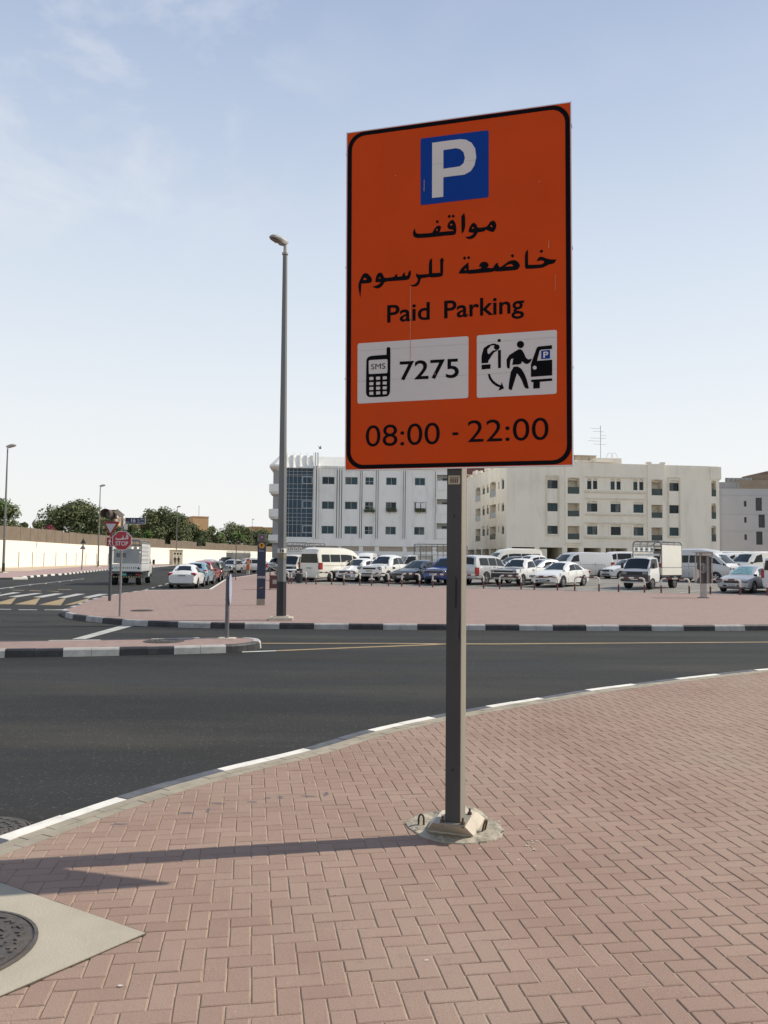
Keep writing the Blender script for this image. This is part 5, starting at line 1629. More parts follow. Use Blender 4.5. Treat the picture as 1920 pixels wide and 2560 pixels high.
# ---- left white building
z2 = zm(640, 1080, 3.072)
o = D(715, 1400, 114)
LF = Frame((o.x, o.y), R(3.9))
lb_ = thing('apartment_building', 'white four storey building with a blue glass curtain wall, left of the parking sign post', 'building', (o.x, o.y, 0), LF.a)
lp = lambda x, y: LF.at(*z2(x, y))
s1e = lp(1570, 300)[0]
ztop = lp(600, 264)[1]
zband = lp(600, 816)[1]
zvent0, zvent1 = lp(600, 913)[1], lp(600, 876)[1]
ops, wins = [], []
rowpx = ((343, 402), (532, 592), (720, 782))
for ci, (xa, xb, mull, tr) in enumerate(((509, 603, 1, 0), (686, 781, 1, 0), (840, 903, 1, 1), (1000, 1080, 1, 0), (1220, 1299, 1, 0))):
    for ri, (ya, yb) in enumerate(rowpx):
        a, e = lp(xa - 3 * ri, ya + (xa - 509) * .012)
        c, b = lp(xb - 3 * ri, yb + (xa - 509) * .012)
        ops.append((a, b, c, e, .22))
        wins.append((a, b, c, e, mull, tr))
balc = []
for ri, (ya, yb) in enumerate(((328, 430), (515, 612), (700, 800))):
    a, e = lp(1390 - 2 * ri, ya)
    c, b = lp(1500 - 2 * ri, yb)
    ops.append((a, b - .2, c + 1.2, e, 1.6))
    balc.append((a, b - .2, c + 1.2, e))
cw0, cw1 = lp(236, 275)[0], lp(440, 275)[0]
zc0, zc1 = lp(440, 808)[1], lp(440, 280)[1]
ops.append((cw0, zc0, cw1, zc1, .3))
vents = []
for xa, xb in ((240, 440), (456, 632), (655, 790), (822, 912), (945, 1127), (1158, 1232), (1250, 1356), (1384, 1480)):
    a, c = lp(xa, 895)[0], lp(xb, 895)[0]
    ops.append((a, zvent0, c, zvent1, .25))
    vents.append((a, zvent0, c, zvent1))
for xa, xb in ((936, 1030), (1160, 1360)):
    a, c = lp(xa, 895)[0], lp(xb, 895)[0]
    ops.append((a, .2, c, zvent0 - .55, .8))
mb = MB()
holed_wall(mb, FR, 0, s1e, 0, ztop, ops)
mb.add([(s1e, 0, 0), (s1e, 14, 0), (s1e, 14, ztop), (s1e, 0, ztop)], [(0, 1, 2, 3)])
mb.add([(0, 1.3, ztop), (s1e, 1.3, ztop), (s1e, 14, ztop), (0, 14, ztop)], [(0, 1, 2, 3)])
mb.add([(0, 14, 0), (s1e, 14, 0), (s1e, 14, ztop), (0, 14, ztop)], [(0, 1, 2, 3)])
mb.build('wall', M_lw, lb_)
for a, b, c, e, mull, tr in wins:
    window(lb_, FR, a, b, c, e, .22, mull, tr)
for a, b, c, e in balc:
    window(lb_, FR, a + 1.0, b + .15, c - .1, e - .35, 1.6, 1, 0, M_dframe)
    mb = MB()
    bx(mb, FR, a + .02, c, b - .15, b + .95 + .15, -.10, .05)
    bx(mb, FR, a + .02, c, b + 1.12, b + 1.2, -.06, -.01)
    mb.build('balcony', M_lw, lb_)
# curtain wall
mb = MB()
mb.b2((cw0, .16, zc0), (cw1, .2, zc1))
cwp = mb.build('curtain_wall', M_glassb, lb_)
xs = [236, 254, 285, 318, 352, 390, 438]
ysr = [280, 304, 328, 340, 400, 436, 466, 494, 520, 588, 626, 656, 684, 712, 776, 808]
mb = MB()
for x in xs:
    s_ = lp(x, 400)[0]
    mb.b2((s_ - .025, .06, zc0), (s_ + .025, .158, zc1))
for y in ysr:
    z_ = lp(440, y)[1]
    mb.b2((cw0, .075, z_ - .025), (cw1, .158, z_ + .025))
for ya, yb in ((340, 400), (526, 588), (716, 776)):
    a, e = lp(356, ya)
    c, b = lp(434, yb)
    for q in ((a, c, e - .11, e), (a, c, b, b + .11), (a, a + .11, b + .11, e - .11), (c - .11, c, b + .11, e - .11)):
        mb.b2((q[0], .02, q[2]), (q[1], .057, q[3]))
mb.build('mullion', M_frame, cwp)
# vents made of pierced blocks
M_vent = pm('pierced_block', (.50, .42, .33), .9, .1, 2)
for a, b, c, e in vents:
    mb = MB()
    n_ = max(3, int((c - a) / .30))
    for i in range(n_ + 1):
        x = a + (c - a) * i / n_
        mb.b2((x - .065, .05, b), (x + .065, .12, e))
    for k in range(5):
        z_ = b + (e - b) * k / 4
        mb.b2((a, .058, z_ - .055), (c, .115, z_ + .055))
    mb.build('vent', M_vent, lb_)
# fins, ribs, bands
mb = MB()
for xa, xb, d0 in ((446, 459, -.45), (466, 477, -.45), (485, 497, -.12), (606, 617, -.12), (626, 636, -.22), (644, 653, -.22), (662, 676, -.12), (786, 795, -.14), (802, 809, -.2), (817, 826, -.14), (908, 918, -.14), (925, 933, -.2), (940, 948, -.14), (1118, 1127, -.14), (1133, 1141, -.2), (1149, 1160, -.14), (1206, 1216, -.10), (1308, 1316, -.10), (1364, 1372, -.2), (1378, 1386, -.2)):
    a, c = lp(xa, 500)[0], lp(xb, 500)[0]
    zt_ = ztop - .05 if xa > 480 else lp(460, 160)[1]
    mb.b2((a, d0, zband - .02), (c, -.003, zt_))
mb.build('rib', M_lw, lb_)
mb = MB()
for xa, xb in ((461, 465), (619, 624), (638, 642), (655, 660), (797, 800), (811, 815), (920, 923), (935, 938), (1129, 1132), (1143, 1147), (1374, 1377)):
    a, c = lp(xa, 500)[0], lp(xb, 500)[0]
    mb.b2((a, -.05, zband + .1), (c, -.003, ztop - .5))
mb.build('groove', M_slotd, lb_)
mb = MB()
mb.b2((0, -.14, zvent1 + .02), (s1e, -.004, zband - .03))
mb.b2((cw1 + .2, -.16, ztop - .25), (s1e, -.006, ztop + .05))
mb.build('band', M_lw, lb_)
# sloping parapet, plain on the right, finned over the curtain wall
zp_ = lp(560, 186)[1]
zs_ = zp_ + .15
mb = MB()
mb.loft([[(x, -.05, ztop + .052), (x, 1.2, ztop + .052), (x, 1.2, zp_), (x, .75, zp_)] for x in (cw1 + .55, s1e)])
mb.loft([[(x, -.35, zc1 + .05), (x, 1.2, zc1 + .05), (x, 1.2, zs_), (x, .85, zs_)] for x in (-.3, cw1 + .05)])
mb.build('parapet', M_lw, lb_)
mb = MB()
for x in (240, 290, 340, 393, 440):
    s_ = lp(x, 200)[0]
    mb.loft([[(q, -.55, zc1 + .0), (q, .5, zc1 + .0), (q, .9, zs_ + .35), (q, .65, zs_ + .35)] for q in (s_ - .07, s_ + .07)])
mb.build('fin', M_lw, lb_)
# corner tower with curved balconies at the left
sL = lp(176, 500)[0]
sB = lp(97, 430)[0]
mb = MB()
mb.b2((sL + .2, .2, 0), (-.002, 13.9, ztop - .4))
mb.build('corner_wall', M_lw, lb_)
M_edge = pm('grey_balcony_gap', (.16, .155, .15), .8, .1, 2)
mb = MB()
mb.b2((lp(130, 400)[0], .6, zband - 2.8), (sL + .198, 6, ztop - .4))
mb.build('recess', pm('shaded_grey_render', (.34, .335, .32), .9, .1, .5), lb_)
for ya, yb in ((398, 476), (590, 668), (788, 852)):
    z1_, z0_ = lp(130, ya)[1], lp(130, yb)[1]
    out = [(sL + 1.0, -.15), (sB + .8, -.15), (sB + .15, .25), (sB, .9), (sB, 4), (sL + 1.0, 4)]
    mb = MB()
    mb.loft([[(x + (.25 if x < sL else 0) * q, y + (.2 if y < 1 else 0) * q, z) for x, y in out] for q, z in ((1, z0_), (0, z0_ + .35), (0, z1_))])
    mb.build('balcony', M_lw, lb_)
zr0, zr1, zr2 = lp(130, 288)[1], lp(100, 255)[1], lp(170, 165)[1]
out = [(-.31, -.35), (sB + .9, -.35), (sB + .1, .3), (sB, 1.1), (sB, 8), (-.31, 8)]
inn = [(-.31, .85), (sL + .4, .85), (sL + .1, 1.1), (sL, 1.6), (sL, 8), (-.31, 8)]
inl = [(-.31, .4), (sL + .6, .4), (sL + .2, .7), (sL + .1, 1.2), (sL + .1, 8), (-.31, 8)]
mb = MB()
mb.loft([[(x, y, zr0 - .3) for x, y in inl], [(x, y, zr1 - .15) for x, y in out], [(x, y, zr1 + .1) for x, y in out], [(x, y, zr2) for x, y in inn]])
mb.build('mansard_roof', M_lw, lb_)
# laundry and plants at three windows
def hang(label, cat, name, s, z, kind):
    t = thing(name, label, cat, tuple(LF.O + LF.e1 * s + Vector((0, 0, z)) - LF.n * .02), LF.a)
    mb = MB()
    if kind == 'cloth':
        for dx in (-.42, .30):
            g_ = [[(dx + .62 * i / 5, -.22 + .03 * math.sin(i * 2.1 + j), -.75 * j / 4 - .02 * math.sin(i)) for i in range(6)] for j in range(5)]
            for row in range(4):
                for i in range(5):
                    mb.add([g_[row][i], g_[row][i + 1], g_[row + 1][i + 1], g_[row + 1][i]], [(0, 1, 2, 3)])
        mb.build('sheet', pm('white_cloth', (.75, .74, .72), .9), t)
        MB().tube([(-.7, -.2, .03), (1.1, -.2, .03)], .02, 6).build('line', M_dark, t)
    else:
        rr = random.Random(int(s * 10))
        for _ in range(260):
            p = Vector((rr.uniform(-.75, .75), rr.uniform(-.4, -.06), rr.gauss(-.05, .14)))
            u_ = Vector((rr.gauss(0, 1), rr.gauss(0, 1), rr.gauss(0, 1))).normalized() * .08
            v_ = u_.orthogonal().normalized() * .06
            mb.add([p - u_, p + v_, p + u_, p - v_], [(0, 1, 2, 3)])
        mb.build('leaves', LEAF[0], t)
        MB().b2((-.7, -.36, -.26), (.7, -.06, -.14)).build('trough', pm('brown_trough', (.09, .07, .05), .8), t)
a, z_ = lp(1255, 545)
hang('two white cloths hung out of a middle floor window', 'laundry', 'laundry', a - .1, z_, 'cloth')
for x, y, lb in ((872, 600, 'trailing plant on the sill of the small middle floor window'), (1040, 597, 'plant trough below the middle floor window left of the laundry'), (1262, 600, 'plant trough below the window with the hung laundry')):
    a, z_ = lp(x, y)
    hang(lb, 'plant', 'window_plant', a, z_, 'plant')

# ---- right cream building
z3, z4 = zm(1140, 1020, 4.1475), zm(1520, 1020, 4.1475)
o = D(1266.5, 1400, 117)
RF = Frame((o.x, o.y), R(8.0))
rb_ = thing('apartment_building', 'cream apartment building with pointed arch windows and dark green balconies, right of the parking sign', 'building', (o.x, o.y, 0), RF.a)
r3 = lambda x, y: RF.at(*z3(x, y))
r4 = lambda x, y: RF.at(*z4(x, y))
RS = Frame((o.x, o.y), R(98.0))
q3 = lambda x, y: RS.at(*z3(x, y))
SR = lambda s, z, d: (d, s, z)
send = r4(1152, 800)[0]
zrf = r4(500, 606)[1]
ops = []
rect = lambda f, xa, ya, xb, yb: (f(xa, ya)[0], f(xb, yb)[1], f(xb, yb)[0], f(xa, ya)[1])
W_, B_2, blind = [], [], []
for ya, yb, ar in ((716, 836, .26), (984, 1072, 0), (1220, 1307, 0)):
    W_.append((rect(r3, 948, ya, 1056, yb), ar, 1))
for ya, yb, ar in ((722, 892, .2), (985, 1126, 0), (1222, 1364, 0)):
    B_2.append((rect(r3, 1153, ya, 1277, yb), ar))
W_ += [(rect(r3, 1360, 727, 1406, 842), .24, 0), (rect(r3, 1420, 727, 1466, 842), .24, 0), (rect(r3, 1358, 960, 1467, 1076), .24, 1), (rect(r3, 1360, 1198, 1467, 1314), .24, 1)]
for xa, xb, off in ((26, 133, 0), (262, 369, 5)):
    W_ += [(rect(r4, xa, 733 + off, xa + 45, 848 + off), .24, 0), (rect(r4, xb - 45, 733 + off, xb, 848 + off), .24, 0), (rect(r4, xa + 1, 966 + off, xb, 1082 + off), .24, 1), (rect(r4, xa + 3, 1203 + off, xb + 1, 1319 + off), .24, 1)]
for ya, yb, ar in ((742, 908, .2), (1003, 1142, 0), (1238, 1376, 0)):
    B_2.append((rect(r4, 445, ya, 562, yb), ar))
for ya, yb, ar in ((746, 862, .26), (1006, 1094, 0), (1238, 1326, 0)):
    W_.append((rect(r4, 636, ya, 736, yb), ar, 1))
for ya, yb in ((753, 918), (988, 1150), (1220, 1385)):
    B_2.append((rect(r4, 1072, ya, 1123, yb), .2))
blind = [rect(r3, 1490, 1220, 1588, 1312), rect(r4, 158, 1225, 246, 1316)]
for r_, ar, m_ in W_:
    ops.append((*r_, .25))
for r_, ar in B_2:
    ops.append((*r_, 1.3))
for r_ in blind:
    ops.append((*r_, .12))
zg = r3(700, 1442)[1]
for xa, xb in ((580, 818), (868, 1103), (1153, 1275), (1325, 1502), (1552, 1660)):
    ops.append((r3(xa, 1450)[0], .05, r3(xb, 1450)[0], zg, 11.0))
for xa, xb in ((30, 200), (260, 420), (470, 640), (690, 860), (910, 1080)):
    ops.append((r4(xa, 1450)[0], .05, r4(xb, 1450)[0], zg, 11.0))
mb = MB()
holed_wall(mb, FR, 0, send, 0, zrf, ops)
sw_, sops = [], []
for xa, xb, rows, ar, bal in ((203, 253, ((822, 970), (1044, 1176), (1254, 1382)), .28, 1), (272, 298, ((805, 897), (1014, 1112), (1224, 1327)), .3, 0), (317, 337, ((793, 882), (1003, 1102), (1218, 1322)), .3, 0), (350, 412, ((764, 924), (1004, 1142), (1230, 1364)), .25, 1), (437, 448, ((768, 838), (992, 1064), (1226, 1292)), 0, 0), (472, 498, ((728, 840), (984, 1070), (1216, 1306)), .18, 0)):
    for i, (ya, yb) in enumerate(rows):
        a, c = q3(xb, 1100)[0], q3(xa, 1100)[0]
        xm = (xa + xb) / 2
        e, b = q3(xm, ya)[1], q3(xm, yb)[1]
        sops.append((a, b, c, e, 1.0 if bal else .25))
        sw_.append((a, b, c, e, ar if i == 0 or not bal else 0, bal))
slen = q3(112, 1000)[0]
for xa, xb in ((430, 520), (350, 420), (270, 340), (200, 260), (125, 190)):
    sops.append((q3(xb, 1460)[0], .05, q3(xa, 1460)[0], zg - .2, 6.0))
holed_wall(mb, SR, 0, slen, 0, zrf - .1, sops)
mb.add([(0, slen, 0), (send, slen, 0), (send, slen, zrf), (0, slen, zrf)], [(0, 1, 2, 3)])
mb.add([(send, 0, 0), (send, slen, 0), (send, slen, zrf), (send, 0, zrf)], [(0, 1, 2, 3)])
mb.add([(0, 0, zrf - .6), (send, 0, zrf - .6), (send, slen, zrf - .6), (0, slen, zrf - .6)], [(0, 1, 2, 3)])
mb.build('wall', M_rw, rb_)
def arch_fill(mbx, mp_, a, c, b, e, dp):
    """pointed head: the recessed panel over the glass and the two corner pieces flush with the wall"""
    bx(mbx, mp_, a + .003, c - .003, b, e - .003, dp - .14, dp - .10)
    m_ = (a + c) / 2
    for x in (a, c):
        q = [(x + (.004 if x == a else -.004), b + (e - b) * .35), (x + (.004 if x == a else -.004), e - .004), (m_, e - .004), ((x + m_) / 2, b + (e - b) * .80)]
        vs = [mp_(s, z, .004) for s, z in q] + [mp_(s, z, dp - .145) for s, z in q]
        mbx.add(vs, [(0, 1, 2, 3), (7, 6, 5, 4)] + [(i, (i + 1) % 4, 4 + (i + 1) % 4, 4 + i) for i in range(4)])
for (a, b, c, e), ar, m_ in W_:
    eg = e - (e - b) * ar
    if ar:
        mb = MB()
        arch_fill(mb, FR, a, c, eg, e, .25)
        mb.build('arch_head', M_trim, rb_)
    window(rb_, FR, a, b, c, eg, .25, m_, 0, M_dframe, None, fw=.06)
for a, b, c, e, ar, bal in sw_:
    eg = e - (e - b) * ar
    if ar:
        mb = MB()
        arch_fill(mb, SR, a, c, eg, e, 1.0 if bal else .25)
        mb.build('arch_head', M_trim, rb_)
    if bal:
        h_ = b + (e - b) * .42
        mb = MB()
        bx(mb, SR, a + .02, c - .02, b + .02, h_, .04, .08)
        p_ = mb.build('balcony_panel', M_green, rb_)
        window(rb_, SR, a + (c - a) * .2, b + .05, a + (c - a) * .8, b + (e - b) * .68, 1.0, 0, 0, M_dframe)
    else:
        window(rb_, SR, a, b, c, eg, .25, 0, 0, M_dframe)
for (a, b, c, e), ar in B_2:
    if ar:
        mb = MB()
        arch_fill(mb, FR, a, c, e - (e - b) * ar * .75, e, .5)
        mb.build('arch_head', M_trim, rb_)
    h_ = b + (e - b) * .40
    mb = MB()
    bx(mb, FR, a + .02, c - .02, b + .02, h_, .05, .09)
    bx(mb, FR, a + .02, c - .02, h_, h_ + .06, .03, .11)
    mb.build('balcony_panel', M_green, rb_)
    if c - a > 1.8:
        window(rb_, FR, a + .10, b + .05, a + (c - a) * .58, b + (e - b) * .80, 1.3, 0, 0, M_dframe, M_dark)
# raised surrounds, ledges, cornices
mb = MB()
def surround(f, xa, ya, xb, yb, w_=.18, pr=.12):
    a, b, c, e = rect(f, xa, ya, xb, yb)
    mb.b2((a, -pr, e - w_), (c, -.003, e))
    mb.b2((a, -pr, b), (c, -.003, b + w_))
    mb.b2((a, -pr, b + w_), (a + w_, -.003, e - w_))
    mb.b2((c - w_, -pr, b + w_), (c, -.003, e - w_))
surround(r3, 930, 694, 1072, 1328)
surround(r4, 616, 716, 752, 1346)
def ledge(f, xa, xb, y, h_=.2, pr=.16, g=None):
    a, z_ = f(xa, y)
    c = (g or f)(xb, y)[0]
    mb.b2((a, -pr, z_ - h_), (c, -.002, z_))
for y0, y1 in ((706, 858), (930, None), (1183, 1332)):
    ledge(r3, 1335, 381, y0, .16, .14, r4)
    if y1:
        ledge(r3, 1335, 381, y1 - 3, .28, .18, r4)
ledge(r3, 1340, 381, 1093, .22, .16, r4)
mb.b2((r3(1130, 700)[0], -.30, r3(1130, 1402)[1]), (r3(1300, 700)[0], -.19, r3(1130, 1398)[1]))
mb.build('surround', M_trim, rb_)
mb = MB()
for f, xa, xb in ((r3, 1130, 1300), (r4, 405, 582)):
    a, c = f(xa, 700)[0], f(xb, 700)[0]
    ob = [r_ for r_, _ in B_2 if a < r_[0] < c]
    hw = MB()
    holed_wall(hw, FR, a, c, f(xa, 1420)[1], zrf + .35, [(x[0], x[1], x[2], x[3], .17) for x in ob], -.18)
    vs_, fs_ = hw.v, [q for q in hw.f]
    # drop the closing backs of these openings: they are the balconies' own space
    keep = [q for q in fs_ if not (len({round(vs_[i][1], 3) for i in q}) == 1 and abs(vs_[q[0]][1] + .01) < .005)]
    mb.add(vs_, keep)
    for x in (a, c):
        mb.add([(x, -.18, f(xa, 1420)[1]), (x, 0, f(xa, 1420)[1]), (x, 0, zrf + .35), (x, -.18, zrf + .35)], [(0, 1, 2, 3)])
    mb.add([(a, -.18, f(xa, 1420)[1]), (c, -.18, f(xa, 1420)[1]), (c, 0, f(xa, 1420)[1]), (a, 0, f(xa, 1420)[1])], [(0, 1, 2, 3)])
    for k in range(2):
        xx = a + .25 if k == 0 else c - .25
        mb.b2((xx - .35, -.2, zrf + .352), (xx + .35, .35, zrf + .62))
a = r4(1058, 700)[0]
mb.b2((a, -.2, r4(1100, 735)[1]), (send + .25, .5, zrf + .15))
mb.loft([[(a, -.2, r4(1100, 735)[1] - .003), (send + .25, -.2, r4(1100, 735)[1] - .003), (send + .25, .5, r4(1100, 735)[1] - .003), (a, .5, r4(1100, 735)[1] - .003)], [(a, -.02, r4(1100, 755)[1]), (send + .02, -.02, r4(1100, 755)[1]), (send + .02, .48, r4(1100, 755)[1]), (a, .48, r4(1100, 755)[1])]])
mb.b2((.05, .05, zrf + .002), (send - .05, .30, zrf + .25))
for y_, hh in ((2.0, .8), (6.5, .35), (9.5, .75), (14, .3), (17, .65), (20.5, .15)):
    mb.b2((-.15, y_, zrf - .098), (.25, min(slen - .05, y_ + 2.2), zrf + hh))
mb.build('parapet', M_rw, rb_)
# stair head and roof rooms
mb = MB()
za_, zb3 = r3(1215, 521)[1], r3(1300, 583)[1]
zroof = zrf - .58
mb.b2((r3(1216, 560)[0], 1.0, zroof), (r3(1285, 560)[0], 7, r3(1250, 545)[1]))
mb.b2((r3(1290, 560)[0], 2.0, zroof), (r3(1470, 560)[0], 9, za_))
mb.b2((r3(1475, 560)[0], .8, zroof), (r4(165, 560)[0], 9, r4(80, 514)[1]))
mb.b2((r4(168, 580)[0], .8, zroof), (r4(240, 600)[0], 8, r4(190, 575)[1]))
mb.b2((r3(1286, 575)[0], -.08, zrf + .36), (r3(1640, 575)[0], .5, r3(1400, 560)[1]))
mb.build('stair_head', M_rw, rb_)
def on_roof(f, x, d, z):
    return RF.O + RF.e1 * f(x, 500)[0] + RF.n * d + Vector((0, 0, z))
# water tanks
p = on_roof(r3, 1232, 3.0, za_ + .003)
tk = thing('water_tank', 'beige sectional water tank on the stair head of the cream building', 'water tank', tuple(p), RF.a)
wt_ = r3(1538, 500)[0] - r3(1232, 500)[0]
ht_ = r3(1400, 463)[1] - za_
mb = MB()
for k in range(4):
    mb.b2((wt_ * k / 4 + .03, 0, 0), (wt_ * (k + 1) / 4 - .03, 4, ht_ - .12))
mb.build('tank_section', M_tank, tk)
MB().b2((-.05, -.1, ht_ - .118), (wt_ + .05, 4.1, ht_)).build('cover', M_tank, tk)
# tv aerial
p = on_roof(r4, 38, 4.0, r4(38, 514)[1])
an = thing('tv_aerial', 'tall roof aerial with many cross rods on the cream building', 'aerial', tuple(p), RF.a)
ht_ = r4(38, 138)[1] - p.z
M_an = pm('aerial_metal', (.17, .17, .18), .5, .1, 4, 0, metal=.4)
MB().tube([(0, 0, 0), (0, 0, ht_)], .036, 6).build('mast', M_an, an)
pxm = r4(1, 300)[0] - r4(0, 300)[0]
for y, xa, xb in ((142, 20, 45), (168, -70, 38), (200, -45, 74), (242, 38, 104), (272, -65, 98), (302, -95, 45), (336, -35, 104)):
    z_ = r4(38, y)[1] - p.z
    MB().tube([((xa - 38) * pxm, 0, z_), ((xb - 38) * pxm, .1, z_ - .03)], .02, 5).build('rod', M_an, an)
p = on_roof(r4, 110, 2.0, r4(110, 512)[1])
dr = thing('roof_rail', 'curved ladder rails on the roof edge beside the aerial', 'ladder', tuple(p), RF.a)
for dx in (-.5, .2):
    MB().tube([(dx + .5 * math.cos(a_ * math.pi / 10), 0, .9 * math.sin(a_ * math.pi / 10)) for a_ in range(11)], .035, 6).build('rail', pm('pale_metal', (.62, .60, .55), .4), dr)
# satellite dish on the far end of the side wing
p = RF.O + RF.n * 12.5 + Vector((0, 0, zrf + .65))
sd = thing('satellite_dish', 'white satellite dish on the roof edge right under the parking sign', 'satellite dish', tuple(p), R(60))
mb = MB()
rings = [[(q * math.cos(i * math.pi / 8), -.28 + q * q * .35, .75 + q * math.sin(i * math.pi / 8)) for i in range(16)] for q in (.05, .25, .45, .6)]
mb.loft(rings + [[(x, y + .03, z) for x, y, z in r_] for r_ in rings[::-1]], 0, True)
mb.build('dish', M_lw, sd, 60)
MB().tube([(0, 0, 0), (0, -.2, .7)], .04, 6).build('mast', M_an, sd)

# ---- grey building at the right edge
o = D(1798, 1400, 132)
GF = Frame((o.x, o.y), R(-2.0))
gb = thing('apartment_building', 'plain blue-grey building with dark windows at the right edge of the photo', 'building', (o.x, o.y, 0), GF.a)
M_gr = pm('blue_grey_render', (.40, .41, .425), .9, .05, .3, 0, stain=(.34, .35, .38), stain_amt=.3, stain_scale=.4)
g4 = lambda x, y: GF.at(*z4(x, y))
zt_ = g4(1300, 836)[1]
ops = [(*rect(g4, a, b, c, d), .2) for a, b, c, d in ((1530, 930, 1597, 1066), (1560, 1105, 1628, 1241), (1536, 1282, 1604, 1418), (1408, 963, 1437, 1022), (1411, 1131, 1439, 1189), (1414, 1310, 1441, 1368))]
mb = MB()
s9 = g4(1900, 900)[0]
holed_wall(mb, FR, 0, s9, 0, zt_, ops)
mb.add([(0, 0, 0), (0, 18, 0), (0, 18, zt_), (0, 0, zt_)], [(0, 1, 2, 3)])
mb.add([(0, 0, zt_), (s9, 0, zt_), (s9, 18, zt_), (0, 18, zt_)], [(0, 1, 2, 3)])
mb.build('wall', M_gr, gb)
for i, o_ in enumerate(ops):
    window(gb, FR, *o_[:4], .2, 0, 0, M_dframe, pm('charcoal_glass', (.025, .027, .032), .3, .2, 1))
mb = MB()
for x in (1160, 1188, 1216, 1245, 1273, 1300, 1328, 1350):
    s_ = g4(x, 800)[0]
    mb.b2((s_ - .22, .1, zt_ + .003), (s_ + .22, .5, g4(1250, 775)[1]))
mb.b2((0, .12, g4(1250, 775)[1] + .002), (g4(1355, 800)[0], .5, g4(1250, 768)[1]))
mb.b2((0, 1.0, zt_ + .003), (g4(1355, 800)[0], 1.2, g4(1250, 780)[1]))
mb.build('parapet', pm('grey_parapet', (.30, .30, .31), .9, .1, 1), gb)
mb = MB()
for y in (905, 1100, 1275):
    z_ = g4(1300, y)[1]
    mb.b2((.05, -.03, z_ - .05), (s9, -.002, z_))
mb.b2((g4(1160, 900)[0], -.05, .1), (g4(1172, 900)[0], -.002, zt_ - .2))
mb.build('groove_band', pm('grey_line', (.33, .34, .38), .9), gb)
# brownish blocks behind it
def back_block(label, x0, x1, ytop, Y, m, teeth=0, rz=0.0):
    u0, v0 = z4(x0, ytop)
    a = D(u0, v0, Y)
    wd_ = (x1 - x0) / 4.1475 / FPX * Y
    t = thing('apartment_block', label, 'building', (a.x, a.y, 0), rz)
    MB().b2((0, 0, 0), (wd_, 14, a.z - 1.0)).build('wall', m, t)
    mb = MB()
    if teeth:
        for k in range(teeth):
            x = wd_ * (k + .5) / teeth
            mb.loft([[(x - wd_ / teeth * .5 + .02, y, a.z - .998), (x + wd_ / teeth * .5 - .02, y, a.z - .998), (x, y, a.z - .1)] for y in (0, .3)])
        mb.b2((0, .31, a.z - .998), (wd_, .6, a.z))
    else:
        mb.b2((-.1, -.1, a.z - .998), (wd_ + .1, 14.1, a.z))
    mb.build('parapet', m, t)
    return t
M_brn = pm('brown_render', (.25, .215, .165), .9, .1, .5)
M_mar = pm('maroon_render', (.17, .075, .068), .9, .1, .5)
back_block('pale block with a toothed roof edge behind the grey building', 1225, 1500, 722, 175, pm('greyish_render', (.36, .35, .33), .9, .08, .5), 6)
back_block('brown block rising behind the grey building at the right edge', 1360, 1760, 745, 165, M_brn)
back_block('highest brown roof room above the grey building at the right edge', 1540, 1800, 690, 190, pm('dark_brown_render', (.20, .165, .125), .9, .1, .5))
back_block('reddish brown stub at the extreme right above the brown block', 1650, 1800, 655, 200, pm('red_brown_render', (.20, .13, .10), .9, .1, .5))
# maroon block seen in the slot between the two pale buildings
u0 = 1130
a = D(u0, 1170, 170)
mt = thing('apartment_block', 'maroon block in the gap between the sign post and the cream building', 'building', (a.x, a.y, 0), R(4))
MB().b2((0, 0, 0), (9.5, 12, a.z + .8)).build('wall', M_mar, mt)
zz = D(u0, 1187, 170).z
MB().b2((0, -.12, zz - .12), (9.5, -.003, zz + .12)).build('band', M_cream, mt)
for k in range(4):
    MB().b2((1.0 + 2.2 * k, -.05, zz - 1.7), (2.6 + 2.2 * k, -.004, zz - .35)).build('window', M_dark, mt)
# ------------------------------------------------------------------ vehicles
def paint(name, c, metal=0.0, rough=.28):
    return pm(name, c, rough, .03, 1.5, 0, metal=metal, coat=.6, stain=(c[0] * .75 + .03, c[1] * .72 + .025, c[2] * .68 + .02), stain_amt=.35, stain_scale=1.3)
PW = paint('white_car_paint', (.74, .73, .70))
PC = paint('cream_white_car_paint', (.72, .69, .60))
PS = paint('silver_car_paint', (.40, .41, .42), .35, .3)
PG = paint('pale_silver_car_paint', (.52, .52, .51), .25, .32)
PK = paint('black_car_paint', (.010, .011, .016), 0, .15)
PB_ = paint('blue_car_paint', (.010, .035, .18), .1, .2)
PL = paint('light_blue_car_paint', (.17, .27, .33))
PR = paint('red_car_paint', (.24, .016, .018))
PD = paint('dark_green_grey_car_paint', (.05, .06, .055), .2, .25)
PH = paint('faded_grey_bonnet', (.20, .21, .23), 0, .5)
M_cg = pm('car_glass', (.008, .010, .010), .06, .3, 1, 0, spec=.4)
M_cg2 = pm('windscreen_glass', (.020, .028, .030), .05, .3, .8, 0, spec=.45)
M_sshade = pm('windscreen_sunshade', (.16, .30, .31), .15, .45, 5, 0, spec=.7)
M_tyre = pm('tyre_rubber', (.014, .014, .014), .85, .2, 10)
M_rim = pm('alloy_rim', (.42, .42, .42), .35, .1, 8, 0, metal=.7)
M_hub = pm('steel_hub', (.16, .16, .155), .5, .2, 8, 0, metal=.4)
M_blackp = pm('black_trim', (.016, .016, .017), .5, .2, 6)
M_seamc = pm('door_gap', (.05, .05, .05), .8, .1, 6)
M_hl = pm('headlamp_glass', (.20, .21, .215), .12, .3, 9, 0, spec=.8)
M_tl = pm('tail_lamp_red', (.30, .012, .012), .2, .2, 9, 0, spec=.6)
M_ind = pm('amber_lamp', (.45, .16, .02), .2, .2, 9)
M_plate = pm('number_plate_white', (.60, .60, .57), .5, .05, 9)
M_ptx = pm('number_plate_print', (.06, .06, .07), .5, .05, 9)
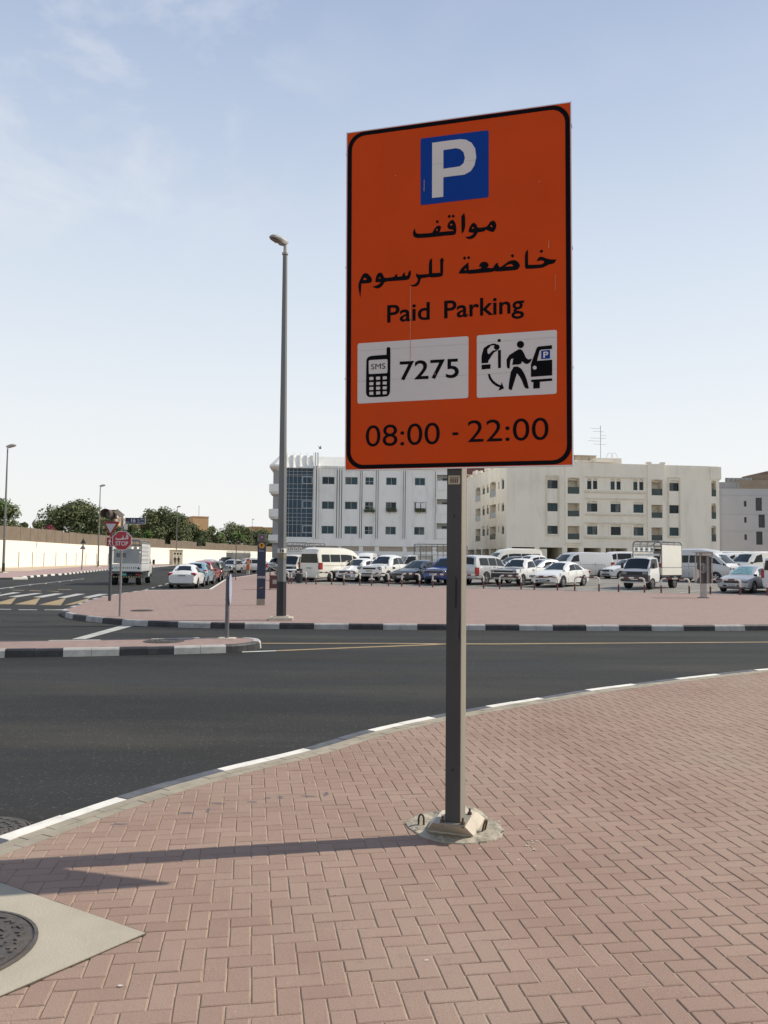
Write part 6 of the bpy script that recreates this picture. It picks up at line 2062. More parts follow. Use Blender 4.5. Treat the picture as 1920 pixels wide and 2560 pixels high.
M_chrome = pm('chrome', (.55, .55, .55), .15, .05, 5, 0, metal=.95)
M_teal = pm('teal_plate', (.10, .42, .36), .5, .1, 6)

ST = {
 'sedan': dict(L=4.6, st=[(2.28, .30, .52, .56, .66, .5), (2.14, .22, .64, .68, .82, .62), (1.70, .18, .76, .80, .875, .68), (1.0, .18, .88, .93, .88, .68), (.12, .18, .92, 1.39, .88, .585), (-.45, .18, .935, 1.465, .88, .60), (-1.0, .18, .95, 1.40, .88, .575), (-1.78, .20, .99, 1.03, .87, .66), (-2.14, .25, .98, 1.02, .82, .60), (-2.27, .34, .82, .86, .74, .55)],
   ws=(3, 4), rw=(6, 7), sw=[(.62, -.30, .22, -.36), (-.36, -1.22, -.42, -1.02)], wx=(1.38, -1.28), r=.315, doors=(.72, -.33, -1.18), hood=(1, 3)),
 'hatch': dict(L=3.9, st=[(1.92, .30, .55, .60, .64, .5), (1.80, .22, .70, .75, .78, .6), (1.42, .18, .82, .87, .84, .66), (.90, .18, .93, .98, .85, .66), (.12, .18, .96, 1.44, .85, .58), (-.45, .18, .97, 1.52, .85, .60), (-1.2, .18, .99, 1.46, .85, .58), (-1.72, .20, 1.02, 1.06, .83, .66), (-1.90, .28, .90, .94, .78, .6)],
   ws=(3, 4), rw=(6, 7), sw=[(.55, -.32, .18, -.36), (-.38, -1.12, -.42, -1.02)], wx=(1.20, -1.20), r=.30, doors=(.66, -.35, -1.05), hood=(1, 3)),
 'suv': dict(L=4.5, st=[(2.22, .42, .74, .80, .72, .55), (2.10, .34, .90, .96, .86, .7), (1.65, .30, 1.00, 1.05, .90, .74), (.98, .30, 1.05, 1.10, .91, .74), (.32, .30, 1.07, 1.66, .91, .66), (-.3, .30, 1.08, 1.76, .91, .67), (-1.5, .30, 1.10, 1.74, .91, .66), (-2.05, .32, 1.12, 1.62, .90, .64), (-2.18, .36, 1.08, 1.14, .88, .72), (-2.24, .44, .9, .96, .84, .66)],
   ws=(3, 4), rw=(7, 8), sw=[(.70, -.25, .40, -.28), (-.32, -1.10, -.36, -1.08), (-1.18, -1.88, -1.16, -1.78)], wx=(1.36, -1.32), r=.36, doors=(.80, -.28, -1.13), hood=(1, 3)),
 'bigsuv': dict(L=5.1, st=[(2.52, .46, .86, .92, .84, .7), (2.42, .36, 1.04, 1.10, .96, .8), (1.95, .32, 1.10, 1.15, 1.0, .84), (1.25, .32, 1.13, 1.18, 1.0, .84), (.62, .32, 1.15, 1.80, 1.0, .76), (.0, .32, 1.16, 1.90, 1.0, .77), (-1.8, .32, 1.18, 1.90, 1.0, .77), (-2.30, .34, 1.18, 1.84, .99, .75), (-2.50, .38, 1.14, 1.20, .98, .84), (-2.54, .46, .96, 1.02, .95, .80)],
   ws=(3, 4), rw=(7, 8), sw=[(1.0, .05, .72, .02), (-.05, -.95, -.08, -.95), (-1.05, -2.10, -1.05, -2.02)], wx=(1.55, -1.42), r=.40, doors=(1.1, -.02, -1.0), hood=(1, 3)),
 'van': dict(L=4.85, st=[(2.40, .34, .78, .84, .80, .66), (2.34, .26, 1.02, 1.08, .90, .76), (2.12, .22, 1.16, 1.22, .93, .78), (1.40, .20, 1.22, 1.82, .94, .76), (.95, .20, 1.23, 1.96, .94, .77), (0, .20, 1.23, 1.99, .94, .78), (-2.1, .20, 1.23, 1.98, .94, .78), (-2.34, .22, 1.22, 1.90, .92, .75), (-2.42, .30, 1.16, 1.78, .90, .72)],
   ws=(2, 3), rflat=(1.22, 1.74), sw=[(1.86, .92, 1.36, .90), (.80, -.55, .80, -.55), (-.65, -2.15, -.65, -2.12)], wx=(1.45, -1.20), r=.34, doors=(.86, -.60), tt=(.10, .86), hood=None),
 'hivan': dict(L=5.2, st=[(2.58, .34, .78, .84, .80, .66), (2.52, .26, 1.02, 1.08, .90, .76), (2.30, .22, 1.16, 1.22, .94, .80), (1.55, .20, 1.22, 1.90, .95, .78), (1.10, .20, 1.23, 2.16, .95, .76), (.4, .20, 1.23, 2.27, .95, .77), (-2.2, .20, 1.23, 2.26, .95, .77), (-2.48, .22, 1.22, 2.16, .93, .74), (-2.58, .30, 1.16, 1.98, .91, .70)],
   ws=(2, 3), rflat=(1.24, 1.84), sw=[(2.02, 1.05, 1.54, 1.03), (.93, -.30, .93, -.30), (-.38, -1.40, -.38, -1.40), (-1.48, -2.30, -1.48, -2.28)], wx=(1.60, -1.35), r=.34, doors=(.98, -.34), tt=(.08, .60), hood=None),
 'minivan': dict(L=4.9, st=[(2.42, .34, .66, .72, .72, .55), (2.28, .26, .84, .90, .88, .68), (1.75, .22, .98, 1.03, .93, .74), (1.35, .22, 1.03, 1.08, .94, .75), (.35, .22, 1.06, 1.62, .94, .70), (-.3, .22, 1.07, 1.75, .94, .71), (-1.8, .22, 1.08, 1.72, .94, .69), (-2.25, .25, 1.08, 1.58, .92, .66), (-2.42, .34, 1.0, 1.06, .88, .7)],
   ws=(3, 4), rw=(7, 8), sw=[(.95, -.10, .50, -.12), (-.18, -1.20, -.20, -1.20), (-1.28, -2.08, -1.28, -1.95)], wx=(1.52, -1.42), r=.34, doors=(1.0, -.14, -1.24), hood=(1, 3)),
 'pickup2': dict(L=5.2, st=[(2.55, .50, .84, .90, .74, .6), (2.42, .40, .99, 1.05, .87, .72), (1.75, .36, 1.06, 1.11, .90, .74), (1.15, .36, 1.10, 1.15, .90, .74), (.42, .36, 1.13, 1.70, .90, .64), (-.15, .36, 1.14, 1.80, .90, .65), (-.80, .36, 1.15, 1.75, .90, .63), (-1.02, .36, 1.15, 1.19, .90, .80), (-2.46, .40, 1.12, 1.15, .90, .80), (-2.56, .46, 1.06, 1.10, .88, .78)],
   ws=(3, 4), rw=(6, 7), sw=[(.88, -.10, .46, -.13), (-.18, -.86, -.22, -.76)], wx=(1.55, -1.45), r=.37, doors=(.96, -.14, -.93), hood=(1, 3), bed=(-1.12, -2.44, .74, 1.17)),
 'pickup1': dict(L=4.9, st=[(2.35, .48, .80, .85, .74, .6), (2.24, .38, .93, .98, .84, .7), (1.6, .34, .99, 1.03, .86, .72), (1.05, .34, 1.03, 1.08, .86, .72), (.38, .34, 1.05, 1.58, .86, .62), (-.05, .34, 1.06, 1.64, .86, .63), (-.45, .34, 1.07, 1.60, .86, .61), (-.62, .34, 1.07, 1.10, .86, .76), (-2.36, .40, 1.04, 1.07, .86, .78), (-2.45, .44, .98, 1.02, .84, .76)],
   ws=(3, 4), rw=(6, 7), sw=[(.80, -.40, .42, -.36)], wx=(1.42, -1.35), r=.34, doors=(.88, -.48), hood=(1, 3), bed=(-.72, -2.34, .72, 1.09)),
}
def half_ring(s_):
    x, zb, zl, zr, w_, rw = s_
    h = zl - zb
    k = min(.07, (zr - zl) * .35)
    return [Vector((x, y, z)) for y, z in ((0, zb), (.80 * w_, zb), (.955 * w_, zb + .10 * h), (w_, zb + .52 * h), (.965 * w_, zl), (rw, zr - k), (.70 * rw, zr), (0, zr + .018))]
def refine(st, n=3):
    """rounds the line of stations a little without moving the glass edges"""
    return st
def place(u, Y, phi, z=ZL):
    p = D(u, 1400, Y)
    t = Vector((-p.x, -p.y, 0)).normalized()
    h = Matrix.Rotation(R(-phi), 3, 'Z') @ t
    return (p.x, p.y, z), math.atan2(h.y, h.x)
def wheel_set(t, xs, w_, r, rim, arch=True, tw=.20, spokes=5):
    for x in xs:
        for s_ in (-1, 1):
            y1 = s_ * (w_ + .012)
            y0 = s_ * (w_ + .012 - tw)
            rings = []
            for yy, rr_ in ((y0, r * .80), (y0, r * .95), (y0 + (y1 - y0) * .15, r), (y0 + (y1 - y0) * .85, r), (y1, r * .93), (y1, r * .66), (y1 - s_ * .03, r * .64)):
                rings.append([(x + rr_ * math.cos(2 * math.pi * i / 20), yy, r + rr_ * math.sin(2 * math.pi * i / 20)) for i in range(20)])
            wh = MB().loft(rings).build('wheel', M_tyre, t, 50)
            mb = MB()
            yr = y1 - s_ * .012
            mb.loft([[(x + q * math.cos(2 * math.pi * i / 20), yy, r + q * math.sin(2 * math.pi * i / 20)) for i in range(20)] for q, yy in ((r * .66, yr), (r * .60, yr + s_ * .004), (r * .56, yr - s_ * .02))], 0, False)
            for k in range(spokes):
                a = 2 * math.pi * k / spokes + .3
                Q = Matrix.Rotation(-a, 3, 'Y')
                mb.box(Q @ Vector((r * .34, 0, 0)) + Vector((x, yr - s_ * .006, r)), (r * .5, .02, r * (.22 if spokes < 7 else .14)), M=Q)
            mb.disc((x, yr, r), r * .16, (0, 1, 0), .022, 12)
            mb.build('rim', rim, wh, 40)
            if arch:
                ya = s_ * (w_ + .003)
                R1 = r * 1.17
                pts = [(x + R1 * math.cos(a * math.pi / 16), r + R1 * math.sin(a * math.pi / 16)) for a in range(-1, 18)]
                mb = MB()
                vs = [(px, ya, pz) for px, pz in pts] + [(px, ya - s_ * .05, pz) for px, pz in pts]
                n = len(pts)
                mb.add(vs, [tuple(range(n)), tuple(range(2 * n - 1, n - 1, -1))] + [(i, (i + 1) % n, n + (i + 1) % n, n + i) for i in range(n)])
                mb.build('wheel_arch', M_blackp, t)
def car(kind, label, u, Y, phi, pt, name=None, cat=None, z=ZL, rim=None, sc_=1.0, wscreen=None, sideglass=True, grille=1, hood=None, bumper=None, plate=True, group=None, rack=False, spokes=5, wires=True):
    d = ST[kind]
    loc, rz = place(u, Y, phi, z)
    NM = {'sedan': ('saloon_car', 'car'), 'hatch': ('hatchback_car', 'car'), 'suv': ('suv_car', 'car'), 'bigsuv': ('suv_car', 'car'), 'van': ('van', 'van'), 'hivan': ('minibus', 'van'), 'minivan': ('people_carrier', 'car'), 'pickup1': ('pickup_truck', 'pickup'), 'pickup2': ('pickup_truck', 'pickup')}
    n_, c_ = NM[kind]
    t = thing(name or n_, label, cat or c_, loc, rz, group)
    t.scale = (sc_,) * 3
    st = d['st']
    hr = [half_ring(s_) for s_ in st]
    rings = [h + [Vector((p.x, -p.y, p.z)) for p in h[-2:0:-1]] for h in hr]
    MB().loft(rings).build('body', pt, t, 32)
    W_ = max(s_[4] for s_ in st)
    def S(x, q, side):
        for i in range(len(st) - 1):
            if st[i][0] >= x >= st[i + 1][0]:
                f = (st[i][0] - x) / (st[i][0] - st[i + 1][0])
                a = int(min(q, 6.999))
                g = q - a
                A = hr[i][a].lerp(hr[i][a + 1], g)
                B = hr[i + 1][a].lerp(hr[i + 1][a + 1], g)
                p = A.lerp(B, f)
                return Vector((p.x, p.y * side, p.z))
        return Vector((x, 0, 0))
    def patch(mb, xb0, xb1, xt0, xt1, q0, q1, side, off=.018, n=6, m=4):
        g = [[S((xb0 + (xb1 - xb0) * i / n) * (1 - j / m) + (xt0 + (xt1 - xt0) * i / n) * j / m, q0 + (q1 - q0) * j / m, side) for i in range(n + 1)] for j in range(m + 1)]
        for r_ in g:
            for p in r_:
                p.y += side * off
        vs = [p for r_ in g for p in r_]
        mb.add(vs, [(j * (n + 1) + i, j * (n + 1) + i + 1, (j + 1) * (n + 1) + i + 1, (j + 1) * (n + 1) + i) for j in range(m) for i in range(n)])
    def cross(mb, i0, i1, t0, t1, sh, off, n=5):
        A = [hr[i0][k] for k in (5, 6, 7)] + [Vector((p.x, -p.y, p.z)) for p in (hr[i0][6], hr[i0][5])]
        B = [hr[i1][k] for k in (5, 6, 7)] + [Vector((p.x, -p.y, p.z)) for p in (hr[i1][6], hr[i1][5])]
        g = [[a.lerp(b, tt) for a, b in zip(A, B)] for tt in (t0, (t0 + t1) / 2, t1)]
        nrm = (B[2] - A[2]).cross(Vector((0, 1, 0))).normalized()
        if nrm.z < 0:
            nrm = -nrm
        vs = [Vector((p.x, p.y * sh, p.z)) + nrm * off for r_ in g for p in r_]
        mb.add(vs, [(j * 5 + i, j * 5 + i + 1, (j + 1) * 5 + i + 1, (j + 1) * 5 + i) for j in range(2) for i in range(4)])
    tt = d.get('tt', (.10, .84))
    mb = MB()
    i0, i1 = d['ws']
    cross(mb, i0, i1, .10, .93, .90, .012)
    ws = mb.build('windscreen', wscreen or M_cg2, t)
    xr = st[-1][0]
    if d.get('rw'):
        mb = MB()
        i0, i1 = d['rw']
        cross(mb, i0, i1, .14, .84, .82, .016)
        mb.build('rear_window', M_cg, t)
    else:
        z0, z1 = d['rflat']
        wr = st[-2][5]
        a, b = st[-2][0], xr
        MB().loft([[(x, y, z) for x, y, z in ((xr - .014 - dx, -wr * 1.05, z0), (xr - .014 - dx, wr * 1.05, z0), (xr - .014 - dx, wr * .92, z1), (xr - .014 - dx, -wr * .92, z1))] for dx in (0, -.06)]).build('rear_window', M_cg, t)
    for k, (a, b, c, e) in enumerate(d['sw']):
        if not sideglass and k > 0:
            continue
        for s_ in (-1, 1):
            mb = MB()
            patch(mb, a, b, c, e, 4 + tt[0], 4 + tt[1], s_, .018)
            mb.build('side_window', M_cg, t)
    mb = MB()
    for x in d['doors']:
        for s_ in (-1, 1):
            patch(mb, x + .010, x - .010, x + .010, x - .010, 2.1, 4.0, s_, .003, 1, 3)
    mb.build('door_gap', M_seamc, t)
    for x in d['doors'][1:] if len(d['doors']) > 1 else ():
        for s_ in (-1, 1):
            mb = MB()
            patch(mb, x + .20, x + .06, x + .20, x + .06, 3.80, 3.88, s_, .018, 1, 1)
            mb.build('door_handle', M_blackp if pt in (PK, PD) else pt, t)
    wheel_set(t, d['wx'], W_, d['r'], rim or M_rim, spokes=spokes)
    # front
    f0, f1 = st[0], st[1]
    zh = (f1[2] + f0[2]) / 2 + .02
    for s_ in (-1, 1):
        Q = Matrix.Rotation(R(-28 * s_), 3, 'Z')
        MB().ell((f0[0] - .075, s_ * f1[4] * .80, zh), (.09, .22 if kind not in ('van', 'hivan') else .13, .085 if kind not in ('van', 'hivan', 'bigsuv', 'pickup2') else .12), 12, 0, Q, .75).build('headlight', M_hl, t, 60)
        MB().ell((f1[0] - .62 if kind not in ('van', 'hivan') else f1[0] - .30, s_ * (W_ + .09), st[d['ws'][0]][2] + .06), (.055, .10, .075), 10, 0, None, .8).build('mirror', M_blackp if pt is not PW else pt, t, 60)
    gw = f0[4] * (.62 if grille == 1 else .85)
    mb = MB()
    mb.b2((f0[0] - .05, -gw, zh - .085), (f0[0] + .012, gw, zh + .03))
    gr = mb.build('grille', M_blackp, t)
    mb = MB()
    mb.b2((f0[0] - .05, -gw * 1.05, zh + .032), (f0[0] + .018, gw * 1.05, zh + .055))
    mb.build('grille_bar', M_chrome, gr)
    MB().b2((f0[0] - .04, -f0[4] * .72, f0[1] + .02), (f0[0] + .014, f0[4] * .72, f0[1] + .11)).build('air_intake', M_blackp, t)
    if bumper:
        MB().loft([[(x, y, z) for y, z in ((-w2, z0), (w2, z0), (w2, z1), (-w2, z1))] for x, w2, z0, z1 in ((f0[0] - .30, f1[4] + .02, f1[1], zh - .12), (f0[0] - .05, f0[4] + .12, f0[1], zh - .12), (f0[0] + .035, f0[4] - .02, f0[1] + .02, zh - .14))]).build('bumper', bumper, t)
    r0, r1 = st[-1], st[-2]
    zt_ = (r1[2] + r0[2]) / 2
    tall = kind in ('van', 'hivan', 'suv', 'bigsuv', 'minivan', 'pickup1', 'pickup2')
    for s_ in (-1, 1):
        mb = MB()
        if tall:
            mb.box((r1[0] + .045, s_ * (r1[4] - .055), zt_ - .16), (.30, .15, .44))
        else:
            mb.ell((r1[0] + .01, s_ * (r1[4] * .80), zt_ - .02), (.13, .24, .095), 12, 0, Matrix.Rotation(R(22 * s_), 3, 'Z'), .7)
        mb.build('tail_light', M_tl, t, 50)
    if plate:
        zp_ = zt_ - .10 if not tall else zt_ - .30
        for x0, x1, z_ in ((f0[0] + .013, f0[0] + .022, zh - .19), (r0[0] - .022, r0[0] - .008, zp_)):
            p_ = MB().b2((x0, -.26, z_ - .055), (x1, .26, z_ + .055)).build('number_plate', M_plate, t)
            mb = MB()
            xx = x1 + .001 if x0 > 0 else x0 - .001
            for k in range(5):
                mb.b2((xx - .001, -.2 + .085 * k, z_ - .032), (xx + .001, -.15 + .085 * k, z_ + .032))
            mb.build('plate_print', M_ptx, p_)
    if hood:
        mb = MB()
        i0, i1 = d['hood']
        for a, b in ((i0, i0 + 1), (i0 + 1, i1)):
            cross(mb, a, b, .02, .99, 1.0, .006)
        mb.build('bonnet', hood, t)
    if d.get('bed'):
        xa, xb, w2, z_ = d['bed']
        MB().b2((xb, -w2, z_), (xa, w2, z_ + .012)).build('load_bed', M_blackp, t)
    if rack:
        mb = MB()
        for s_ in (-1, 1):
            mb.tube([(st[4][0] - .2, s_ * st[5][5] * .92, st[5][3] + .05), (st[-3][0] + .2, s_ * st[5][5] * .92, st[5][3] + .05)], .022, 6)
        mb.build('roof_rail', M_blackp, t)
    if kind in ('van', 'hivan') and wires:
        mb = MB()
        for s_ in (-1, 1):
            patch(mb, .8, -2.2, .8, -2.2, 3.62, 3.66, s_, .004, 4, 1)
        mb.build('body_crease', M_seamc, t)
    return t

def cage_truck(label, u, Y, phi, cab=PW, panel=None, z=ZL, rear_board=False, panels=True, cage_h=2.72, deco=True, L=4.5, open_bars=False):
    loc, rz = place(u, Y, phi, z)
    t = thing('cargo_truck', label, 'truck', loc, rz)
    st = [(2.22, .40, .92, .98, .82, .74), (2.19, .34, 1.02, 1.06, .845, .79), (2.12, .34, 1.08, 1.12, .85, .79), (1.66, .34, 1.18, 1.78, .85, .74), (1.2, .34, 1.19, 1.86, .85, .74), (.86, .34, 1.19, 1.86, .85, .74), (.74, .36, 1.18, 1.80, .84, .72)]
    hr = [half_ring(s_) for s_ in st]
    MB().loft([h + [Vector((p.x, -p.y, p.z)) for p in h[-2:0:-1]] for h in hr]).build('cab', cab, t, 32)
    A = [hr[2][k] for k in (5, 6, 7)] + [Vector((p.x, -p.y, p.z)) for p in (hr[2][6], hr[2][5])]
    B = [hr[3][k] for k in (5, 6, 7)] + [Vector((p.x, -p.y, p.z)) for p in (hr[3][6], hr[3][5])]
    g = [[a.lerp(b, q) + Vector((.012, 0, .006)) for a, b in zip(A, B)] for q in (.06, .94)]
    MB().add([Vector((p.x, p.y * .93, p.z)) for r_ in g for p in r_], [(i, i + 1, i + 6, i + 5) for i in range(4)]).build('windscreen', M_cg2, t)
    for s_ in (-1, 1):
        MB().add([(1.92, s_ * .845, 1.20), (1.0, s_ * .845, 1.24), (1.0, s_ * .762, 1.74), (1.60, s_ * .762, 1.74)], [(0, 1, 2, 3)]).build('side_window', M_cg, t)
        MB().b2((2.13, s_ * .64 - .15, .84), (2.242, s_ * .64 + .15, .98)).build('headlight', M_hl, t)
        MB().b2((1.78, s_ * .98 - .07, 1.18), (1.86, s_ * .98 + .07, 1.48)).b2((1.80, min(s_ * .84, s_ * .98), 1.30), (1.83, max(s_ * .84, s_ * .98), 1.33)).build('mirror', M_blackp, t)
    MB().b2((2.18, -.82, .79), (2.236, .82, 1.01)).build('grille', M_blackp, t)
    MB().b2((2.0, -.86, .42), (2.26, .86, .80)).build('bumper', pm('dark_grey_bumper', (.05, .05, .05), .6, .2, 5), t)
    MB().b2((2.262, -.22, .52), (2.27, .22, .62)).build('number_plate', M_plate, t)
    xr = .70 - (L - 1.6)
    MB().b2((xr + .1, -.42, .50), (1.0, .42, .66)).build('chassis', M_blackp, t)
    wheel_set(t, (1.62, xr + .85), .83, .33, M_hub, False, .30, 5)
    hw = .90
    MB().b2((xr, -hw, .72), (.66, hw, .80)).build('load_bed', M_blackp, t)
    pw = panel or PW
    for s_ in (-1, 1):
        MB().b2((xr, s_ * hw - .02, .80), (.66, s_ * hw + .02, 1.22)).build('side_board', pw, t)
        if panels:
            MB().b2((xr + .05, s_ * hw - .015, 1.26), (.60, s_ * hw + .015, cage_h - .22)).build('side_panel', pw, t)
    tb = MB().b2((xr - .025, -hw, .80), (xr + .015, hw, 1.22)).build('tailboard', pw, t)
    if rear_board:
        MB().b2((xr + .01, -hw + .1, 1.26), (xr + .05, hw - .25, 2.10)).build('rear_panel', pm('grey_sheet_panel', (.36, .37, .35), .6, .12, 1.5, stain=(.2, .2, .2), stain_amt=.4), t)
        MB().b2((xr - .0, -.05, 1.60), (xr + .008, .50, 1.86)).build('notice', pm('grey_notice', (.16, .17, .16), .6, .5, 9), t)
        mb = MB()
        cols_ = []
        for k in range(11):
            y = -.62 + .118 * k
            mb.b2((xr - .030, y - .03, .95), (xr - .026, y + .02, 1.06), k % 3)
        mb.build('painted_letters', [pm('blue_letter', (.05, .12, .25), .6), pm('green_letter', (.08, .25, .06), .6), pm('yellow_letter', (.5, .33, .04), .6)], tb)
        mb = MB()
        for y in (-.78, .72):
            mb.add([(xr - .03, y - .08, .93), (xr - .03, y + .08, .93), (xr - .03, y, 1.08), (xr - .026, y - .08, .93), (xr - .026, y + .08, .93), (xr - .026, y, 1.08)], [(0, 1, 2), (5, 4, 3), (0, 1, 4, 3), (1, 2, 5, 4), (2, 0, 3, 5)])
        mb.build('warning_mark', M_bk, tb)
        MB().b2((xr - .05, -hw, .44), (xr, hw, .52)).build('rear_bumper', M_blackp, t)
        mb = MB()
        for k in range(13):
            mb.b2((xr - .058, -.84 + .14 * k, .445), (xr - .051, -.78 + .14 * k, .515))
        mb.build('bumper_stripe', pm('dull_yellow_stripe', (.42, .36, .14), .6, .2, 6), t)
        MB().b2((xr - .04, -.10, .56), (xr - .03, .22, .68)).build('number_plate', M_teal, t)
        for s_ in (-1, 1):
            MB().b2((xr - .04, s_ * .74 - .1, .56), (xr - .005, s_ * .74 + .1, .66)).build('tail_light', M_tl, t)
        for s_ in (-1, 1):
            mb = MB()
            for k in range(9):
                for j in range(4):
                    mb.b2((xr + .22 + .29 * k, s_ * (hw + .0155) - .004, 1.42 + .24 * j), (xr + .30 + .29 * k, s_ * (hw + .0155) + .004, 1.54 + .24 * j))
            mb.build('panel_slot', pm('slot_grey', (.20, .21, .20), .7), t)
    # tube cage
    M_c = pm('cage_tube', (.20, .20, .20) if not open_bars else (.42, .42, .40), .5, .15, 4, 0, metal=.3)
    mb = MB()
    r_ = .035
    for x in (xr + .04, .62):
        mb.tube([(x, -hw, .82), (x, -hw, cage_h - .15), (x, -hw + .05, cage_h - .05), (x, -hw + .15, cage_h), (x, hw - .15, cage_h), (x, hw - .05, cage_h - .05), (x, hw, cage_h - .15), (x, hw, .82)], r_, 7)
        for zz in (cage_h - .28, cage_h - .62):
            mb.tube([(x, -hw, zz), (x, hw, zz)], .022, 6)
        for k in range(3):
            mb.tube([(x, -hw * .5 + hw * .5 * k, cage_h - .62 if x > 0 else cage_h - .28), (x, -hw * .5 + hw * .5 * k, cage_h)], .018, 6)
    for s_ in (-1, 1):
        mb.tube([(xr + .04, s_ * hw, cage_h - .16), (.62, s_ * hw, cage_h - .16)], .028, 6)
        q = [(xr + .04, s_ * hw * .82, cage_h), (.62, s_ * hw * .82, cage_h)]
        mb.tube(q, .028, 6)
        nb = 9 if open_bars else 4
        for k in range(nb):
            x = xr + .04 + (.58 - xr) * k / (nb - 1)
            mb.tube([(x, s_ * hw, cage_h - .16 if not open_bars else .85), (x, s_ * hw * .82, cage_h)], .018, 6)
        if open_bars:
            for zz in (1.5, 1.9, 2.3):
                mb.tube([(xr + .04, s_ * hw, zz), (.62, s_ * hw, zz)], .018, 6)
    mb.build('cage', M_c, t, 50)
    if deco:
        mb = MB()
        for k in range(4):
            y = -.66 + .33 * k
            mb.b2((.665, y - .11, cage_h - .60), (.675, y + .11, cage_h - .34))
        mb.b2((.665, -.8, cage_h - .86), (.675, .8, cage_h - .72))
        pl = mb.build('front_plaque', pm('white_plaque', (.62, .62, .58), .6, .1, 5), t)
        mb = MB()
        for k in range(4):
            mb.ell((.676, -.66 + .33 * k, cage_h - .47), (.004, .06, .07), 8)
        mb.build('plaque_mark', M_ptx, pl)
    return t
# ------------------------------------------------------------------ where the vehicles stand
def lotz(p):
    return ZL + .02 * max(0.0, (Vector((p[0], p[1])) - LOT_A).dot(nrm_lot))
def onlot(u, v, off=1.5):
    """distance of a lot vehicle whose near tyres touch the sloping lot at this pixel"""
    z = ZL
    for _ in range(12):
        p = G(u, v, z)
        z = lotz(p)
    Y = p.y + off
    return Y, lotz(D(u, 1400, Y))
def lot(kind, label, u, v, phi, pt, off=1.5, sc_=1.05, **k):
    Y, z = onlot(u, v, off)
    return car(kind, label, u, Y, phi, pt, z=z, sc_=sc_, **k)
# front row along the barriers
Y, z = 61.5, .02
cage_truck('white light truck with an open roof cage, behind the tall street lamp', 752, Y, 28, PC, PC, z, False, False, 2.75, True, 4.6)
lot('sedan', 'white saloon nosing out behind the small black bin', 762, 1451.5, 22, PW, 2.2)
lot('hivan', 'cream high roof minibus seen from its rear corner, with a tall dark back window', 835, 1455, -140, PC, 2.0, 1.02, spokes=7)
lot('hatch', 'small white hatchback between the cream minibus and the white double cab pickup', 898, 1455, 30, PW, 1.6)
lot('pickup2', 'white double cab pickup with a chrome grille, left of the black saloon', 968, 1457.5, 27, PW, 1.8, 1.03, rim=M_rim, grille=1)
lot('sedan', 'black saloon between the white double cab pickup and the blue car', 1048, 1459.5, 30, PK, 1.6, 1.05)
lot('suv', 'blue four wheel drive half hidden by the parking sign post', 1122, 1463, 26, PB_, 1.6, 1.0, grille=2)
lot('bigsuv', 'big white four wheel drive seen from behind, just right of the parking sign post', 1213, 1463, -148, PG, 2.0, .98)
lot('pickup1', 'old white pickup with a faded grey bonnet and black bumper', 1302, 1465.5, 26, PW, 1.6, 1.03, hood=PH, bumper=M_blackp, rim=M_hub, grille=2)
lot('sedan', 'clean white saloon beside the empty parking bay', 1402, 1468.5, 27, PW, 1.5, 1.05)
Y, z = onlot(1622, 1474, 1.6)
cage_truck('small white truck with grey roof cage and white side panel by the telephone booth', 1630, Y, 26, PW, PC, z, False, True, 2.78, True, 4.4)
lot('sedan', 'silver saloon with a sun shade in its windscreen, right of the telephone booth', 1868, 1483, 20, PS, 1.4, 1.0, wscreen=M_sshade)
lot('van', 'white van cut off by the right edge of the photo', 1992, 1488, -160, PW, 2.2, 1.0)
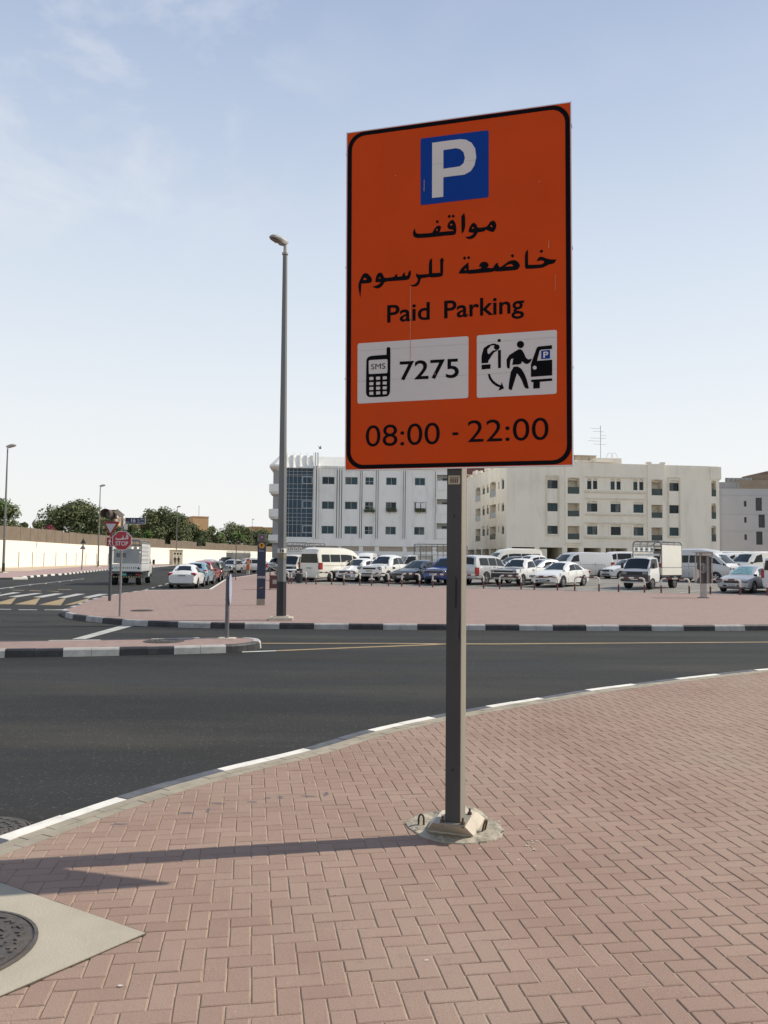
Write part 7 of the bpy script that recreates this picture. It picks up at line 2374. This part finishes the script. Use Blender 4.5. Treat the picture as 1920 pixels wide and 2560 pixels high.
# rows behind
car('hivan', 'white high roof van facing us before the wall of the white building', 917, 88, 8, PW, z=0)
cage_truck('white truck with a cargo cage of open bars, behind the black saloon', 1062, 66, 72, PC, PC, .1, False, False, 2.75, False, 5.6, True)
car('sedan', 'dark saloon roof showing behind the black saloon', 1092, 64, 45, PD, z=.05)
car('suv', 'white car behind the double cab pickup, under the pierced vents', 962, 86, 60, PW, z=.05)
car('hivan', 'long white bus roof behind the big white four wheel drive', 1282, 79, 58, PC, z=.3, sc_=1.08)
car('suv', 'black car in the second row above the faded bonnet pickup', 1283, 70, 55, PK, z=.22, sc_=1.0)
car('pickup2', 'white double cab pickup in the second row behind the faded bonnet one', 1330, 66, 50, PW, z=.28, sc_=1.0)
car('sedan', 'silver saloon in the second row above the clean white saloon', 1352, 60, 48, PG, z=.18, sc_=1.08)
car('sedan', 'dark grey car between the clean white saloon and the grey-white panel van', 1392, 57, 50, pm('dark_grey_car_paint', (.07, .075, .08), .25, .05, 2, coat=.6), z=.08)
car('van', 'plain grey-white panel van parked behind the clean white saloon', 1453, 66, 50, PG, z=.24, sc_=1.05, sideglass=False)
car('hatch', 'white hatchback peeking out left of the caged small truck', 1568, 64, 52, PW, z=.26, sc_=1.05)
car('van', 'white van roof in the row behind the hatchback left of the caged truck', 1552, 78, 60, PW, z=.45, sc_=1.05)
car('hivan', 'white minibus nosing to the right behind the telephone booth', 1750, 58.5, -62, PG, z=.26, sc_=1.02)
car('van', 'white van in the back row whose cab shows above the silver saloon', 1842, 72, 48, PW, z=.40, sc_=1.05, sideglass=False)
car('van', 'white delivery van facing left at the right edge, behind the silver saloon', 1905, 60, 42, PC, z=.30, sc_=1.08, sideglass=False)
car('hivan', 'long cream van roof in the last row at the right', 1815, 84, 74, PC, z=.45, sc_=1.02)
# street
cage_truck('white cargo truck driving away, its tailboard painted with coloured letters', 333, 54.5, -171, PW, PW, ZR, True, True, 2.62, True, 5.2).scale = (1.07,) * 3
car('sedan', 'white saloon parked nearest at the kerb, seen from behind', 470, 49.0, -171, PW, z=ZR, sc_=.92)
car('hatch', 'light blue car parked in front of the nearest white saloon', 498, 54.0, -170, PL, z=ZR, sc_=.95)
car('suv', 'red car parked between the light blue and the dark one', 517, 59.0, -170, PR, z=ZR, sc_=.88)
car('suv', 'dark green-grey car at the head of the row of kerbside cars', 541, 65.0, -170, PD, z=ZR, sc_=.86)
car('suv', 'pale car far ahead above the red one on the street', 526, 88, -172, PG, z=ZR, sc_=.9)
car('suv', 'silver car facing us at the far corner, left of the orange parking meter', 579, 95, 22, PS, z=ZR, sc_=.88)
car('minivan', 'silver people carrier turned sideways behind the orange parking meter', 618, 98, 62, PS, z=ZR, sc_=.98)
car('suv', 'white car facing us far behind the litter bin', 690, 118, 12, PW, z=ZR, sc_=1.0)
cage_truck('grey lorry standing by the wall behind the silver cars', 582, 132, 58, PD, pm('grey_lorry_panel', (.20, .20, .19), .7, .2, 2), ZR, False, True, 2.7, False, 5.0)
